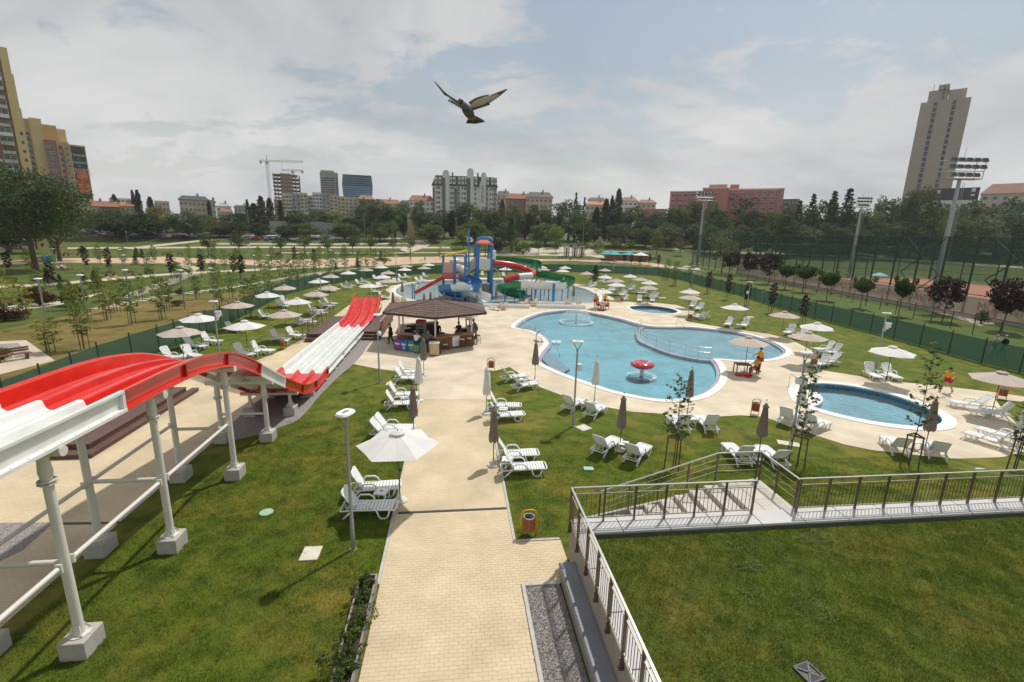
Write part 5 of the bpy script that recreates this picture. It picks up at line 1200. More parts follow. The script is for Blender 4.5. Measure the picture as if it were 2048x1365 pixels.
# ================================================================== SLIDES, BAR, FENCES, LAMPS
SA = Vector((-9.95, 12.26, 0)); SD = Vector((-0.12831, 0.99173, 0)); SN = Vector((0.99173, 0.12831, 0))
SANG = math.atan2(SD.y, SD.x) - math.pi / 2
M_red = mat('slide_red', (0.62, 0.022, 0.012), 0.22, spec=0.6, var=0.13, scale=1.7, coat=0.25); M_sw = mat('slide_white', (0.72, 0.73, 0.70), 0.3, spec=0.5, var=0.09, scale=1.6, coat=0.15)
M_swet = mat('slide_wet_lane', (0.62, 0.66, 0.60), 0.12, spec=0.7, var=0.08, scale=0.8)
M_support = mat('support_white', (0.66, 0.64, 0.58), 0.45, var=0.05, scale=2)
PROF = [(-14, 6.1), (-10, 5.75), (-7, 5.57), (-4.7, 5.5), (-1.5, 5.46), (.3, 5.45), (2.1, 5.36), (3.8, 5.07), (5.0, 4.66), (5.9, 4.25), (6.8, 3.77), (9.3, 2.43), (10.7, 1.74), (11.8, 1.26), (13.1, .90), (14.8, .72), (16.9, .78), (22, .80), (31.5, .77), (34.2, .78), (36.4, 1.02), (38.3, 1.6), (40.3, 2.46)]
def prof_z(s):
    for i in range(len(PROF) - 1):
        if PROF[i][0] <= s <= PROF[i + 1][0]:
            x0, z0 = PROF[i]; x1, z1 = PROF[i + 1]
            m0 = (PROF[i + 1][1] - PROF[max(i - 1, 0)][1]) / (PROF[i + 1][0] - PROF[max(i - 1, 0)][0]); j = min(i + 2, len(PROF) - 1); m1 = (PROF[j][1] - PROF[i][1]) / (PROF[j][0] - PROF[i][0])
            h = x1 - x0; t = (s - x0) / h; return (2*t**3 - 3*t*t + 1) * z0 + (t**3 - 2*t*t + t) * h * m0 + (-2*t**3 + 3*t*t) * z1 + (t**3 - t*t) * h * m1
    return PROF[-1][1]
# cross-section (u across, h below/above the rim); closed outline
CS = [(-1.46, 0), (-1.36, .0), (-1.30, -.05), (-1.25, -.40), (-1.17, -.46), (-.66, -.46), (-.58, -.42), (-.53, -.24), (-.49, -.21), (-.40, -.21), (-.36, -.24), (-.31, -.42), (-.23, -.46), (.23, -.46), (.31, -.42), (.36, -.24), (.40, -.21), (.49, -.21), (.53, -.24), (.58, -.42), (.66, -.46), (1.17, -.46), (1.25, -.40), (1.30, -.05), (1.36, 0), (1.46, 0),
      (1.46, -.06), (1.38, -.07), (1.35, -.44), (1.47, -.46), (1.47, -.53), (.7, -.54), (.5, -.30), (.39, -.30), (.2, -.54), (-.2, -.54), (-.39, -.30), (-.5, -.30), (-.7, -.54), (-1.47, -.53), (-1.47, -.46), (-1.35, -.44), (-1.38, -.07), (-1.46, -.06)]
sl_root = thing('racing_slide', 'long three-lane red and white racing slide on tall white posts', 'water slide', SA, SANG)
UC = -1.07
def slide_pt(s, u, h):
    e = .05; t = Vector((0, 2 * e, prof_z(min(s + e, 40.3)) - prof_z(max(s - e, -14)))).normalized(); nrm = Vector((0, -t.z, t.y))
    return Vector((UC + u, s, prof_z(s))) + nrm * h
secs = [(-14, -9, M_sw), (-9, -5.2, M_sw), (-5.2, -1.5, M_sw), (-1.5, 1.3, M_red), (1.3, 4.0, M_red), (4.0, 6.7, M_red), (6.7, 9.3, M_sw), (9.3, 11.9, M_red), (11.9, 14.3, M_red), (14.3, 16.9, M_red), (16.9, 21.5, M_sw), (21.5, 26.5, M_sw), (26.5, 32.2, M_sw), (32.2, 36.2, M_red), (36.2, 40.3, M_red)]
M_rib = mat('slide_red_rib', (0.40, 0.015, 0.01), 0.35)
for a, b, mm in secs:
    m = MB(); n = max(3, int((b - a) / .35)); k = len(CS); vs = []; fs = []
    for i in range(n + 1):
        s = a + .0015 + (b - a - .003) * i / n; vs += [slide_pt(s, u, h) for u, h in CS]
    for i in range(n):
        for j in range(k): fs.append((i * k + j, i * k + (j + 1) % k, (i + 1) * k + (j + 1) % k, (i + 1) * k + j))
    if a == -14: fs.append(tuple(range(k - 1, -1, -1)))
    if b > 40: fs.append(tuple(range(n * k, n * k + k)))
    m.add(vs, fs); sec = m.build('slide_section', mm, sl_root, auto=32)
    rib = MB()
    for u in (1.40, -1.40):
        p0, p1 = slide_pt(b - .03, u, -.02), slide_pt(b - .03, u, -.50); rib.bar(p0, p1, .09, .09, up=(0, 1, 0))
    rib.build('joint_rib', M_rib if mm is M_red else mm, sec)
    if 16 < a < 32 or -9 < a < -1.6:
        w = MB()
        for lane in (-.915, 0, .915): w.strip([slide_pt(a + .05 + (b - a - .1) * i / 10, lane - (.22 if lane == 0 else .24), -.4555) for i in range(11)], [slide_pt(a + .05 + (b - a - .1) * i / 10, lane + (.22 if lane == 0 else .24), -.4555) for i in range(11)])
        w.build('wet_lane', M_swet, sec)
    bolt = MB()
    for i in range(int((b - a) / .38)):
        q = slide_pt(a + .2 + i * .38, 1.43, -.458); bolt.box(q, (.025, .025, .012))
    if b < 17 and a > -10: bolt.build('bolts', M_dark, sec)
def support(s, tall=True):
    z = prof_z(s) - .62
    for u in (0.0, -1.93):
        f = MB(); hgt = .46 if tall else min(.42, z * .5); f.bb(u - .27, u + .27, s - .31, s + .31, 0, hgt); ft = f.build('footing', M_conc, sl_root, bevel=.015)
        if z - hgt < .1: continue
        p = MB(); r = .10 if z > 2 else .085; p.tube([(u, s, hgt), (u, s, hgt + .25), (u, s, z)], [r * 1.15, r, r * .92], 14)
        for k in range(4):
            a = k * math.pi / 2 + .78; p.bar((u + math.cos(a) * .2, s + math.sin(a) * .2, hgt + .02), (u + math.cos(a) * .08, s + math.sin(a) * .08, hgt + .22), .02, .05)
        p.lathe([(.22, hgt + .005), (.22, hgt + .025)], 8, (u, s, 0))
        if z > 2:
            p.lathe([(.17, z - .72), (.17, z - .69)], 8, (u, s, 0)); p.lathe([(.17, z - .66), (.17, z - .63)], 8, (u, s, 0)); p.lathe([(r, z - .62), (r * 1.25, z - .45), (r * 1.0, z - .2), (r * 1.35, z)], 12, (u, s, 0))
        p.build('post', M_support, sl_root, auto=40)
    c = MB(); c.tube([(-2.35, s, z), (.42, s, z)], .11 if z > 1.2 else .08, 14); c.build('cross_beam', M_support, sl_root, auto=40)
    if z > 2.5:
        c = MB(); c.tube([(-1.93, s, z * .47), (0, s, z * .47)], .06, 10); c.build('tie_tube', M_support, sl_root, auto=40)
sup = [-7.4, -3.53, 0, 4.2, 7.55, 10.65, 13.4, 16.2, 18.6, 21, 23.4, 25.8, 28.2, 30.6]
for s in sup: support(s, s < 12)
for a, b in zip(sup[:3], sup[1:4]):
    for u in (0.0, -1.93):
        c = MB(); h = 2.25; c.tube([(u + .0, a + .16, h), (u, b - .16, h)], .055, 10)
        for q in (a + .17, b - .17): c.box((u, q, h), (.14, .04, .2))
        c.build('brace_tube', M_support, sl_root, auto=40)
# brown timber platforms beside the slide
def platform(label, pieces, steps=()):
    t = thing('timber_platform', label, 'platform', SA, SANG)
    for (u0, u1, s0, s1, z) in pieces:
        n = max(1, int((u1 - u0) / .15))
        for i in range(n):
            a = u0 + (u1 - u0) * i / n; m = MB(); m.bb(a + .004, a + (u1 - u0) / n - .004, s0, s1, z - .04, z); m.build('plank', M_plank, t)
        m = MB(); m.bb(u0 + .03, u1 - .03, s0 + .03, s1 - .03, 0.02, z - .05); m.build('base', M_plank, t)
    return t
platform('broad brown timber platform with a lower step under the slide', [(-9.6, -6.75, 6.75, 14.2, .42), (-9.6, -6.40, 6.25, 14.8, .21)][0:1] + [(-6.74, -6.35, 6.2, 14.7, .21), (-9.6, -6.75, 6.2, 6.74, .21)])
p2 = platform('brown timber platform with steps right of the slide run-out', [(.47, 2.0, 28.6, 37.6, .62), (.47, 2.0, 28.15, 28.59, .42), (.47, 2.0, 27.7, 28.14, .21)])
platform('brown timber platform on the left side of the slide run-out', [(-4.1, -2.6, 27.6, 36.4, .62), (-4.1, -2.6, 27.1, 27.59, .32)])
def slat_rail(label, u, s0, s1, z, mm, name='platform_railing'):
    t = thing(name, label, 'railing', SA, SANG); n = int((s1 - s0) / 1.5)
    for i in range(n + 1):
        m = MB(); m.box((u, s0 + (s1 - s0) * i / n, z + .5), (.06, .06, 1.0)); m.build('post', M_bronze, t)
    m = MB(); m.bar((u, s0, z + 1.02), (u, s1, z + 1.02), .08, .05); m.build('handrail', M_steel, t)
    for h in (.12, .3, .48, .66, .84):
        m = MB(); m.bar((u, s0, z + h), (u, s1, z + h), .03, .13 if mm is M_wood else .02); m.build('rail', mm, t)
slat_rail('wooden slat railing along the right platform by the bar', 2.05, 27.9, 38.4, .62, M_wood); slat_rail('thin metal railing along the left side of the slide run-out', -4.15, 27.0, 37.6, .62, M_bronze)
# ---- hexagonal bar
BC = Vector((-6.65, 40.37, 0)); BA = R(-82)
bar = thing('pool_bar', 'hexagonal wooden pool bar with brown shingled roof', 'bar', BC)
hexp = lambda r, k, z=0: Vector((math.cos(BA + k * math.pi / 3) * r, math.sin(BA + k * math.pi / 3) * r, z))
M_shing = paver_mat('brown_shingles', (0.115, 0.075, 0.062), (0.165, 0.11, 0.09), (0.06, 0.042, 0.036), .30, .16, R(8))
for k in range(6):
    m = MB(); rings = 9; vs = []; fs = []
    a, b, top_ = hexp(4.85, k, 2.95), hexp(4.85, k + 1, 2.95), Vector((0, 0, 3.68))
    for i in range(rings):
        t0, t1 = i / rings, (i + 1) / rings; q0, q1, q2, q3 = a.lerp(top_, t0), b.lerp(top_, t0), b.lerp(top_, t1), a.lerp(top_, t1); dz = Vector((0, 0, .022))
        m.add([q0, q1, q2, q3, q0 + dz, q1 + dz], [(4, 5, 2, 3), (0, 1, 5, 4)])
    rp = m.build('roof_panel', M_shing, bar)
    f = MB(); f.bar(hexp(4.83, k, 2.87), hexp(4.83, k + 1, 2.87), .06, .17); f.build('fascia', mat('fascia_dark', (0.05, 0.035, 0.03), 0.6), rp)
    f = MB(); f.bar(a + Vector((0, 0, .03)), top_ + Vector((0, 0, .03)), .12, .03); f.build('hip_ridge', mat('hip_brown', (0.10, 0.066, 0.055), 0.8), rp)
m = MB(); m.add([hexp(4.8, k, 2.93) for k in range(6)] + [(0, 0, 3.6)], [(k, 6, (k + 1) % 6) for k in range(6)]); m.build('roof_underside', M_wood, bar)
for k in range(6):
    m = MB(); m.tube([hexp(3.45, k, .0), hexp(3.45, k, 3.1)], .07, 10); m.build('pillar', M_white, bar)
M_bwood = mat('bar_front_wood', (0.185, 0.075, 0.025), 0.45, var=0.22, scale=1.8); M_btop = mat('bar_counter', (0.42, 0.21, 0.075), 0.35, var=0.15, scale=3)
for k in range(6):
    a, b = hexp(3.62, k), hexp(3.62, k + 1)
    if k == 2: continue
    n = 9
    for i in range(n):
        q0, q1 = a.lerp(b, (i + .04) / n), a.lerp(b, (i + .96) / n); m = MB(); m.bar(q0 + Vector((0, 0, .53)), q1 + Vector((0, 0, .53)), .08, 1.02); m.build('front_board', M_bwood, bar)
    m = MB(); o1, o2, i1, i2 = hexp(3.85, k), hexp(3.85, k + 1), hexp(3.05, k), hexp(3.05, k + 1); m.prism([(p.x, p.y) for p in (o1, o2, i2, i1)], 1.06, 1.12); m.build('counter_top', M_btop, bar)
    m = MB(); j1, j2 = hexp(3.1, k), hexp(3.1, k + 1); j3, j4 = hexp(2.5, k + 1), hexp(2.5, k); m.prism([(p.x, p.y) for p in (j1, j2, j3, j4)], .02, .86); m.build('back_counter', mat('bar_inner', (0.05, 0.04, 0.035), 0.5), bar)
m = MB(); m.prism([(p.x, p.y) for p in [hexp(3.5, k) for k in range(6)]], .02, .05); m.build('bar_floor', M_plank, bar)
# white sign on the right front with a small crest and lines
a, b = hexp(3.68, 0), hexp(3.68, 1); d_ = (b - a).normalized(); ang = math.atan2(d_.y, d_.x); c = a.lerp(b, .52)
m = MB(); m.M = Matrix.Translation(c + Vector((0, 0, .60))) @ Matrix.Rotation(ang, 4, 'Z'); m.bb(-.34, .34, -.03, .0, -.42, .42); sg_ = m.build('sign_board', M_white, bar)
m = MB(); m.M = Matrix.Translation(c + Vector((0, 0, .60))) @ Matrix.Rotation(ang, 4, 'Z')
for k in range(7):
    x = -.09 + k * .03; m.bar((x, -.035, .02), (x * 1.9, -.035, .12 - abs(k - 3) * .012), .012, .004, up=(0, 1, 0))
m.bb(-.10, .10, -.037, -.031, -.01, .01)
for z, w in ((-.14, .22), (-.18, .18), (-.24, .12)): m.bb(-w, w, -.037, -.031, z - .008, z + .008)
m.build('sign_print', mat('grey_print', (0.22, 0.26, 0.28), 0.7), sg_)
# things on and inside the bar
def on_bar(r, k, t, z): return BC + hexp(r, k).lerp(hexp(r, k + 1), t) + Vector((0, 0, z))
fr = thing('bar_fridge', 'tall glass-door fridge with red header inside the bar', 'fridge', BC + Vector((-1.05, -1.35, .05)), R(-10))
m = MB(); m.bb(-.36, .36, -.3, .3, 0, 1.75); m.build('cabinet', M_greyb, fr); m = MB(); m.bb(-.31, .31, -.33, -.305, .2, 1.68); m.build('door', M_glass, fr); m = MB(); m.bb(-.36, .36, -.31, .3, 1.755, 2.05); m.build('header', mat('header_red', (0.38, 0.03, 0.025), 0.5), fr)
for i in range(4): m = MB(); m.bb(-.3, .3, -.335, -.331, .5 + i * .3, .52 + i * .3); m.build('shelf', M_steel, fr)
for r, k, t, z, dm, mm, lab in ((2.8, 5, .35, .87, (.5, .45, .45), M_dark, 'black coffee grinder on the left back counter'), (2.8, 5, .65, .87, (.6, .4, .35), M_dark, 'black machine on the left back counter'), (2.8, 0, .2, .87, (.55, .45, .42), M_steel, 'steel espresso machine on the front back counter'), (2.8, 0, .75, .87, (.4, .4, .4), M_galv, 'steel blender stand on the right back counter'), (2.8, 1, .5, .87, (.6, .4, .3), M_dark, 'black box on the right end of the bar'), (2.8, 4, .5, .87, (.7, .4, .3), M_dark, 'dark tray stack at the rear left of the bar')):
    p = on_bar(r, k, t, z); ap = thing('bar_appliance', lab, 'appliance', p, ang); m = MB(); m.bb(-dm[0] / 2, dm[0] / 2, -dm[1] / 2, dm[1] / 2, 0, dm[2] * .7); m.build('body', mm, ap, bevel=.02); m = MB(); m.bb(-dm[0] * .4, dm[0] * .4, -dm[1] * .3, dm[1] * .4, dm[2] * .7, dm[2]); m.build('top', M_steel if mm is M_dark else M_dark, ap, bevel=.01)
# freezers in front
def freezer(label, px, py, cols, w=.75, rz=0.0):
    t = thing('ice_cream_freezer', label, 'freezer', G(px, py), rz); m = MB(); m.bb(-w, w, -.33, .33, .06, .82); m.build('chest', cols[0], t, bevel=.03); m = MB(); m.bb(-w + .03, w - .03, -.30, .30, .822, .88); m.build('lid', cols[1], t, bevel=.015)
    for x in (-w * .8, w * .8): m = MB(); m.lathe([(.05, 0), (.05, .06)], 8, (x, -.22, 0)); m.build('castor', M_dark, t)
    for i, (x, cc) in enumerate(cols[2]):
        m = MB(); m.bb(x - .22, x + .22, -.337, -.332, .5, .64); m.build('logo', M_ink, t); m = MB(); m.ball((x + .05, -.335, .32), (.10, .012, .2), 8, 6); m.build('picture', cc, t)
    return t
Mpu = mat('freezer_purple', (0.17, 0.07, 0.30), .4); Mbl = mat('freezer_blue', (0.03, 0.12, 0.42), .4); Mte = mat('freezer_teal', (0.01, 0.33, 0.25), .4)
fz = R(-25)
freezer('purple ice cream freezer before the bar, leftmost', 800, 700, (Mpu, Mpu, [(0, M_redbr)]), .38, fz); freezer('blue ice cream freezer before the bar, between purple and teal', 812, 701.5, (Mbl, Mbl, [(0, M_cream)]), .40, fz); freezer('teal ice cream freezer before the bar, right of the blue one', 833, 704, (Mte, Mte, [(-.3, M_pinkb)]), .62, fz)
cab = thing('service_cart', 'small pale wooden cart standing before the bar corner', 'cart', G(869, 711), R(8)); m = MB(); m.bb(-.36, .36, -.28, .28, .1, 1.0); m.build('body', mat('pale_wood', (0.55, 0.42, 0.25), 0.6, var=.1, scale=4), cab, bevel=.01); m = MB(); m.bb(-.40, .40, -.32, .32, 1.003, 1.06); m.build('top', M_white, cab)
for x in (-.28, .28): m = MB(); m.lathe([(.06, 0), (.06, .1)], 8, (x, -.2, 0)); m.build('castor', M_dark, cab)
ch = thing('chalkboard_chair', 'brown chair with white cushion beside the bar front', 'chair', G(891, 700), R(12)); m = MB(); m.bb(-.22, .22, .16, .20, .45, 1.05); m.build('backrest', M_plank, ch); m = MB(); m.bb(-.22, .22, -.22, .2, .40, .44); m.build('seat', M_plank, ch); m = MB(); m.bb(-.2, .2, -.2, .15, .442, .5); m.build('cushion', M_white, ch)
for x in (-.2, .2):
    for y in (-.2, .18): m = MB(); m.bb(x - .02, x + .02, y - .02, y + .02, 0, .4); m.build('leg', M_plank, ch)
def stool(label, p, rz):
    t = thing('bar_stool', label, 'stool', p, rz); m = MB(); m.bb(-.18, .18, -.18, .18, .72, .76); m.build('seat', M_plank, t, bevel=.01); m = MB(); m.bb(-.17, .17, -.17, .17, .762, .80); m.build('cushion', M_white if 'white' in label else M_plank, t)
    for x in (-.15, .15):
        for y in (-.15, .15): m = MB(); m.bar((x * 1.15, y * 1.15, 0), (x, y, .72), .035, .035); m.build('leg', M_plank, t)
    for y in (-.16, .16): m = MB(); m.bar((-.16, y, .28), (.16, y, .28), .025, .03); m.build('rung', M_plank, t)
for px, py, lab in ((924, 697, 'dark wooden bar stool with white cushion, left of the two at the front'), (938, 695, 'dark wooden bar stool with white cushion, right of the two at the front'), (947, 691, 'dark bar stool at the right bar corner, nearer one'), (955, 688, 'dark bar stool at the right bar corner, farther one')): stool(lab, G(px, py), ang)
pt = thing('potted_plant', 'small dark potted plant beside the pale cart', 'plant', G(879, 708)); m = MB(); m.lathe([(.12, 0), (.16, .35), (.13, .35), (0, .33)], 12); m.build('pot', M_dark, pt); link('foliage', leaves_mesh('foliage', [(0, 0, .55)] * 6, [(.2, .2, .2)] * 6, 20, .1, L_mid, np.random.default_rng(5)), pt)

# ---- splash tower
M_tb = mat('tower_blue', (0.045, 0.20, 0.47), 0.35, spec=.55, var=.08, scale=1); M_ty = mat('tower_yellow', (0.75, 0.50, 0.02), 0.4); M_tg = mat('slide_green', (0.012, 0.20, 0.065), 0.25, spec=.6, var=.08, scale=1, coat=.2); M_tw = mat('tower_white', (0.70, 0.71, 0.69), 0.4, var=.04, scale=1); M_tr = mat('tower_red_roof', (0.62, 0.10, 0.09), 0.45); M_trd = mat('tower_red', (0.55, 0.02, 0.015), 0.25, spec=.6, coat=.2); M_tpink = net_mat('curtain_pink', (0.62, 0.42, 0.40), .72); M_tnet = net_mat('panel_mesh', (0.62, 0.60, 0.55), .6)
TWY = 72.0
tw_o = B(968, TWY); tow = thing('splash_tower', 'blue and white water play tower with red roof in the splash pool', 'play tower', tw_o)
def T(px, py, d=TWY): return D(px, py, d) - tw_o
def pole(px, y0, y1, d, r, m_, name='post', zb=None):
    a, b = T(px, y0, d), T(px, y1, d); b.x = a.x; b.z = -.2 if zb is None else zb; q = MB(); q.tube([b, a], r, 10); return q.build(name, m_, tow, auto=40)
for px, d in ((955.5, 71.2), (983.5, 71.2), (951, 74.0), (978.5, 74.0)): pole(px, 487, 590, d, .27, M_tb)
q = MB(); q.tube([T(955.5, 482, 71.2), T(957, 477.6, 71.2), T(960, 476.8, 71.2), T(977, 476.8, 71.2), T(981.5, 478, 71.2), T(983.5, 483, 71.2)], .24, 10); q.build('arch_beam', M_tb, tow, auto=40)
ra, rb, rc, rd = T(952.5, 489.5, 70.6), T(987, 490.5, 70.6), T(985, 488.0, 75), T(951, 487.2, 75); r1, r2 = T(957.5, 478.6, 72.6), T(973, 478.6, 72.6)
q = MB(); q.add([ra, rb, rc, rd, r1, r2], [(0, 1, 5, 4), (1, 2, 5), (2, 3, 4, 5), (3, 0, 4), (3, 2, 1, 0)]); q.build('roof', M_tr, tow)
fz_ = T(970, 540, 71).z
q = MB(); x0, x1 = T(957, 520, 71).x, T(983, 520, 71).x; q.bb(x0, x1, 71.1 - TWY, 74 - TWY, fz_ - .15, fz_); q.build('deck', M_ty, tow)
q = MB(); q.bb(x0 + .1, x1 - .1, 71.0 - TWY, 71.08 - TWY, fz_ + .05, fz_ + 1.65); q.build('front_panel', M_tw, tow)
q = MB(); q.bb(x1 - .1, x1, 71.1 - TWY, 74 - TWY, fz_ + .05, fz_ + 1.4); q.build('side_panel', M_tw, tow)
for px in (960, 979): pole(px, 506, 530, 71.1, .07, M_tw, 'panel_post', fz_)
q = MB(); q.tube([T(970.5, 489, 72.6), T(970.5, 515, 72.6)], .06, 8); q.build('centre_pole', M_dark, tow)
q = MB(); a = T(985, 501, 72); b = T(991, 520, 72); q.bb(a.x, b.x, -1, .8, b.z, a.z); q.build('slide_entry_box', M_tw, tow, bevel=.1)
# stair ramp to the lower platform
for dd in (-.6, .6):
    p0, p1 = T(957, 531, 72 + dd), T(934, 548, 72 + dd); q = MB(); q.add([p0, p1, p1 + Vector((0, 0, 1.5)), p0 + Vector((0, 0, 1.5))], [(0, 1, 2, 3)]); q.build('ramp_side', M_tnet, tow)
    q = MB(); q.tube([p0 + Vector((0, 0, 1.5)), p1 + Vector((0, 0, 1.5))], .05, 8); q.tube([p0, p1], .05, 8); q.build('ramp_rail', M_tw, tow)
for i in range(9):
    p0, p1 = T(957, 540, 72), T(934, 556, 72); c = p0.lerp(p1, i / 8); q = MB(); q.box(c, (.3, 1.2, .06)); q.build('step', M_ty if i % 4 == 0 else M_tw, tow)
# lower platform
for px, y0, d in ((886.5, 510, 69.5), (909.7, 514, 68.5), (930.5, 513, 68.5), (932, 508, 72.5), (908, 508, 72.5)): pole(px, y0, 590, d, .17, M_tb)
q = MB(); q.tube([T(909.7, 516, 68.5), T(910, 512.5, 68.5), T(912, 511.8, 68.5), T(928, 511.8, 68.5), T(930.3, 513, 68.5), T(930.5, 516, 68.5)], .15, 8); q.build('arch_beam', M_tb, tow, auto=40)
q = MB(); q.tube([T(908, 508.5, 72.5), T(910, 507.5, 72.5), T(929, 507, 72.5), T(932, 509, 72.5)], .14, 8); q.build('arch_beam', M_tb, tow, auto=40)
zp_ = T(908, 556, 69.5).z; xa, xb = T(886.5, 550, 69.5).x, T(931, 550, 69.5).x
q = MB(); q.bb(xa, xb, 68.6 - TWY, 73 - TWY, zp_ - .15, zp_); q.build('deck', M_trd, tow)
q = MB(); q.bb(xa + .2, xa + (xb - xa) * .5, 68.55 - TWY, 68.6 - TWY, zp_ + .05, zp_ + 2.2); q.build('curtain', M_tpink, tow); q = MB(); q.bb(xa + .1, xa + .15, 68.7 - TWY, 72.5 - TWY, zp_ + .05, zp_ + 1.6); q.build('curtain', M_tpink, tow)
q = MB(); q.bb(xa + .3, xa + (xb - xa) * .48, 68.45 - TWY, 68.5 - TWY, zp_ + .05, zp_ + .8); q.build('panel', M_tr, tow)
q = MB(); c = T(909.5, 524, 71); q.lathe([(.1, -1.2), (.16, -.2), (.75, -.1), (.85, .15), (.6, .42), (.2, .52), (0, .53)], 20, c); q.build('bucket_dome', M_tw, tow, smooth=True)
q = MB(); p0 = T(925, 548, 69.8); q.tube([p0 + Vector((-.9, .3, .9)), p0 + Vector((0, -.2, .6)), p0 + Vector((.7, -.6, .3))], .62, 16, cap=False); q.build('tunnel_hood', M_tw, tow, auto=40)
q = MB(); q.tube([T(881, 513.5, 69.5), T(937, 502, 71)], .17, 10); q.build('water_gun_tube', M_ty, tow, auto=40)
pole(937.6, 456, 580, 71, .13, M_tb, 'flag_pole')
q = MB(); a, b = T(933, 474, 71), T(944.5, 486, 71); n = 6; vs = []
for i in range(n + 1):
    x = a.x + (b.x - a.x) * i / n; w_ = .12 * math.sin(i * 1.3); vs += [(x, -1 + w_, a.z - .1 * i / n), (x + .1, -1 + w_, b.z + .15 * i / n)]
q.add(vs, [(2 * i, 2 * i + 1, 2 * i + 3, 2 * i + 2) for i in range(n)]); fl_ = q.build('flag', M_white, tow)
q = MB(); q.ball((T(940, 480, 71).x, -1.08, T(940, 480, 71).z), (.22, .03, .3), 8, 5); q.build('flag_emblem', mat('emblem_blue', (.1, .2, .4), .6), fl_)
def gutter(name, pts, mats_, r=.7, half=True, seg=8, up=(0, 0, 1), wall=.05, parent=None):
    """slide trough or tube swept along points, one section per material"""
    c = catmull([T(*p) for p in pts], 8, False); n = len(c); k = len(mats_); secs_ = []
    for i, (mm, t0, t1) in enumerate(mats_):
        m = MB(); i0, i1 = int(t0 * (n - 1)), int(t1 * (n - 1)); ring_ = []; 
        for j in range(i0, i1 + 1):
            t = (c[min(j + 1, n - 1)] - c[max(j - 1, 0)]).normalized(); s = t.cross(Vector((0, 0, 1))).normalized(); u = s.cross(t); row_ = []
            angs = [math.pi * (1 + q / seg) for q in range(seg + 1)] if half else [2 * math.pi * q / 14 for q in range(14)]
            for a in angs: row_.append(c[j] + s * math.cos(a) * r + u * math.sin(a) * r * (.85 if half else 1))
            if half: row_ = [row_[0] + u * .35] + row_ + [row_[-1] + u * .35]; row_ += [p + (p - c[j]).normalized() * wall for p in reversed(row_)]
            ring_.append(row_)
        L = len(ring_[0]); m.add([p for r_ in ring_ for p in r_], [(a_ * L + b_, a_ * L + (b_ + 1) % L, (a_ + 1) * L + (b_ + 1) % L, (a_ + 1) * L + b_) for a_ in range(len(ring_) - 1) for b_ in range(L)] + [tuple(range(L)), tuple(range(len(ring_) * L - 1, (len(ring_) - 1) * L - 1, -1))]); m.build(name, mm, tow, auto=50)
gutter('tube_section', [(984, 526, 71.5), (1008, 528, 72), (1030, 532, 72.5), (1052, 539, 73), (1066, 544, 71.5), (1064, 551, 69.8), (1046, 553, 69), (1024, 556, 68.5), (1010, 561, 68)], [(M_trd, 0, .33), (M_trd, .335, .64), (M_tw, .645, .80), (M_trd, .805, 1)], .46, False)
gutter('open_slide_section', [(990, 517, 72.5), (1015, 519, 74), (1045, 522, 77), (1066, 524, 78.5), (1074, 532, 76.5), (1066, 541, 73.0), (1082, 547, 71.5), (1112, 553, 70.5), (1134, 557, 70), (1138, 564, 68), (1115, 570, 66.8), (1075, 569, 66.2), (1040, 568, 65.8), (1015, 571, 65.6), (1005, 577, 66.5), (1020, 584, 67.5), (1045, 588, 66.5)], [(M_tg, 0, .31), (M_tw, .312, .36), (M_tg, .362, .60), (M_tw, .605, .75), (M_tg, .755, 1)], .80)
gutter('spiral_slide_section', [(923, 553, 69.5), (936, 557, 69), (949, 563, 68), (952, 569, 66.5), (940, 573, 65.4), (920, 573, 65), (900, 574, 65.4), (888, 577, 66.6), (893, 582, 68), (915, 585, 68), (940, 586, 66.5), (958, 590, 64.5), (972, 595, 63)], [(M_tb, 0, .34), (M_tw, .345, .47), (M_tb, .475, .80), (M_tw, .805, 1)], .80)
q = MB(); p0, p1 = T(886, 557, 68.9), T(830, 588, 66.5); s_ = Vector((0, .45, 0))
for o_ in (-.45, .45): q.bar(p0 + Vector((0, o_, .18)), p1 + Vector((0, o_, .18)), .06, .4)
q.bar(p0, p1, .9, .06); q.build('straight_slide', M_trd, tow)
for px, yt, d in ((1014, 530, 72), (1042, 540, 72.5), (1054, 545, 73), (1064, 556, 70), (1074, 530, 77), (1071, 562, 66), (1082, 562, 67), (1098, 570, 66), (1108, 567, 64.5), (1125, 570, 67), (1137, 565, 68), (1010, 582, 65.8), (1040, 575, 66), (890, 583, 66.5), (910, 580, 65), (925, 580, 65), (938, 580, 65.4), (950, 575, 66.5), (828, 570, 68), (824, 567, 67), (1090, 550, 75), (1030, 545, 68.6), (1048, 550, 69)): pole(px, yt, 600, d, .075 if px != 1108 else .2, M_tb, 'slide_post')
q = MB(); a = T(958, 552, 70.5); b = T(982, 575, 70.5); q.bb(a.x + .3, b.x - .3, .5, 2.8, -.2, 1.7); q.build('pump_box', M_conc, tow)
for x0_, x1_, yy, dd in ((1074, 1143, 577, 64), (1074, 1172, 585, 61), (960, 1060, 596, 60.5)):
    q = MB(); a, b = T(x0_, yy, dd), T(x1_, yy, dd); q.bb(a.x, b.x, dd - TWY - .5, dd - TWY - .35, -.2, .42); q.bb(a.x, b.x, dd - TWY + .35, dd - TWY + .5, -.2, .42); q.bb(a.x, b.x, dd - TWY - .34, dd - TWY + .34, -.2, .1); q.build('run_out_trough', M_tw, tow, bevel=.03)
q = MB()
for k in range(5):
    pts = [T(985, 538, 70.9)]; 
    for i in range(7): pts.append(pts[0] + Vector((.25 * i + .02 * k, -.1 * i - .1 * (k - 2), .25 * math.sin(i * .5) - .06 * i * i)))
    q.tube(pts, .03, 5)
q.build('water_jet', M_spray, tow)
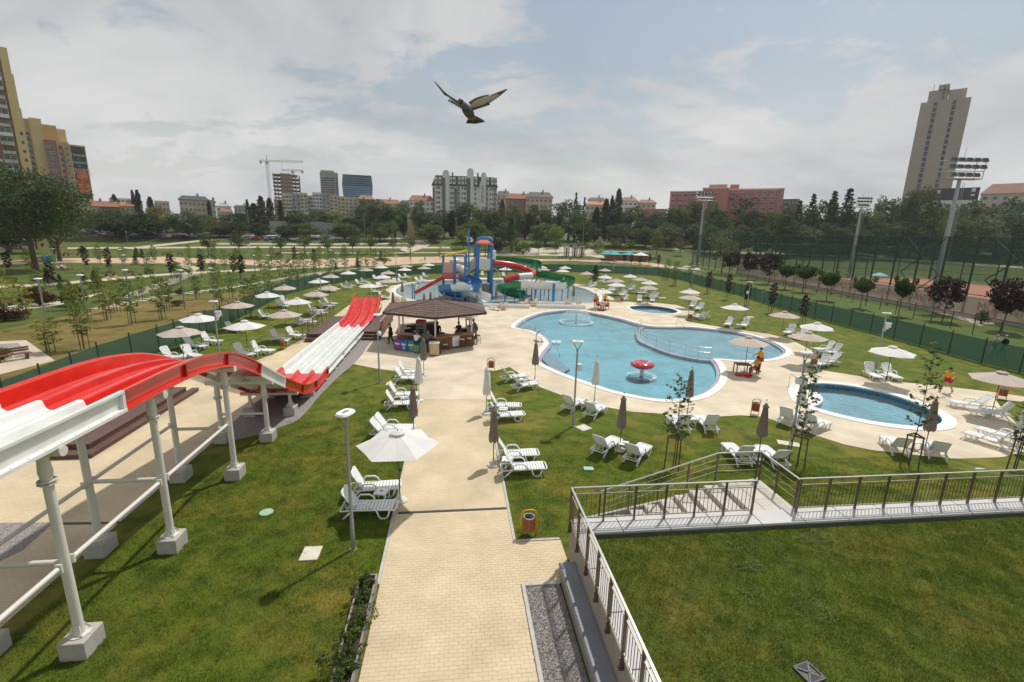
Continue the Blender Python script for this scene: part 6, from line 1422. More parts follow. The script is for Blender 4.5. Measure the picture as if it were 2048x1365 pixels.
# ---- pool features
ms = thing('water_mushroom', 'red water mushroom with white dots in the main pool', 'water feature', G(1283, 752, -.1)); dist_m = ms.location.y
zc_ = D(1284, 729, dist_m).z + .1; rm = 24.5 * dist_m / F_PX
m = MB(); m.tube([(0, 0, -.9), (0, 0, zc_)], .14, 14); m.build('stem', M_tw, ms, auto=40)
m = MB(); m.lathe([(.2, zc_ - .16), (rm * .8, zc_ - .2), (rm, zc_ - .07), (rm * .97, zc_ + .06), (rm * .7, zc_ + .17), (rm * .3, zc_ + .2), (rm * .14, zc_ + .12), (0, zc_ + .12)], 32); cap_ = m.build('cap', mat('mushroom_red', (0.50, 0.02, 0.025), 0.18, spec=.6, coat=.5), ms, smooth=True)
for k in range(16):
    a = k * 2.4; r = rm * (.55 + .42 * ((k * 7) % 5) / 5); z = zc_ + (.19 if r < rm * .75 else .12 if r < rm * .9 else .03); m = MB(); m.ball((math.cos(a) * r, math.sin(a) * r, z), (.05, .05, .025), 8, 4); m.build('dot', M_white, cap_)
def foam_ring(name, parent, c, r0, r1, z=.015, n=40, mm=None):
    m = MB(); rr_ = random.Random(int(r1 * 100)); vs = []
    for k in range(n):
        a = 2 * math.pi * k / n
        for r in (r0, (r0 + r1) / 2, r1): q = r * (1 + rr_.uniform(-.06, .06)); vs.append((c[0] + math.cos(a) * q, c[1] + math.sin(a) * q, z + rr_.uniform(0, .05) * (1 if r == (r0 + r1) / 2 else .2)))
    m.add(vs, [(3 * k + j, 3 * k + j + 1, 3 * ((k + 1) % n) + j + 1, 3 * ((k + 1) % n) + j) for k in range(n) for j in (0, 1)]); return m.build(name, mm or M_foam, parent, smooth=True)
foam_ring('foam', ms, (0, 0), rm * .95, rm * 1.25); m = MB(); rr_ = random.Random(4)
for k in range(46):
    a = 2 * math.pi * k / 46 + rr_.uniform(-.05, .05); r = rm * rr_.uniform(.98, 1.04); m.tube([(math.cos(a) * r, math.sin(a) * r, zc_ - .1), (math.cos(a) * r * 1.05, math.sin(a) * r * 1.05, .0)], rr_.uniform(.006, .014), 4, cap=False)
m.build('water_curtain', M_spray, ms)
df = thing('dome_fountain', 'glittering water dome fountain in the far end of the main pool', 'water feature', G(1152, 644, -.1)); dd = df.location.y; rd_ = 31 * dd / F_PX; hd = D(1152, 622, dd).z + .1
m = MB(); m.tube([(0, 0, -.9), (0, 0, hd)], .09, 10); m.build('pipe', M_steel, df); m = MB(); vs = []; n = 40; L = 10; rr_ = random.Random(9)
for i in range(L + 1):
    t = i / L; r = rd_ * math.sin(t * math.pi / 2) ** .9; z = hd * (1 - t ** 2.2) + .02
    for k in range(n): a = 2 * math.pi * k / n; q = 1 + rr_.uniform(-.04, .04); vs.append((math.cos(a) * r * q, math.sin(a) * r * q, z * (1 + rr_.uniform(-.03, .03))))
m.add(vs, [(i * n + k, i * n + (k + 1) % n, (i + 1) * n + (k + 1) % n, (i + 1) * n + k) for i in range(L) for k in range(n)]); m.build('water_dome', M_spray, df, smooth=True); foam_ring('foam', df, (0, 0), rd_ * .92, rd_ * 1.15); m = MB()
for k in range(900):
    a = rr_.uniform(0, 6.28); t = rr_.uniform(.05, 1); r = rd_ * math.sin(t * math.pi / 2) ** .9 * rr_.uniform(.97, 1.05); m.ball((math.cos(a) * r, math.sin(a) * r, hd * (1 - t ** 2.2) * rr_.uniform(.95, 1.08) + .02), rr_.uniform(.010, .024), 5, 4)
tag(m.build('droplets', mat('water_drop', (0.8, 0.86, 0.88), 0.05, spec=.9), df), kind='stuff')
sw = thing('swan_spout', 'curved steel swan-neck water spout at the pool edge', 'water feature', G(1072, 683), R(12)); m = MB(); pts = [(0, 0, 0), (0, 0, .35), (.08, 0, .75), (.35, 0, 1.02), (.7, 0, 1.05), (1.0, 0, .92)]; c = catmull(pts, 5, False)
m.strip([p + Vector((0, .2, 0)) for p in c], [p - Vector((0, .2, 0)) for p in c]); m.strip([p + Vector((0, -.2, -.04)) for p in c], [p + Vector((0, .2, -.04)) for p in c]); m.build('spout', M_steel, sw, smooth=True); m = MB(); m.bb(-.18, .18, -.25, .25, 0, .1); m.build('base', M_steel, sw, bevel=.02)
m = MB(); c2 = catmull([(1.0, 0, .92), (1.4, 0, .62), (1.75, 0, .1), (1.85, 0, -.1)], 5, False); m.strip([p + Vector((0, .16, 0)) for p in c2], [p - Vector((0, .16, 0)) for p in c2]); m.build('water_sheet', M_spray, sw, smooth=True); foam_ring('foam', sw, (1.9, 0), .1, .5, -.07, 20)
wr = thing('pool_railing', 'curved steel railing on the wall between main and shallow pool', 'railing', G(1276, 681)); c = wo_[2:]; inv = Matrix.Translation(-wr.location)
for h in (.55, .95): m = MB(); m.M = inv; m.tube([p.lerp(q, .5) + Vector((0, 0, h)) for p, q in list(zip(wl_[2:], wo_[2:]))[:-2:2]], .02, 6); m.build('rail', M_steel, wr)
for i in range(0, len(c) - 2, 4): m = MB(); m.M = inv; p = wl_[2 + i].lerp(wo_[2 + i], .5); m.tube([p + Vector((0, 0, -.05)), p + Vector((0, 0, .95))], .02, 6); m.build('post', M_steel, wr)
def grab(label, a, b, h=.85):
    p, q = G(*a), G(*b, -.3); t = thing('grab_rail', label, 'railing', p); m = MB(); d = q - p; m.tube([(0, 0, 0), (0, 0, h - .08), Vector((0, 0, h)) + d * .05, d * .95 + Vector((0, 0, h * .55)), d + Vector((0, 0, h * .5)), d + Vector((0, 0, -.1))], .02, 6); m.build('rail', M_steel, t); m = MB(); m.lathe([(.05, 0), (.05, .02)], 8); m.build('flange', M_steel, t)
grab('steel grab rail at the entry steps of the main pool near edge', (1083, 690), (1119, 716)); grab('steel grab rail at the far left steps of the main pool', (1048, 660), (1070, 652)); grab('steel grab rail at the far edge of the shallow pool', (1353, 652), (1367, 660)); grab('steel grab rail at the entry of the oval pool', (1577, 773), (1600, 775)); grab('steel grab rail at the near edge of the shallow pool', (1482, 722), (1507, 719))

# ---- green screen fence: each panel and post a piece
M_screen = net_mat('fence_screen', (0.040, 0.120, 0.082), .88)
fc = thing('screen_fence', 'green mesh screen fence enclosing the pool lawn', 'fence', FENCE[0])
tot = []; 
for a, b in zip(FENCE[:-1], FENCE[1:]):
    n = max(1, round((b - a).length / 2.6)); tot += [a.lerp(b, i / n) for i in range(n)]
tot.append(FENCE[-1]); inv = -fc.location
FP = MB().bb(-.03, .03, -.03, .03, 0, 2.15).mesh('post', M_green)
for i, p in enumerate(tot):
    o = link('post', FP, fc); o.location = p + inv
    if i < len(tot) - 1:
        q = tot[i + 1]; m = MB(); sag = random.uniform(.0, .05); k = [p.lerp(q, t) + inv for t in (0, .33, .67, 1)]; nr = (q - p).cross(Vector((0, 0, 1))).normalized() * random.uniform(-.05, .05)
        m.add([k[0] + Vector((0, 0, .04)), k[1] + nr + Vector((0, 0, .04)), k[2] + nr + Vector((0, 0, .04)), k[3] + Vector((0, 0, .04)), k[0] + Vector((0, 0, 1.93)), k[1] + Vector((0, 0, 1.93 - sag)), k[2] + Vector((0, 0, 1.93 - sag)), k[3] + Vector((0, 0, 1.93))], [(0, 1, 5, 4), (1, 2, 6, 5), (2, 3, 7, 6)]); m.build('screen_panel', M_screen, fc)
# outer wire fence on the right strip
wf = thing('wire_fence', 'thin dark wire fence beyond the green screen on the right', 'fence', Vector((47, 45, 0))); wp = [Vector((46.5, 36, 0)), Vector((51.5, 60, 0)), Vector((55.2, 82, 0)), Vector((55.5, 112, 0))]; WP = MB().bb(-.03, .03, -.03, .03, 0, 2.0).mesh('post', M_green)
for a, b in zip(wp[:-1], wp[1:]):
    n = round((b - a).length / 3.6)
    for i in range(n): o = link('post', WP, wf); o.location = a.lerp(b, i / n) - wf.location
    m = MB()
    for h in (.7, 1.3, 1.95): m.tube([a - wf.location + Vector((0, 0, h)), b - wf.location + Vector((0, 0, h))], .008, 4)
    m.build('wire', M_green, wf)
# ---- tennis court enclosure
M_net = net_mat('ball_net', (0.018, 0.070, 0.045), .30); M_scr = net_mat('windscreen', (0.38, 0.37, 0.29), .90)
tf_ = thing('tennis_fence', 'tall dark green net fence around the tennis courts', 'fence', Vector((60, 60, 0)))
TP = MB().bb(-.09, .09, -.09, .09, 0, 10.4).mesh('post', M_green); line = [Vector((60.2, 54, 0)), Vector((60.2, 128, 0)), Vector((61.5, 165, 0))]
for a, b, n in ((line[0], line[1], 17), (line[1], line[2], 7), (Vector((112, 58, 0)), Vector((112, 128, 0)), 8), (Vector((60.2, 128.3, 0)), Vector((112, 128.3, 0)), 6)):
    for i in range(n + 1):
        o = link('post', TP, tf_); o.location = a.lerp(b, i / n) - tf_.location; o.scale = (1, 1, 1 if a.x < 70 and b.x < 70 else .8)
    for i in range(n):
        p, q = a.lerp(b, i / n) - tf_.location, a.lerp(b, (i + 1) / n) - tf_.location; h = 10.4 if a.x < 70 and b.x < 70 else 8.3; m = MB(); m.add([p + Vector((0, 0, .6)), q + Vector((0, 0, .6)), q + Vector((0, 0, h)), p + Vector((0, 0, h))], [(0, 1, 2, 3)]); m.build('net_panel', M_net, tf_)
    m = MB()
    for h_ in (10.35, 3.0): m.tube([a - tf_.location + Vector((0, 0, h_ if a.x < 70 and b.x < 70 else h_ * .8)), b - tf_.location + Vector((0, 0, h_ if a.x < 70 and b.x < 70 else h_ * .8))], .05, 5)
    m.build('rail', M_green, tf_)
for i in (0, 2):
    a, b = line[0].lerp(line[1], i / 11) - tf_.location, line[0].lerp(line[1], (i + 1) / 11) - tf_.location; m = MB()
    for z0, z1 in ((0, 5), (5, 10.2)): m.bar(a + Vector((0, 0, z0)), b + Vector((0, 0, z1)), .1, .1); m.bar(a + Vector((0, 0, z1)), b + Vector((0, 0, z0)), .1, .1)
    m.build('cross_brace', M_green, tf_)
for i in range(11):
    a, b = line[0].lerp(line[1], i / 11) - tf_.location, line[0].lerp(line[1], (i + 1) / 11) - tf_.location; m = MB(); m.add([a + Vector((-.12, 0, .55)), b + Vector((-.12, 0, .55)), b + Vector((-.12, 0, 2.7)), a + Vector((-.12, 0, 2.7))], [(0, 1, 2, 3)]); sc_ = m.build('windscreen', M_scr, tf_)
    if i % 2 == 0 or i in (3, 5):
        t = text('VIVACOM', 1.5, (a + b) / 2 + Vector((-.2, 0, 1.6)), mat('faded_red_print', (0.33, 0.20, 0.16), .8), sc_, rz=R(90))
lw = thing('court_wall', 'low concrete wall with red edge below the tennis fence', 'wall', Vector((59.9, 54, 0))); m = MB(); m.bb(-.25, .15, 0, 74, 0, .55); m.build('wall', M_conc, lw); m = MB(); m.bb(-.3, -.26, 0, 74, .47, .56); m.build('red_edge', mat('red_edge', (0.45, 0.10, 0.07), .7), lw)
for y in (70, 100):
    tn_ = thing('tennis_net', 'tennis net across the %s clay court' % ('near' if y == 70 else 'far'), 'net', Vector((86, y, 0))); m = MB(); m.bb(-.02, .02, -6, 6, .05, .95); m.build('net', M_net, tn_)
    for s_ in (-6, 6): m = MB(); m.tube([(0, s_, 0), (0, s_, 1.07)], .05, 6); m.build('post', M_green, tn_)
# ---- floodlight masts
def mast(label, px, by, top, ty, hw, base_d=None):
    p = G(px, by); d = p.y; t = thing('floodlight_mast', label, 'mast', p); h = D(px, top, d).z; hp = D(px, ty, d).z; m = MB(); m.tube([(0, 0, 0), (0, 0, hp * .5), (0, 0, hp)], [.48, .36, .22], 14); m.build('mast', M_galv, t, auto=40)
    m = MB(); m.lathe([(1.1, 0), (1.0, .7), (.6, .8)], 12); m.build('plinth', M_conc, t)
    m = MB()
    for x in (.42, .72): m.tube([(x, -.2, 2.5), (x, -.2, hp - .5)], .025, 5)
    for i in range(int(hp / .6)): m.bar((.42, -.2, 2.5 + i * .6) if 2.5 + i * .6 < hp - .5 else (.42, -.2, hp - .6), (.72, -.2, min(2.5 + i * .6, hp - .6)), .02, .02)
    m.build('ladder', M_galv, t); H_ = h - hp; m = MB()
    for zz in (0, .38, .62, .95): m.tube([(-hw, -.6, hp + H_ * zz), (hw, -.6, hp + H_ * zz)], .06, 6); m.tube([(-hw, .8, hp + H_ * zz), (hw, .8, hp + H_ * zz)], .05, 6)
    for x in (-hw, hw):
        for y in (-.6, .8): m.tube([(x, y, hp), (x * 1.02, y, hp + H_)], .05, 6)
    m.bb(-hw, hw, -.6, .8, hp - .08, hp); m.build('head_frame', M_galv, t)
    for j, zz in enumerate((.18, .60, .95)):
        for i in range(5 - (j == 0)):
            x = -hw * .8 + i * hw * .42 + (hw * .15 if j == 0 else 0); m = MB(); m.M = Matrix.Translation((x, -.75, hp + H_ * zz)) @ Matrix.Rotation(R(-25), 4, 'X'); m.bb(-hw * .16, hw * .16, -.12, .12, -.26, .26); lamp_ = m.build('floodlight', M_greyb, t)
            m = MB(); m.M = Matrix.Translation((x, -.75, hp + H_ * zz)) @ Matrix.Rotation(R(-25), 4, 'X'); m.bb(-hw * .14, hw * .14, -.135, -.122, -.23, .23); m.build('lens', M_glass, lamp_)
    m = MB(); m.tube([(0, 0, h), (0, 0, h + 1.6)], .03, 5); m.build('antenna', M_galv, t)
mast('tall floodlight mast with lamp frame at the tennis courts, right', 1862, 615, 318, 357, 2.6); mast('floodlight mast in the middle of the tennis fence', 1698, 552, 396, 414, 1.9); mast('slim floodlight mast at the left end of the tennis fence', 1394, 532, 385, 401, 2.6)
# ---- lamp posts
LH = 4.38
def lamp_post(label, px, by, h=LH, cam=None, rz=0.0, z=0.0, simple=False):
    p = G(px, by, z); t = thing('lamp_post', label, 'lamp', p, rz, 'lamp posts round the pools'); m = MB(); m.tube([(0, 0, 0), (0, 0, 1.0), (0, 0, 1.02), (0, 0, h - .45)], [.065, .062, .052, .042], 10); m.lathe([(.11, 0), (.11, .02)], 10); m.build('pole', M_galv, t, auto=40)
    m = MB()
    for s_ in (-1, 1): m.tube([(0, 0, h - .5), (s_ * .04, 0, h - .36), (s_ * .13, 0, h - .2), (s_ * .2, 0, h - .05)], [.03, .026, .022, .02], 6)
    m.build('arm', M_galv, t, smooth=True); m = MB(); n = 16
    pr = [(math.cos(2 * math.pi * k / n), math.sin(2 * math.pi * k / n)) for k in range(n)]; sq = lambda v: math.copysign(abs(v) ** .6, v)
    vs = [(sq(x) * .27, sq(y) * .19, h - .05) for x, y in pr] + [(sq(x) * .29, sq(y) * .21, h - .02) for x, y in pr] + [(sq(x) * .26, sq(y) * .18, h + .03) for x, y in pr]
    m.add(vs, [(i + r * n, (i + 1) % n + r * n, (i + 1) % n + (r + 1) * n, i + (r + 1) * n) for r in (0, 1) for i in range(n)] + [tuple(range(n - 1, -1, -1)), tuple(range(2 * n, 3 * n))]); hd = m.build('lamp_head', M_white, t, smooth=False)
    m = MB(); m.bb(-.12, .12, -.06, .06, h + .031, h + .036); m.build('heat_sink', M_galv, hd)
    if cam == 'box':
        for s_ in (1,): m = MB(); m.bb(.04, .26, -.11, .11, h - 1.45, h - 1.12); m.build('speaker_box', M_white, t, bevel=.02)
    if cam == 'two':
        for s_ in (-1, 1): m = MB(); m.bb(min(s_ * .05, s_ * .28), max(s_ * .05, s_ * .28), -.11, .11, h - 1.5, h - 1.15); m.build('speaker_box', M_white, t, bevel=.02)
    if cam == 'cams':
        for k, zz in enumerate((.75, 1.0, 1.2)): m = MB(); m.M = Matrix.Translation((0, 0, h - zz)) @ Matrix.Rotation(rz + k * .9, 4, 'Z'); m.bb(.04, .42, -.07, .07, -.06, .08); m.ball((.2, 0, -.1), .11, 10, 6); m.build('security_camera', M_white, t)
    if cam == 'round': m = MB(); m.ball((.1, -.05, h - 1.2), .15, 12, 8); m.build('speaker_ball', M_white, t, smooth=True)
    return t
lamp_post('tall lamp post in the near left lawn beside the white umbrella', 706.8, 1099, rz=R(72)); lamp_post('lamp post with a speaker box at the near edge of the main pool', 1146.3, 852.7, cam='box'); lamp_post('lamp post with two speaker boxes beside the oval pool', 1583, 882.4, cam='two', rz=R(15)); lamp_post('lamp post with security cameras on the right lawn', 1750.4, 742, cam='cams', rz=R(150)); lamp_post('lamp post with a round speaker near the slide platform', 759.4, 767, cam='round', rz=R(90))
lamp_post('lamp post with security cameras on the left lawn behind the slide crest', 441.2, 726, cam='cams'); lamp_post('lamp post with a square box behind the loungers beyond the shallow pool', 1491, 636, cam='box', rz=R(180)); lamp_post('lamp post on the left lawn among the umbrellas behind the run-out', 644.5, 625, cam=None, rz=R(90)); lamp_post('lamp post near the green fence on the far left lawn', 669, 569, cam='round'); lamp_post('lamp post with a camera at the far left fence by the splash pool', 793, 556, cam='round'); lamp_post('lamp post on the far right lawn above the stacked umbrellas', 1382.6, 579, cam='round'); lamp_post('lamp post with cameras at the far fence right of the tower', 1226, 549, h=2.9, cam='cams')
def post_light(label, px, by, h, grp): 
    t = thing('park_lamp', label, 'lamp', GT(px, by), 0, grp); m = MB(); m.tube([(0, 0, 0), (0, 0, h)], .07, 6); m.build('pole', M_galv, t); m = MB(); m.lathe([(.08, h - .12), (.32, h + .02), (.28, h + .07), (0, h + .1)], 12); m.build('lamp_head', M_white, t); return t
pk = [post_light('', px, by, 4.4, 'lamps of the park') for px, by in ((95, 655), (113, 545), (255, 565), (262, 620), (247, 545), (500, 523), (512, 560), (663, 538), (822, 530), (540, 560), (430, 610), (176, 640), (890, 506), (1155, 505), (1465, 528), (1590, 545), (1312, 509), (560, 497), (370, 618), (1690, 512), (1560, 500), (255, 487), (1106, 487))]
label_row(pk, 'slim park lamp with pale disc head')
wl2 = [thing('street_pole', '', 'pole', B(px, d), 0, 'poles along the street') for px, d in ((467, 215), (500, 214), (730, 216), (816, 214), (912, 214), (1105, 208), (1165, 206))]
for t in wl2:
    h = random.uniform(9, 12); m = MB(); m.tube([(0, 0, 0), (0, 0, h)], [.14, .09], 6); m.build('pole', M_galv, t); m = MB(); m.bar((-.7, 0, h), (.7, 0, h), .1, .1); m.build('cross_arm', M_galv, t)
label_row(wl2, 'tall thin street pole behind the park')
sp_ = thing('shower_post', 'slim outdoor shower post with blue top on the right lawn', 'shower', G(1522, 613)); m = MB(); m.tube([(0, 0, 0), (0, 0, 1.9)], .05, 8); m.build('pole', M_galv, sp_); m = MB(); m.ball((0, 0, 2.0), .16, 10, 6); m.build('head', M_tb, sp_)
# ================================================================== LOUNGERS, UMBRELLAS AND OTHER LOOSE THINGS
M_pl = mat('lounger_plastic', (0.76, 0.77, 0.765), 0.42, var=0.03, scale=3, objr=0.04); M_plb = mat('lounger_back_face', (0.42, 0.42, 0.34), 0.5); M_ivory = mat('ivory_plastic', (0.66, 0.58, 0.46), 0.45)
# one lounger: local +x points to the foot, origin under the joint of seat and backrest
def lounger_meshes(mm):
    out = []
    W2 = .30
    fr = MB()
    for s in (-1, 1):
        y = s * W2
        fr.tube([(-.50, y, .30), (0, y, .33), (.5, y, .33), (1.0, y, .34), (1.27, y, .33)], .030, 6)
    fr.tube([(1.27, -W2, .33), (1.31, -W2 * .7, .34), (1.31, W2 * .7, .34), (1.27, W2, .33)], .032, 6); fr.tube([(-.5, -W2, .3), (-.5, W2, .3)], .025, 6)
    out.append(('frame', fr.mesh('frame', mm, True)))
    slat = MB().bb(-.046, .046, -.275, .275, -.012, .012).mesh('slat', mm)
    bsl = MB().bb(-.046, .046, -.275, .275, -.012, .012).mesh('slat', mm)
    leg = MB(); leg.tube([(-.03, 0, .33), (.03, 0, .12), (.10, 0, .02), (.26, 0, .015), (.34, 0, .10), (.40, 0, .32)], [.035, .032, .032, .032, .03, .03], 6); leg = leg.mesh('leg', mm, True)
    rl = MB(); rl.tube([(.02, 0, .33), (-.16, 0, .16), (-.30, 0, .015)], [.04, .036, .042], 6); rl = rl.mesh('leg', mm, True)
    arm = MB(); arm.tube([(-.12, 0, .34), (-.06, 0, .50), (.0, 0, .56), (.30, 0, .56), (.40, 0, .50), (.50, 0, .33)], [.028, .03, .033, .033, .03, .026], 6); arm = arm.mesh('armrest', mm, True)
    bf = MB()
    for s in (-1, 1): bf.tube([(0, s * .285, 0), (.70, s * .285, 0)], .028, 6)
    bf.tube([(.70, -.285, 0), (.74, -.2, 0), (.74, .2, 0), (.70, .285, 0)], .03, 6); bf = bf.mesh('backrest', mm, True)
    pr = MB(); pr.tube([(-.34, -.2, .52), (-.30, -.2, .30)], .016, 5); pr.tube([(-.34, .2, .52), (-.30, .2, .30)], .016, 5); pr.tube([(-.30, -.22, .30), (-.30, .22, .30)], .016, 5); pr = pr.mesh('prop', mm)
    return fr and (out[0][1], slat, bsl, leg, rl, arm, bf, pr)
LM = {m.name: lounger_meshes(m) for m in (M_pl, M_ivory)}
SEAT_J = MB()
for i in range(11): SEAT_J.bb(.05 + i * .112 - .046, .05 + i * .112 + .046, -.275, .275, .345, .369)
SEAT_J = SEAT_J.mesh('seat_slats', M_pl)
LOUNGERS = {}
def lounger(jx, jy, fx, fy, row, tilt=58, detail=True, iv=False, z=0.0):
    a, b = G(jx, jy, .33), G(fx, fy, .33); d = b - a; yaw = math.atan2(d.y, d.x); fr, slat, bsl, leg, rl, arm, bf, pr = LM[M_ivory.name if iv else M_pl.name]; mm = M_ivory if iv else M_pl
    t = link('sun_lounger', None); t.location = (a.x, a.y, .008 + (0.02 if iv else 0) + z); t.rotation_euler = (0, 0, yaw); t['category'] = 'sun lounger'; t['group'] = 'white sun loungers round the pools'
    link('frame', fr, t); tl = R(tilt + random.uniform(-7, 6))
    if detail:
        for i in range(11): o = link('slat', slat, t); o.location = (.05 + i * .112, 0, .357)
    else:
        o = link('seat', SEAT_J, t); 
        if iv: o.data = seat_iv
    for s in (-1, 1):
        for nm, me, x in (('leg', leg, .72), ('leg', rl, -.10), ('armrest', arm, .04)):
            o = link(nm, me, t); o.location = (x, s * .30, 0)
    bk_ = link('backrest', bf, t); bk_.location = (-.02, 0, .36); bk_.rotation_euler = (0, math.pi + tl, 0)
    if detail:
        for i in range(7): o = link('slat', bsl, bk_); o.location = (.06 + i * .105, 0, 0)
    else:
        o = link('back_slats', back_iv if iv else BACK_J, bk_)
    link('prop', pr, t); LOUNGERS.setdefault(row, []).append(t); return t
BACK_J = MB()
for i in range(7): BACK_J.bb(.06 + i * .105 - .042, .06 + i * .105 + .042, -.275, .275, -.012, .012)
BACK_J = BACK_J.mesh('back_slats', M_pl)
seat_iv = SEAT_J.copy(); seat_iv.materials.clear(); seat_iv.materials.append(M_ivory); back_iv = BACK_J.copy(); back_iv.materials.clear(); back_iv.materials.append(M_ivory)
def lg(row, *qs, **kw):
    for q in qs: lounger(*q, row, **kw)
lg('white plastic sun lounger on the lawn left of the path', (715,1012,789,1011), (728,973.4,796,970), (773,853.8,825,855), (764.6,864,814,866), (793,788,836,788), (788,806.6,820,805.6), (809.7,743,844.6,744), (804.6,755,832,756))
lg('white plastic sun lounger on the lawn just right of the path', (994,809.7,1039,810.7), (999,830,1045.6,827), (1016,907,1075,905), (1027,933.8,1082.5,931.7))
lg('white plastic sun lounger facing the near edge of the main pool', (1018,754,1051.7,751), (1040,770.8,1072,765.6), (1140.6,810,1165,798.7), (1185,823,1206.8,810), (1205,894,1234,876), (1268.5,910,1295,887), (1363,851,1343,832), (1418,851,1397,832), (1483,913.7,1454,887), (1554,918.6,1517.5,889))
lg('white plastic sun lounger by the oval pool', (1573.4,836.6,1591,822.5), (1624.5,850.7,1654,842), (1796,895,1765.6,867.6), (1873.8,903.6,1854,876), (1997.5,882.8,1941,867), (2022,874,1971,860), (1953.6,809,1906,803.7), (1997.5,826.5,1950,821), (1739.8,745.6,1759,756), (1775.7,746.6,1800,758))
lg('white sun lounger on the right lawn beside the shallow pool', (1655,698,1626.6,698), (1669.7,704,1637,704), (1645,726.6,1616,730.7), (1663.5,722.5,1632.8,722.5), (1581.5,663,1557,669), (1604,671,1581.5,675), (1459,646.6,1452,650), (1491,648.7,1483,652.8))
lg('white plastic sun lounger on the lawn by the small round pool', (1386.7,610.8,1374,615), (1401,616,1386.7,619), (1401,635,1386.7,632), (1411,632,1399,630), (1279,599.6,1278.6,606), (1305,599.6,1304.4,606), (1303.8,591.4,1286,592.6), (1311,593.8,1294.5,595), detail=False)
lg('white plastic sun lounger on the far right lawn', (1179.6,569,1169,571), (1189,571.5,1177,572.7), (1206.6,563,1198,563), (1217,565,1209,565), (1221.8,579.7,1214.8,580.9), (1228.8,579.7,1221,581.5), (1258,575,1244,575.6), (1265,578.5,1251,579.7), (1244,587,1228.8,589), (1248.8,589,1233.5,591.4), (1250,598.4,1232,599.6), (1279,584.4,1265,583.8), (1288.6,585.5,1272,586), (1143,565.6,1136,566.5), (1007,551,1012,553), (964.5,549,965,556), detail=False)
lg('white plastic sun lounger on the near left lawn beside the slide', (337,713,355,715), (378,708,394,712), (382,690.7,408.7,692.8), (414.8,680.5,438,682.5), (481.5,705,507,710), (515,700,541,701), (464,658,495,660), (553,676,575,678), (584,669,602.5,672), detail=False)
lg('white plastic sun lounger on the left lawn among the umbrellas', (527.6,633,546,634), (560.5,610.7,587,614), (566.6,602.5,593,606.6), (607.6,644.6,632,643.6), (595,641.5,620,639.5), (630,627,655,625), (624,621,646.6,621), (646.6,611.8,671,611.8), (655,606.6,677,607.7), (628,594,657,593), (655,581,679,582), detail=False)
lg('white sun lounger on the far left lawn by the splash pool', (687.6,575,708,575), (696,570.8,712,571.8), (716,567,730,568), (726.7,564,741,565), (746.6,584,766,583.8), (757,572.7,770,575.6), (763,571.5,778,572.7), (790,564,799,566), (800.5,564,814.6,565), (800.5,555,811,556), (812,554.5,823,555.7), (834.5,561,844,562), (844,560,854.5,561), (848.6,552.7,857,554), (750,557.4,763,559), (764,595,776,595.5), detail=False)
lg('ivory sun lounger on the deck at the splash pool edge', (795,604,803,598), (807.6,604,815,598), (996.8,616,978,613.5), (1009.7,614.7,1002.7,611), (1051,608,1039,605), (1069.7,608,1063,604), (1136,608.4,1135,603), (1156.8,609,1156.8,603.7), detail=False, iv=True)
for row, objs in LOUNGERS.items(): label_row(objs, row)
# side tables
TBL = MB().bb(-.22, .22, -.22, .22, .36, .40).mesh('table_top', M_pl); TLEG = MB().bb(-.03, .03, -.03, .03, 0, .36).mesh('leg', M_pl); HOLE = MB().lathe([(.05, .401), (.05, .404), (0, .404)], 10).mesh('umbrella_hole', M_dark)
tabs = []
for px, py in ((763, 985), (803, 861), (810, 797), (822, 750), (1007, 819), (1015, 920), (1047, 760), (1172, 807), (1247, 888), (1381, 838), (1509, 899), (1612, 838), (1829, 884), (1990, 868), (1978, 818), (1768, 751), (1477, 650), (571, 682), (513, 703), (408, 688), (366, 712), (1290, 603), (1640, 702), (1650, 724), (1590, 670), (1393, 615)):
    p = G(px, py, .36); p.z = .01; t = link('side_table', None); t.location = p; t.rotation_euler = (0, 0, random.uniform(-.3, .3)); t['category'] = 'table'; t['group'] = 'low white side tables between the loungers'; link('table_top', TBL, t); link('umbrella_hole', HOLE, t)
    for x in (-.19, .19):
        for y in (-.19, .19): o = link('leg', TLEG, t); o.location = (x, y, 0)
    tabs.append(t)
label_row(tabs, 'low white plastic side table between two loungers')
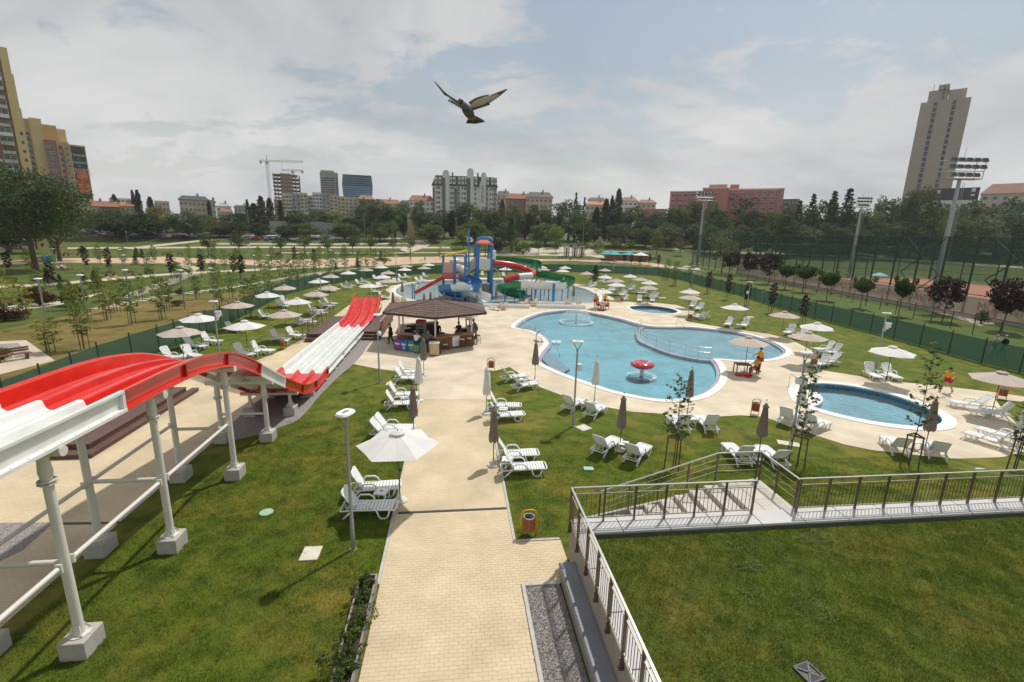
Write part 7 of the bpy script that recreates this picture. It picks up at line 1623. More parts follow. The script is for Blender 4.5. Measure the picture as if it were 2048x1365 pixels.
# umbrellas
M_cw = mat('canopy_white', (0.77, 0.76, 0.745), 0.85, var=0.03, scale=2, trans=0.22); M_cb = mat('canopy_beige', (0.56, 0.475, 0.415), 0.85, var=0.03, scale=2, trans=0.20); M_ct = mat('canopy_taupe', (0.205, 0.160, 0.135), 0.85, var=0.10, scale=6); M_cwc = mat('canopy_white_folded', (0.66, 0.66, 0.62), 0.85, var=0.06, scale=6); M_upole = mat('umbrella_pole', (0.055, 0.04, 0.032), 0.4); M_ubase = mat('umbrella_base', (0.60, 0.585, 0.56), 0.7, var=.05)
def open_canopy(mm, seed):
    m = MB(); n = 6; rr = random.Random(seed); vs = [(0, 0, 2.62)]; fs = []; sub = 4
    rings = []
    for i in range(1, 5):
        f = i / 4; row_ = []
        for k in range(n * sub):
            a = 2 * math.pi * k / (n * sub); q = (k % sub) / sub; e = math.cos(math.pi / n) / math.cos((q - .5) * 2 * math.pi / n); sc = 1 - (1 - abs(2 * q - 1)) * .05 * f
            r = 1.42 * f * e / 1.0 * (1 / math.cos(math.pi / n)) * math.cos(math.pi / n) * sc; sag = (1 - abs(2 * q - 1)) * .05 * f
            vs.append((math.cos(a) * r, math.sin(a) * r, 2.62 - .44 * f ** 1.12 - sag + rr.uniform(-.006, .006)))
    N = n * sub
    for k in range(N): fs.append((0, 1 + k, 1 + (k + 1) % N))
    for i in range(3):
        for k in range(N): a = 1 + i * N + k; b = 1 + i * N + (k + 1) % N; fs.append((a, a + N, b + N, b))
    m.add(vs, fs); base = 1 + 3 * N
    return m.mesh('canopy', mm)
def folded(mm):
    m = MB(); n = 18; prof = [(.03, 2.55), (.07, 2.50), (.10, 2.30), (.13, 2.0), (.165, 1.6), (.205, 1.25), (.19, 1.12)]; vs = []
    for j, (r, z) in enumerate(prof):
        for k in range(n): a = 2 * math.pi * k / n; q = r * (1.18 if k % 3 == 0 else .84 if k % 3 == 1 else .98); vs.append((math.cos(a + j * .05) * q, math.sin(a + j * .05) * q, z - (.10 if (j == len(prof) - 1 and k % 3 == 1) else 0)))
    m.add(vs, [(j * n + k, j * n + (k + 1) % n, (j + 1) * n + (k + 1) % n, (j + 1) * n + k) for j in range(len(prof) - 1) for k in range(n)] + [tuple(range(n))]); return m.mesh('folded_canopy', mm)
UC_ = {'w': open_canopy(M_cw, 1), 'b': open_canopy(M_cb, 2)}; FC_ = {'t': folded(M_ct), 'w': folded(M_cwc)}
VENT = {k: MB().lathe([(.0, 2.70), (.12, 2.685), (.26, 2.625), (.25, 2.60)], 12).mesh('vent_cap', m_) for k, m_ in (('w', M_cw), ('b', M_cb))}
UPOLE = MB().tube([(0, 0, .05), (0, 0, 2.6)], .020, 8).mesh('pole', M_upole); FIN = MB().ball((0, 0, 2.72), (.025, .025, .04), 6, 4).mesh('finial', M_upole)
UB = MB().lathe([(.25, 0), (.25, .05), (.2, .075), (.05, .085), (.04, .3), (.0, .3)], 20).mesh('base', M_ubase)
RIB = MB().bar((.05, 0, 2.58), (1.36, 0, 2.17), .018, .015).mesh('rib', M_upole); CRANK = MB().box((.04, 0, 1.2), (.06, .05, .1)).mesh('crank', M_dark)
TIE = {'t': MB().lathe([(.145, 1.8), (.15, 1.83), (.145, 1.86)], 12).mesh('tie_band', M_ct), 'w': MB().lathe([(.145, 1.8), (.15, 1.83), (.145, 1.86)], 12).mesh('tie_band', M_cwc)}
RUF = {k: MB().lathe([(.03, 2.58), (.12, 2.44), (.14, 2.40), (.10, 2.41)], 12).mesh('top_flap', m_) for k, m_ in (('t', M_ct), ('w', M_cwc))}
UMB = {}
def umbrella(p, kind, col, row, rz=None, tilt=0.0):
    t = link('parasol', None); t.location = p; t['category'] = 'umbrella'; t.rotation_euler = (tilt, 0, random.uniform(0, 1) if rz is None else rz); link('base', UB, t); link('pole', UPOLE, t); link('finial', FIN, t)
    if kind == 'open':
        c = link('canopy', UC_[col], t); link('vent_cap', VENT[col], c); link('crank', CRANK, t); t['group'] = 'open umbrellas'
        for k in range(6): o = link('rib', RIB, t); o.rotation_euler = (0, 0, k * math.pi / 3)
    else: c = link('folded_canopy', FC_[col], t); link('top_flap', RUF[col], c); link('tie_band', TIE[col], c); t['group'] = 'folded umbrellas'
    UMB.setdefault(row, []).append(t); return t
def UO(px, py, col, row): p = G(px, py, 2.62); p.z = .01; umbrella(p, 'open', col, row)
NM = {'w': 'open white umbrella', 'b': 'open beige umbrella'}
Lw = [(396.4,629,'w'),(488.7,642.5,'w'),(533.8,585,'w'),(594,597,'w'),(637,558.5,'w'),(696,542.5,'w'),(762,531.4,'w'),(765,550,'w'),(738,567,'w'),(809,536,'w'),(857,527,'w'),(359.5,655,'b'),(475,604,'b'),(568.7,571,'b'),(568.7,621,'b'),(632,582.5,'b'),(662,549,'b'),(658,571,'b'),(732,536.6,'b'),(776.5,542.4,'b'),(776.5,558,'b'),(811.7,529.5,'b'),(848,533,'b')]
for x, y, c in Lw: UO(x, y, c, NM[c] + ' on the left lawn')
for x, y, c in ((1130,533,'w'),(1125.7,539,'w'),(1174,544,'b'),(1210,537.7,'b'),(1211,551,'w'),(1233,557.7,'b'),(1233.5,565.6,'w'),(1260.5,549.5,'w'),(1281,555.3,'b'),(1300,562,'w'),(1297.4,571.5,'b'),(1082,531.5,'w'),(1088,536,'b'),(1010.7,535.5,'w')): UO(x, y, c, NM[c] + ' on the far right lawn')
for x, y, c in ((1380,579,'w'),(1381,590,'b'),(1470.5,609,'w'),(1570,624,'b'),(1635,646.6,'w'),(1617,665,'b'),(1786,694,'w'),(2005,745.6,'b')): UO(x, y, c, NM[c] + ' on the right lawn')
p = G(800, 1003); p.z = .015; umbrella(p, 'open', 'w', 'large open white umbrella at the near left path edge', R(8), 0)
p = G(1205.4, 578.5, 2.62); p.z = .022; umbrella(p, 'open', 'w', 'white umbrella over the four lifeguards'); p = G(1498, 675, 2.62); p.z = .022; umbrella(p, 'open', 'b', 'beige umbrella over the lifeguard table between the pools')
for px, py, c, lab in ((986.5,931.7,'t','folded taupe umbrella at the right path edge, nearest'), (972.8,828,'w','folded white umbrella at the right path edge'), (847.7,752,'t','folded taupe umbrella on the deck in front of the bar'), (838.4,802.5,'w','folded white umbrella at the left path edge'), (828,877,'t','folded taupe umbrella behind the open white one at the left path edge'), (1069.6,762,'t','folded taupe umbrella at the main pool corner by the steps'), (1188.5,806,'w','folded white umbrella at the near edge of the main pool'), (1239,901.5,'t','folded taupe umbrella on the lawn between two loungers before the main pool'), (1374,832,'t','folded taupe umbrella behind the young maple at the pool edge'), (1516,919,'t','folded taupe umbrella right behind the stair landing'), (1847.4,906.4,'t','folded taupe umbrella at the near edge of the oval pool'), (1594.5,850,'w','folded white umbrella at the left end of the oval pool'), (2032,902,'w','folded white umbrella at the right edge of the picture'), (787,630,'t','folded taupe umbrella left of the bar roof'), (805,600,'t','folded taupe umbrella at the left end of the splash pool'), (849,633,'t','tip of a folded taupe umbrella over the bar roof, leftmost'), (861.5,628,'t','folded taupe umbrella over the bar roof beside the white one'), (873,612,'w','folded white umbrella at the splash pool behind the bar'), (888,630,'t','folded taupe umbrella right of the bar roof peak'), (953.5,634,'t','folded taupe umbrella at the right end of the bar roof'), (992,611,'t','folded taupe umbrella at the splash pool right of the bar'), (1058,606,'w','folded white umbrella at the splash pool near edge'), (1146,608.5,'t','folded taupe umbrella between two ivory loungers at the splash pool')):
    p = G(px, py); p.z = .02 if 'lawn' not in lab else .01; umbrella(p, 'folded', c, lab)
for row, objs in UMB.items():
    label_row(objs, row)
# litter bins
M_or = mat('bin_orange', (0.72, 0.29, 0.02), 0.4); M_bw = mat('bin_slats', (0.30, 0.085, 0.022), 0.5, var=.15, scale=8)
def bin_(label, px, py, rz=0.0):
    t = thing('litter_bin', label, 'bin', G(px, py), rz, 'orange litter bins'); m = MB(); w, h = .24, .92; m.tube([(-w, 0, 0), (-w, 0, h - .14), (-w + .05, 0, h - .04), (-w + .14, 0, h), (w - .14, 0, h), (w - .05, 0, h - .04), (w, 0, h - .14), (w, 0, 0)], .024, 8); m.build('frame', M_or, t, smooth=True)
    m = MB(); m.lathe([(.17, .26), (.18, .70), (.15, .70), (.145, .30), (0, .3)], 18); m.build('bucket', M_galv, t)
    for k in range(16): a = k * math.pi / 8; m = MB(); m.M = Matrix.Rotation(a, 4, 'Z'); m.bb(.181, .195, -.03, .03, .25, .67); m.build('slat', M_bw, t)
bin_('orange litter bin on the lawn by the near path corner', 1057, 1072, WANG); bin_('orange framed litter bin at the lawn corner right of the path', 982, 742); bin_('orange framed litter bin on the deck edge before the main pool', 1509, 830, R(10)); bin_('orange litter bin beside the loungers right of the shallow pool', 1626, 737); bin_('orange litter bin at the far right deck edge', 2003, 799, R(-10)); bin_('orange litter bin by the loungers right of the small round pool', 1379, 641); bin_('orange litter bin on the left lawn by the walkway', 566, 699, R(-30)); bin_('orange litter bin beside the far right loungers', 1243, 606)
# lifeguard tables, chairs, rescue boards
M_brn = mat('rattan_brown', (0.085, 0.045, 0.03), 0.6)
def gtable(label, px, py, rz, w=.8):
    t = thing('lifeguard_table', label, 'table', G(px, py, .02), rz); m = MB(); m.bb(-w / 2, w / 2, -.4, .4, .70, .74); m.build('table_top', M_brn, t)
    for x in (-w / 2 + .04, w / 2 - .04):
        for y in (-.36, .36): m = MB(); m.bb(x - .03, x + .03, y - .03, y + .03, 0, .70); m.build('leg', M_brn, t)
def gchair(label, px, py, rz, mm):
    t = thing('lifeguard_chair', label, 'chair', G(px, py, .02), rz); m = MB(); m.bb(-.22, .22, -.22, .22, .43, .46); m.build('seat', mm, t); m = MB(); m.bb(-.25, -.21, -.22, .22, .47, .9); m.build('backrest', mm, t)
    for x in (-.2, .2):
        for y in (-.2, .2): m = MB(); m.bb(x - .02, x + .02, y - .02, y + .02, 0, .43); m.build('leg', mm, t)
gtable('dark lifeguard table under the beige umbrella between the pools', 1483, 748, R(-8), 1.0); gchair('brown chair under the seated lifeguard between the pools', 1508, 751, R(170), M_brn); gtable('dark small table among the four lifeguards', 1201, 617, 0, .7); gchair('red chair of the left seated lifeguard at the splash pool', 1196, 617, R(20), M_tr); gchair('red chair of the right seated lifeguard at the splash pool', 1214, 619, R(160), M_tr)
def buoy(label, px, py, L, rz): t = tag(MB().tube([(-L / 2, 0, .1), (-L / 2 + .15, 0, .12), (L / 2 - .15, 0, .12), (L / 2, 0, .1)], [.05, .11, .11, .05], 10).build('rescue_tube', M_trd), label, 'rescue tube'); t.location = G(px, py, .02); t.rotation_euler = (0, 0, rz)
buoy('red rescue tube lying beside the lifeguard table between the pools', 1484, 753, 1.0, R(-6)); buoy('red rescue tube on the deck before the four lifeguards', 1203, 622, 1.0, 0)
rg = tag(MB().lathe([(.2, 0), (.27, .05), (.2, .1), (.13, .05), (.2, 0)], 18).build('life_ring', M_trd), 'red life ring lying beside the rescue tube at the lifeguard table', 'life ring'); rg.location = G(1497, 755, .02)
# park benches, timber park loungers
def bench(label, p, rz, mm=M_wood):
    t = thing('park_bench', label, 'bench', p, rz, 'park benches')
    for i in range(3): m = MB(); m.bb(-.9, .9, -.22 + i * .15, -.22 + i * .15 + .12, .43, .47); m.build('seat_slat', mm, t)
    for i in range(2): m = MB(); m.bb(-.9, .9, .24, .28, .56 + i * .17, .56 + i * .17 + .13); m.build('back_slat', mm, t)
    for x in (-.7, .7): m = MB(); m.bb(x - .04, x + .04, -.2, .28, 0, .43); m.build('leg', M_dark, t)
    return t
bl = [bench('', GT(px, py), rz) for px, py, rz in ((28, 722, R(60)), (20, 566, R(10)), (78, 563, R(8)), (50, 604, 0), (8, 612, 0), (298, 548, 0), (258, 552, 0), (220, 553, 0), (132, 512, 0), (160, 512, 0), (298, 511, 0), (330, 511, 0), (360, 511, 0), (462, 513, 0), (507, 513, 0), (748, 512, 0), (783, 512, 0), (1121, 518, 0), (1160, 519, 0), (420, 515, 0), (560, 513, 0))]
label_row(bl, 'brown wooden park bench')
def plounge(label, px, py, rz):
    t = thing('timber_lounger', label, 'sun lounger', G(px, py), rz, 'timber loungers of the park'); m = MB(); m.bb(0, 1.3, -.35, .35, .33, .38); m.build('seat', M_wood, t); m = MB(); m.M = Matrix.Translation((0, 0, .36)) @ Matrix.Rotation(R(-140), 4, 'Y'); m.bb(0, .85, -.35, .35, -.02, .03); m.build('backrest', M_wood, t)
    for x in (.05, 1.2):
        for y in (-.3, .3): m = MB(); m.bb(x - .04, x + .04, y - .04, y + .04, 0, .33); m.build('leg', M_dark, t)
    return t
pl_ = [plounge('', px, py, rz) for px, py, rz in ((222, 565, R(-10)), (238, 563, R(-10)), (132, 540, R(-10)), (120, 541, R(-10)), (225, 603, R(190)), (245, 600, R(190)), (335, 588, R(190)), (358, 585, R(190)))]
label_row(pl_, 'brown timber lounger on the park lawn')
for px, c, lab in ((82, (0.55, 0.42, 0.22), 'tan'), (92, (0.08, 0.30, 0.45), 'blue'), (104, (0.02, 0.28, 0.12), 'green')):
    p = G(px, 525); t = thing('recycling_igloo', '%s igloo-shaped recycling container in the park' % lab, 'container', p); m = MB(); m.lathe([(.75, 0), (.85, .5), (.8, 1.1), (.55, 1.55), (0, 1.7)], 16); m.build('shell', mat('igloo_' + lab, c, .5), t, smooth=True); m = MB(); m.bb(-.2, .2, -.85, -.7, 1.0, 1.2); m.build('slot', M_dark, t)
# parked cars far left
CARM = [mat('car_' + n, c, .3, spec=.6, coat=.5) for n, c in (('white', (.7, .7, .7)), ('silver', (.42, .43, .45)), ('black', (.03, .03, .035)), ('grey', (.18, .19, .2)), ('blue', (.05, .10, .22)), ('red', (.35, .03, .03)))]
cars = []
def car(p, rz, mm):
    t = link('parked_car', None); t.location = p; t.rotation_euler = (0, 0, rz); t['category'] = 'car'; t['group'] = 'cars in the car park'
    m = MB(); pr = [(-2.1, .3), (2.1, .3), (2.15, .6), (2.0, .85), (1.1, .95), (.5, 1.42), (-1.2, 1.46), (-1.9, .95), (-2.15, .8)]; m.M = Matrix.Rotation(R(90), 4, 'X'); m.prism(pr, -.85, .85); m.build('body', mm, t)
    m = MB(); m.M = Matrix.Rotation(R(90), 4, 'X'); m.prism([(.95, .97), (.45, 1.36), (-1.15, 1.40), (-1.7, .98)], -.87, .87); m.build('side_windows', M_glass, t); m = MB(); m.bar((1.12, 0, .97), (.52, 0, 1.41), 1.4, .03); m.build('windscreen', M_glass, t)
    for x in (-1.35, 1.35):
        for y in (-.8, .8): m = MB(); m.M = Matrix.Translation((x, y, .32)) @ Matrix.Rotation(R(90), 4, 'X'); m.lathe([(.32, -.1), (.32, .1), (.2, .11), (0, .11)], 12); m.build('wheel', M_dark, t)
    cars.append(t)
for i, (px, d) in enumerate(((130, 206), (138, 208), (146, 212), (176, 214), (184, 212), (207, 210), (218, 208), (228, 206), (238, 210), (247, 212), (318, 206), (330, 205), (345, 206), (356, 207), (366, 206), (396, 208), (408, 207), (490, 205), (500, 208), (512, 205), (536, 206), (546, 208), (556, 205), (600, 205), (590, 207), (610, 205))):
    p = B(px, d); p.z += .06; car(p, R(random.choice((0, 180, 90, 80))), CARM[(i * 5) % 6 if i % 3 else 0])
label_row(cars, 'parked car in the car park beyond the park lawns')
# cafe with teal umbrellas, concrete frames
for i, (px, d, c, lab) in enumerate(((1213, 170, (0.02, 0.35, 0.36), 'teal'), (1228, 168, (0.02, 0.38, 0.38), 'teal'), (1256, 168, (0.02, 0.35, 0.38), 'teal'), (1280, 166, (0.7, 0.7, 0.66), 'white'))):
    p = B(px, d); t = thing('cafe_umbrella', '', 'umbrella', p, .3 * i, 'square cafe umbrellas in the park'); m = MB(); m.add([(-2.2, -2.2, 3.0), (2.2, -2.2, 3.0), (2.2, 2.2, 3.0), (-2.2, 2.2, 3.0), (0, 0, 4.0)], [(0, 1, 4), (1, 2, 4), (2, 3, 4), (3, 0, 4)]); m.build('canopy', mat('cafe_%d' % i, c, .8), t); m = MB(); m.tube([(0, 0, 0), (0, 0, 3.9)], .06, 6); m.build('pole', M_galv, t)
    t['label'] = ['teal square cafe umbrella at the park kiosk, leftmost', 'teal square cafe umbrella at the park kiosk, middle', 'teal square cafe umbrella beside the white one', 'white square cafe umbrella at the park kiosk'][i]
kk = thing('park_kiosk', 'flat brown kiosk behind the teal cafe umbrellas', 'kiosk', B(1262, 176)); m = MB(); m.bb(-9, 6, 0, 5, 0, 3.0); m.build('wall', M_wood, kk); m = MB(); m.bb(-10, 6.6, -1, 5.5, 3.0, 3.3); m.build('roof', M_greyb, kk)
for i, px in enumerate((1133, 1149, 1163)):
    p = B(px, 182); t = thing('gateway_sculpture', 'pale upright concrete frame in the park, %s of three' % ('left', 'middle', 'right')[i], 'sculpture', p); m = MB()
    m.bb(-1.0, -.55, -.3, .3, 0, 4.2); m.bb(.55, 1.0, -.3, .3, 0, 4.2); m.bb(-.55, .55, -.3, .3, 3.7, 4.2); m.build('frame', M_conc, t); m = MB(); m.bb(-.3, .3, -.1, .1, 0, 3.4); m.build('panel', M_dark, t)
fb = thing('inflatable_banner', 'folded white and green banner lying behind the fence corner', 'banner', G(1374, 537), .4); m = MB(); m.bb(-1.2, 1.2, -.5, .5, 0, .7); m.build('roll', M_white, fb, bevel=.2); m = MB(); m.bb(.6, 2.2, -.4, .4, 0, .8); m.build('green_roll', mat('banner_green', (.05, .35, .2), .5), fb, bevel=.2)
ctu = thing('court_umbrella', 'light blue umbrella on the clay court', 'umbrella', Vector((83, 108, 0))); m = MB(); m.lathe([(1.7, 2.0), (.9, 2.4), (0, 2.7)], 10); m.build('canopy', mat('court_blue', (.3, .5, .7), .8), ctu); m = MB(); m.tube([(0, 0, 0), (0, 0, 2.6)], .04, 6); m.build('pole', M_galv, ctu)
# high tables behind the bar
for px, py, lab in ((925, 655, 'left'), (940, 660, 'right')):
    t = thing('high_table', 'dark high table behind the bar, %s one' % lab, 'table', G(px, py)); m = MB(); m.bb(-.45, .45, -.35, .35, 1.04, 1.09); m.build('table_top', M_plank, t)
    for x in (-.38, .38):
        for y in (-.28, .28): m = MB(); m.bb(x - .03, x + .03, y - .03, y + .03, 0, 1.04); m.build('leg', M_dark, t)
# ================================================================== PEOPLE AND THE PIGEON
M_skin = mat('skin', (0.46, 0.26, 0.17), 0.6, var=0.06, scale=6); M_hairb = mat('hair_brown', (0.035, 0.02, 0.014), 0.7); M_hairl = mat('hair_light', (0.42, 0.33, 0.20), 0.7); M_hairg = mat('hair_grey', (0.4, 0.39, 0.37), 0.7)
CL = {k: mat('cloth_' + k, c, .85, var=.1, scale=6) for k, c in dict(yellow=(.72, .36, .01), lemon=(.72, .52, .02), red=(.45, .02, .02), black=(.014, .014, .016), white=(.74, .74, .73), grey=(.14, .13, .135), navy=(.03, .035, .06), blue=(.16, .20, .30), bluegrey=(.30, .34, .42), green=(.05, .12, .05), tan=(.4, .3, .2)).items()}
def skin_job(name, verts, edges, radii, mm, parent, extra=None, sub=1):
    """limbs grown round a skeleton; made into meshes together at the end"""
    me = bpy.data.meshes.new(name); me.from_pydata([tuple(v) for v in verts], edges, []); o = bpy.data.objects.new('tmp', me); COL.objects.link(o); md = o.modifiers.new('s', 'SKIN'); md.use_smooth_shade = True
    sv = me.skin_vertices[0].data
    for i, r in enumerate(radii): sv[i].radius = (r, r)
    sv[0].use_root = True
    sb = o.modifiers.new('d', 'SUBSURF'); sb.levels = sub; sb.render_levels = sub
    JOBS.append((o, name, mm, parent, extra, None))
def person(label, loc, yaw, h=1.75, pose='stand', shirt='yellow', shorts='red', hair=M_hairb, sleeves=True, long=False, trousers=False, ponytail=False, shoes=None, z0=0.0):
    """figure facing local -y, feet on the ground at the origin"""
    k = h / 1.75; t = thing('person', label, 'person', Vector(loc) + Vector((0, 0, z0)), yaw)
    P = dict(pel=(0, 0, .95), spi=(0, 0, 1.15), che=(0, 0, 1.35), nec=(0, 0, 1.49), hd0=(0, -.01, 1.57), hd1=(0, -.02, 1.68), hl=(-.09, 0, .92), hr=(.09, 0, .92), kl=(-.10, -.02, .50), kr=(.10, -.02, .50), al=(-.10, .02, .08), ar=(.10, .02, .08), tl=(-.11, -.14, .035), tr=(.11, -.14, .035), sl=(-.19, 0, 1.40), sr=(.19, 0, 1.40), el=(-.25, .02, 1.13), er=(.25, .02, 1.13), wl=(-.26, -.06, .88), wr=(.26, -.06, .88))
    def up(**q): P.update(q)
    if pose == 'walk': up(kl=(-.10, -.20, .53), al=(-.10, -.18, .12), tl=(-.10, -.32, .08), kr=(.10, .06, .50), ar=(.10, .30, .14), tr=(.10, .20, .03), el=(-.26, .12, 1.15), wl=(-.26, .08, .9), er=(.26, -.08, 1.14), wr=(.25, -.25, .95))
    if pose == 'run': up(kl=(-.10, -.26, .56), al=(-.10, -.38, .12), tl=(-.10, -.52, .09), kr=(.10, .14, .50), ar=(.10, .42, .16), tr=(.10, .40, .03), el=(-.33, .10, 1.20), wl=(-.36, .30, 1.08), er=(.36, -.10, 1.22), wr=(.42, -.36, 1.12), hd1=(0, -.05, 1.68), che=(0, -.04, 1.35), nec=(0, -.05, 1.49), sl=(-.19, -.03, 1.40), sr=(.19, -.03, 1.40))
    if pose in ('sit', 'sitwave'):
        d = -.42
        for n_ in ('pel', 'spi', 'che', 'nec', 'hd0', 'hd1', 'hl', 'hr', 'sl', 'sr', 'el', 'er', 'wl', 'wr'): P[n_] = (P[n_][0], P[n_][1] + .05, P[n_][2] + d)
        up(hl=(-.09, 0.02, .52), hr=(.09, .02, .52), kl=(-.13, -.42, .52), kr=(.13, -.42, .52), al=(-.13, -.40, .08), ar=(.13, -.40, .08), tl=(-.14, -.55, .035), tr=(.14, -.55, .035), wl=(-.2, -.32, .72), wr=(.2, -.32, .72), el=(-.27, -.05, .74), er=(.27, -.05, .74))
        if pose == 'sitwave': up(er=(.30, -.22, .85), wr=(.26, -.36, 1.08))
    if pose == 'lean': up(che=(0, -.12, 1.32), nec=(0, -.18, 1.45), hd0=(0, -.21, 1.52), hd1=(0, -.25, 1.62), sl=(-.19, -.14, 1.37), sr=(.19, -.14, 1.37), el=(-.27, -.32, 1.15), er=(.27, -.32, 1.15), wl=(-.15, -.5, 1.12), wr=(.15, -.5, 1.12))
    if pose == 'phone': up(er=(.27, -.12, 1.16), wr=(.12, -.18, 1.50), kl=(-.10, -.14, .52), al=(-.10, -.14, .1), tl=(-.1, -.28, .06), kr=(.1, .04, .5), ar=(.1, .22, .12), tr=(.1, .1, .035), hd1=(.02, -.08, 1.66))
    if pose == 'point': up(el=(-.42, -.05, 1.30), wl=(-.66, -.12, 1.24))
    P = {a: Vector(b) * k for a, b in P.items()}
    names = ['pel', 'spi', 'che', 'nec', 'hd0', 'hd1', 'hl', 'kl', 'al', 'tl', 'hr', 'kr', 'ar', 'tr', 'sl', 'el', 'wl', 'sr', 'er', 'wr', 'fl', 'fr_']
    P['fl'] = P['wl'] + (P['wl'] - P['el']).normalized() * .09 * k; P['fr_'] = P['wr'] + (P['wr'] - P['er']).normalized() * .09 * k
    rad = dict(pel=.135, spi=.125, che=.145, nec=.055, hd0=.085, hd1=.098, hl=.095, kl=.062, al=.042, tl=.038, hr=.095, kr=.062, ar=.042, tr=.038, sl=.062, el=.042, wl=.030, sr=.062, er=.042, wr=.030, fl=.032, fr_=.032)
    E_ = [('pel', 'spi'), ('spi', 'che'), ('che', 'nec'), ('nec', 'hd0'), ('hd0', 'hd1'), ('pel', 'hl'), ('hl', 'kl'), ('kl', 'al'), ('al', 'tl'), ('pel', 'hr'), ('hr', 'kr'), ('kr', 'ar'), ('ar', 'tr'), ('che', 'sl'), ('sl', 'el'), ('el', 'wl'), ('wl', 'fl'), ('che', 'sr'), ('sr', 'er'), ('er', 'wr'), ('wr', 'fr_')]
    ix = {n_: i for i, n_ in enumerate(names)}
    # fingers, nose and ears grown onto the body
    ex = MB()
    for w_, f_, s_ in (('wl', 'fl', -1), ('wr', 'fr_', 1)):
        d = (P[f_] - P[w_]).normalized(); sd = d.cross(Vector((0, 1, 0))); sd = sd.normalized() if sd.length > .1 else Vector((1, 0, 0))
        for q in range(4): b0 = P[f_] + sd * (q - 1.5) * .018 * k; L = (.065, .08, .075, .055)[q] * k; ex.tube([b0 - d * .02, b0 + d * L * .55, b0 + d * L + Vector((0, -.02, 0)) * k], [.009 * k, .008 * k, .006 * k], 5)
        b0 = P[w_].lerp(P[f_], .45); ex.tube([b0, b0 + sd * -.035 * k + d * .03 * k, b0 + sd * -.045 * k + d * .065 * k], [.011 * k, .010 * k, .007 * k], 5)
    hc = (P['hd0'] + P['hd1']) / 2; ex.ball(hc + Vector((0, -.105, .0)) * k, (.014 * k, .022 * k, .022 * k), 6, 4)
    for s_ in (-1, 1): ex.ball(hc + Vector((s_ * .092, .005, .0)) * k, (.014 * k, .025 * k, .035 * k), 6, 4)
    skin_job('body', [P[n_] for n_ in names], [(ix[a], ix[b]) for a, b in E_], [rad[n_] * k for n_ in names], M_skin, t, ex)
    ey = MB()
    for s_ in (-1, 1): ey.ball(hc + Vector((s_ * .036, -.088, .028)) * k, .011 * k, 6, 4)
    ey.build('eyes', M_dark, t); mo = MB(); mo.ball(hc + Vector((0, -.088, -.048)) * k, (.026 * k, .012 * k, .007 * k), 6, 4); mo.build('mouth', mat('lips', (.35, .12, .10), .6), t)
    g = 1.22
    sv = ['pel', 'spi', 'che', 'sl', 'sr'] + (['el', 'er'] if sleeves else []); se = [('pel', 'spi'), ('spi', 'che'), ('che', 'sl'), ('che', 'sr')] + ([('sl', 'el'), ('sr', 'er')] if sleeves else []); vs = {n_: P[n_].copy() for n_ in sv}
    if sleeves and not long:
        for a, b in (('el', 'sl'), ('er', 'sr')): vs[a] = P[b].lerp(P[a], .55)
    if long:
        for a, b, e_ in (('el', 'sl', 'wl'), ('er', 'sr', 'wr')): pass
        sv += ['wl', 'wr']; vs['wl'] = P['el'].lerp(P['wl'], .92); vs['wr'] = P['er'].lerp(P['wr'], .92); se += [('el', 'wl'), ('er', 'wr')]
    ii = {n_: i for i, n_ in enumerate(sv)}; skin_job('shirt', [vs[n_] for n_ in sv], [(ii[a], ii[b]) for a, b in se], [rad[n_] * k * g + .012 for n_ in sv], CL[shirt], t)
    f = .96 if trousers else .62
    sv = ['pel', 'hl', 'kl', 'hr', 'kr'] + (['al', 'ar'] if trousers else []); vs = {n_: P[n_].copy() for n_ in sv}
    if not trousers: vs['kl'] = P['hl'].lerp(P['kl'], f); vs['kr'] = P['hr'].lerp(P['kr'], f)
    else: vs['al'] = P['kl'].lerp(P['al'], .92); vs['ar'] = P['kr'].lerp(P['ar'], .92)
    vs['pel'] = P['pel'] - Vector((0, 0, .02)); se = [('pel', 'hl'), ('hl', 'kl'), ('pel', 'hr'), ('hr', 'kr')] + ([('kl', 'al'), ('kr', 'ar')] if trousers else []); ii = {n_: i for i, n_ in enumerate(sv)}
    rr2 = dict(rad); rr2.update(kl=.078 if not trousers else .066, kr=.078 if not trousers else .066)
    skin_job('trousers' if trousers else 'shorts', [vs[n_] for n_ in sv], [(ii[a], ii[b]) for a, b in se], [rr2[n_] * k * 1.12 + .006 for n_ in sv], CL[shorts], t)
    hm = MB(); hm.ball(P['hd1'] + Vector((0, .018, .018)) * k, (.104 * k, .108 * k, .095 * k), 12, 8)
    if ponytail: hm.tube([P['hd1'] + Vector((0, .10, .0)) * k, P['hd1'] + Vector((0, .16, -.12)) * k, P['hd1'] + Vector((.02, .15, -.30)) * k], [.045 * k, .04 * k, .012 * k], 8)
    hm.build('hair', hair, t, smooth=True)
    for s_, a, b in (('l', 'al', 'tl'), ('r', 'ar', 'tr')):
        sm = MB(); d = (P[b] - P[a]); sm.tube([P[a] + Vector((0, .04, -.03)) * k, P[a].lerp(P[b], .5) + Vector((0, 0, -.012)) * k, P[b]], [.05 * k, .047 * k, .036 * k], 8); sm.build('shoe', shoes or M_dark, t)
    return t
DKz = .022
person('lifeguard in yellow shirt and red shorts standing by the beige umbrella', G(1516, 744), R(15), 1.80, 'point', z0=DKz); person('lifeguard in lemon shirt sitting at the table with one hand raised', G(1510, 751), R(-75), 1.75, 'sitwave', 'lemon', z0=DKz)
person('lifeguard with ponytail in yellow shirt striding across the lawn edge', G(1891, 786), R(-75), 1.68, 'run', 'yellow', 'red', ponytail=True, z0=DKz)
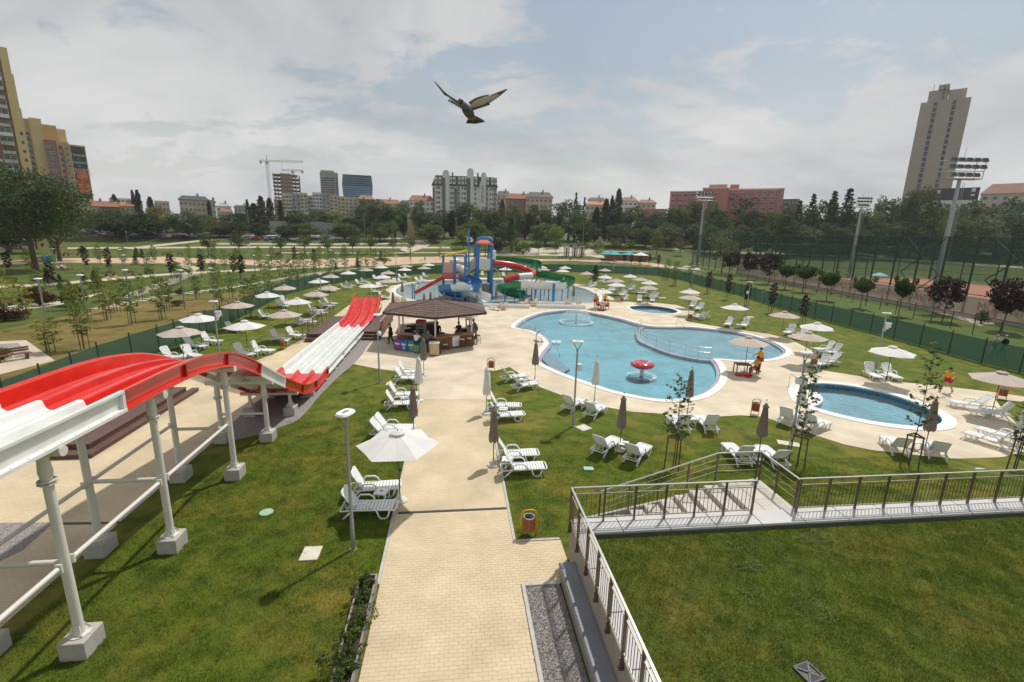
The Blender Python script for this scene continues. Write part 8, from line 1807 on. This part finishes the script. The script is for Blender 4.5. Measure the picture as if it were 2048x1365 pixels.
person('standing lifeguard in yellow, left of the group at the splash pool', G(1190, 616), R(150), 1.82, 'stand', z0=DKz); person('standing lifeguard in yellow under the white umbrella, facing the others', G(1209, 614), R(-10), 1.80, 'stand', z0=DKz); person('seated lifeguard in yellow, left one of the group', G(1196, 618), R(95), 1.75, 'sit', z0=DKz); person('seated lifeguard in yellow, right one of the group', G(1214, 620), R(-100), 1.75, 'sit', z0=DKz)
person('waiter in black walking at the left of the bar', G(782, 689), R(-60), 1.78, 'phone', 'black', 'black', trousers=True, long=True, z0=DKz); person('customer in white T-shirt and dark shorts at the bar', G(833, 708), R(170), 1.78, 'lean', 'white', 'navy', z0=DKz); person('customer in dark grey shirt leaning on the bar', G(855, 705), R(170), 1.80, 'lean', 'grey', 'navy', z0=DKz)
person('barman in black behind the front counter', BC + Vector((.25, -.8, .05)), R(15), 1.80, 'stand', 'black', 'black', trousers=True, long=True); person('barman in black T-shirt behind the right counter', BC + Vector((2.0, -.3, .05)), R(30), 1.76, 'stand', 'black', 'grey', trousers=True); person('guest in dark clothes standing at the right bar corner', G(952, 678), R(-80), 1.8, 'lean', 'grey', 'grey', trousers=True, z0=DKz)
for px, py, sh, yw, lab in ((900, 634, 'black', 20, 'guest in black standing behind the bar, leftmost of four'), (912, 633, 'white', 160, 'guest in white behind the bar, second of four'), (934, 634, 'white', 200, 'guest in white behind the bar, third of four'), (946, 634, 'black', 0, 'guest in black standing behind the bar, rightmost of four')): person(lab, G(px, py), R(yw), 1.78, 'stand', sh, 'navy', z0=DKz)
person('woman in blue-grey top walking outside the right fence', G(1987, 708), R(200), 1.70, 'walk', 'bluegrey', 'navy', M_hairl, trousers=True); person('companion in black walking outside the right fence', G(2004, 709), R(200), 1.72, 'walk', 'black', 'black', M_hairg, trousers=True, long=True)
bag = MB(); bag.add([(-.16, 0, .15), (.16, 0, .15), (.14, .1, .15), (-.14, .1, .15), (-.2, 0, .55), (.2, 0, .55), (.18, .08, .55), (-.18, .08, .55)], [(0, 1, 5, 4), (1, 2, 6, 5), (2, 3, 7, 6), (3, 0, 4, 7), (3, 2, 1, 0), (4, 5, 6, 7)]); bo = bag.build('shopping_bag', M_white); bo.location = G(1979, 707, .45); tag(bo, 'white shopping bag held by the woman outside the fence', 'bag')
person('walker in black on the park plaza behind the left fence', G(732, 531), R(0), 1.74, 'walk', 'black', 'tan', M_hairb); person('person in white shirt sitting at the timber loungers in the park', G(124, 541), R(90), 1.75, 'sit', 'white', 'navy'); person('cyclist in dark clothes standing beside the bicycle on the plaza', G(850, 524), R(80), 1.75, 'stand', 'grey', 'black', trousers=True); person('walker in pale shirt on the path behind the far fence', G(1178, 521), R(-90), 1.74, 'walk', 'white', 'tan', trousers=True); person('walker in black on the path behind the far fence', G(1140, 524), R(90), 1.74, 'walk', 'black', 'black', trousers=True)
bc = thing('bicycle', 'dark bicycle standing on the park plaza', 'bicycle', G(843, 525), R(5))
for x in (-.52, .52):
    m = MB(); m.M = Matrix.Translation((x, 0, .34)) @ Matrix.Rotation(R(90), 4, 'X'); m.tube([(math.cos(a) * .33, math.sin(a) * .33, 0) for a in [k * math.pi / 10 for k in range(21)]], .025, 5); m.build('wheel', M_dark, bc)
m = MB()
for a, b in (((-.52, .34), (-.1, .34)), ((-.1, .34), (.42, .75)), ((-.2, .8), (.40, .82)), ((-.52, .34), (-.18, .78)), ((-.1, .34), (-.2, .85)), ((.52, .34), (.40, .95))): m.tube([(a[0], 0, a[1]), (b[0], 0, b[1])], .02, 5)
m.build('frame', M_dark, bc); m = MB(); m.box((-.22, 0, .9), (.26, .14, .06)); m.build('saddle', M_dark, bc); m = MB(); m.tube([(.38, -.25, 1.0), (.4, 0, .96), (.38, .25, 1.0)], .018, 5); m.build('handlebar', M_dark, bc)
# ---- pigeon in flight, a few metres before the camera
PD = 3.6
pc = D(938, 215, PD); pg = thing('flying_pigeon', 'grey pigeon in flight with wings raised against the sky', 'bird', pc)
pg.matrix_basis = Matrix.Translation(pc) @ Matrix(((RT.x, FW.x, UP.x, 0), (RT.y, FW.y, UP.y, 0), (RT.z, FW.z, UP.z, 0), (0, 0, 0, 1)))
S = (pc - Vector((0, 0, CAM_H))).dot(FW) / F_PX       # metres for one photo pixel at the bird
PT = S * F_PX
def bp(px, py, d=0.0): k = (PT + d) / F_PX; return Vector(((px - 1024) * k + 86 * S, d, -(py - 682.5) * k - 467.5 * S))
M_pig = mat('pigeon_grey', (0.060, 0.060, 0.066), 0.6, col2=(0.12, 0.115, 0.115), var=.2, scale=25); M_neck = mat('pigeon_neck', (0.055, 0.07, 0.065), 0.4, var=.2, scale=20); M_wing = mat('wing_underside', (0.52, 0.47, 0.36), 0.8, var=.12, scale=12, trans=.25); M_wtip = mat('wing_tip', (0.10, 0.08, 0.065), 0.8, var=.2, scale=15); M_feath = mat('flight_feather', (0.50, 0.40, 0.28), 0.8, var=.15, scale=20, trans=.25)
path_b = [(921.5, 203.5, -.06), (924, 206, -.055), (928, 211, -.05), (932, 217, -.03), (936.5, 224, 0), (941, 231, .03), (945, 236, .06), (948, 239, .09)]; rad_b = [.012, .019, .024, .033, .036, .031, .023, .012]
def lathe_path(name, pts, rads, mm, parent, n=12, flat=1.0):
    m = MB(); m.tube([bp(*p) for p in pts], rads, n); return m.build(name, mm, parent, smooth=True)
bd = lathe_path('body', path_b, rad_b, M_pig, pg)
m = MB(); m.ball(bp(921.5, 203.8, -.062), (.021, .024, .020), 12, 8); m.build('head', M_neck, pg, smooth=True)
m = MB(); m.tube([bp(919.5, 204.2, -.075), bp(918.2, 205.2, -.092)], [.006, .0015], 6); m.build('beak', M_dark, pg); 
for dx in (-1.5, 1.8): m = MB(); m.ball(bp(921.2 + dx, 203.2, -.079), .0032, 6, 4); m.build('eye', mat('pigeon_eye', (.5, .15, .03), .3), pg)
def wing(name, lead, trail, mm):
    """arm of the wing as a thin cambered panel between leading and trailing edge"""
    m = MB(); A = catmull([bp(*p) for p in lead], 5, False); B_ = catmull([bp(*p) for p in trail], 5, False); n = min(len(A), len(B_)); A = A[:n]; B_ = B_[:n]; up_ = Vector((0, -.006, 0))
    mid = [(a + b) / 2 + Vector((0, -.008, .004)) for a, b in zip(A, B_)]
    m.strip(A, mid); m.strip(mid, B_); m.strip([p + Vector((0, .005, 0)) for p in B_], [p + Vector((0, .005, 0)) for p in A]); w_ = m.build(name, mm, pg, smooth=True)
    e = MB(); e.tube(A, [.010 - .007 * i / (len(A) - 1) for i in range(len(A))], 6); e.build('leading_edge', M_pig, w_, smooth=True); return w_
wr_ = wing('wing', [(939, 207, 0), (947, 201, .0), (956, 196.5, .0), (966, 193, .0), (978, 190, 0)], [(943, 217, .02), (950, 214.5, .02), (960, 211.5, .02), (970, 208, .02), (978, 202, .015)], M_wing)
wl_g = wing('wing', [(926, 210, -.02), (917, 205, -.04), (908, 199, -.06), (898, 192, -.08), (890, 186, -.09)], [(925, 214.5, 0), (918, 211, -.02), (908, 205, -.05), (899, 197.5, -.07), (892, 189, -.085)], M_wing)
def feather(a, b, w, mm, parent, name='feather', curve=.0, d=0.0):
    a, b = bp(*a), bp(*b); ax = (b - a); L = ax.length; ax.normalize(); sd = ax.cross(Vector((0, 1, 0))).normalized(); m = MB(); n = 6; Lp, Rp = [], []
    for i in range(n + 1):
        t = i / n; wd = w * (1 - .25 * t) * (1 if t < .8 else max(.0, (1 - t) / .2) ** .5); c = a + ax * L * t + Vector((0, d + curve * t * t, 0)); Lp.append(c - sd * wd * .45); Rp.append(c + sd * wd * .55)
    m.strip(Lp, Rp); m.strip([p + Vector((0, .0015, 0)) for p in Rp], [p + Vector((0, .0015, 0)) for p in Lp]); return m.build(name, mm, parent, smooth=True)
# secondaries with dark tips, primaries fanned to the tip
for i in range(8):
    t = i / 7; a = (944 + 30 * t, 212 - 9 * t, .022); b = (947.5 + 31 * t, 222 - 11.5 * t, .026); feather(a, b, .020, M_wtip, wr_, 'secondary_feather', d=.001 * i)
for i in range(9):
    t = i / 8; a = (972 + 10 * t, 200 - 9 * t, .02); b = (981 + 33.5 * t, 205.5 - 27.5 * t ** 1.1, .03); feather(a, b, .021 - .006 * t, M_feath if i < 7 else M_wtip, wr_, 'primary_feather', d=.0012 * i)
    b2 = (a[0] + (b[0] - a[0]) * .80, a[1] + (b[1] - a[1]) * .80, .029); feather(b2, b, .019 - .006 * t, M_wtip, wr_, 'feather_tip', d=.0012 * i - .001)
for i in range(6):
    t = i / 5; feather((922 - 22 * t, 212 - 12 * t, -.01 - .06 * t), (920.5 - 24 * t, 217.5 - 15 * t, -.01 - .06 * t), .017, M_wtip, wl_g, 'secondary_feather', d=.001 * i)
for i in range(7):
    t = i / 6; feather((896 - 5 * t, 192 - 5 * t, -.075), (887 - 21 * t, 188 - 28 * t, -.09 - .03 * t), .012 - .004 * t, M_wtip if i > 3 else M_pig, wl_g, 'primary_feather', d=.001 * i)
for i in range(11):
    t = i / 10 - .5; feather((946 + 5 * t, 233, .08), (951 + 38 * t, 247.5 - 7 * max(t, 0) * 1.2 + (1 - abs(2 * t)) * 1.0, .13), .022, M_pig if i % 2 else M_wtip, pg, 'tail_feather', d=.001 * i)
for dx in (0, 6): m = MB(); m.tube([bp(936 + dx, 232, .015), bp(940 + dx, 237, .02), bp(944 + dx, 240, .035)], [.005, .004, .003], 6); m.build('leg', mat('pigeon_leg', (.35, .10, .07), .6), pg)
# ---- the deferred shapes become meshes in one pass
dg = bpy.context.evaluated_depsgraph_get(); done = []
for o, name, mm, parent, extra, at in JOBS: done.append(bpy.data.meshes.new_from_object(o.evaluated_get(dg)))
for (o, name, mm, parent, extra, at), me in zip(JOBS, done):
    bpy.data.objects.remove(o); me.materials.clear(); me.materials.append(mm); me.name = name
    if extra:
        bm = bmesh.new(); bm.from_mesh(me); tmp = extra.mesh('x', None, True); bm.from_mesh(tmp); bm.to_mesh(me); bm.free(); bpy.data.meshes.remove(tmp)
        me.polygons.foreach_set('use_smooth', [True] * len(me.polygons))
    q = link(name, me, parent)
    if at: q.location = at[0]; q.rotation_euler = at[1]
# ---- thin summer haze over the city
hb = MB(); hb.bb(-900, 900, -50, 1200, -2.5, 125); hz_o = hb.build('haze', None); hz_o['kind'] = 'stuff'
hm_ = bpy.data.materials.new('haze_air'); hm_.use_nodes = True; hm_.node_tree.nodes.remove(hm_.node_tree.nodes['Principled BSDF'])
pv = hm_.node_tree.nodes.new('ShaderNodeVolumePrincipled'); pv.inputs['Color'].default_value = (0.86, 0.90, 0.95, 1); pv.inputs['Density'].default_value = 0.00018; pv.inputs['Anisotropy'].default_value = 0.3
hm_.node_tree.links.new(pv.outputs[0], hm_.node_tree.nodes['Material Output'].inputs['Volume']); hz_o.data.materials.append(hm_)
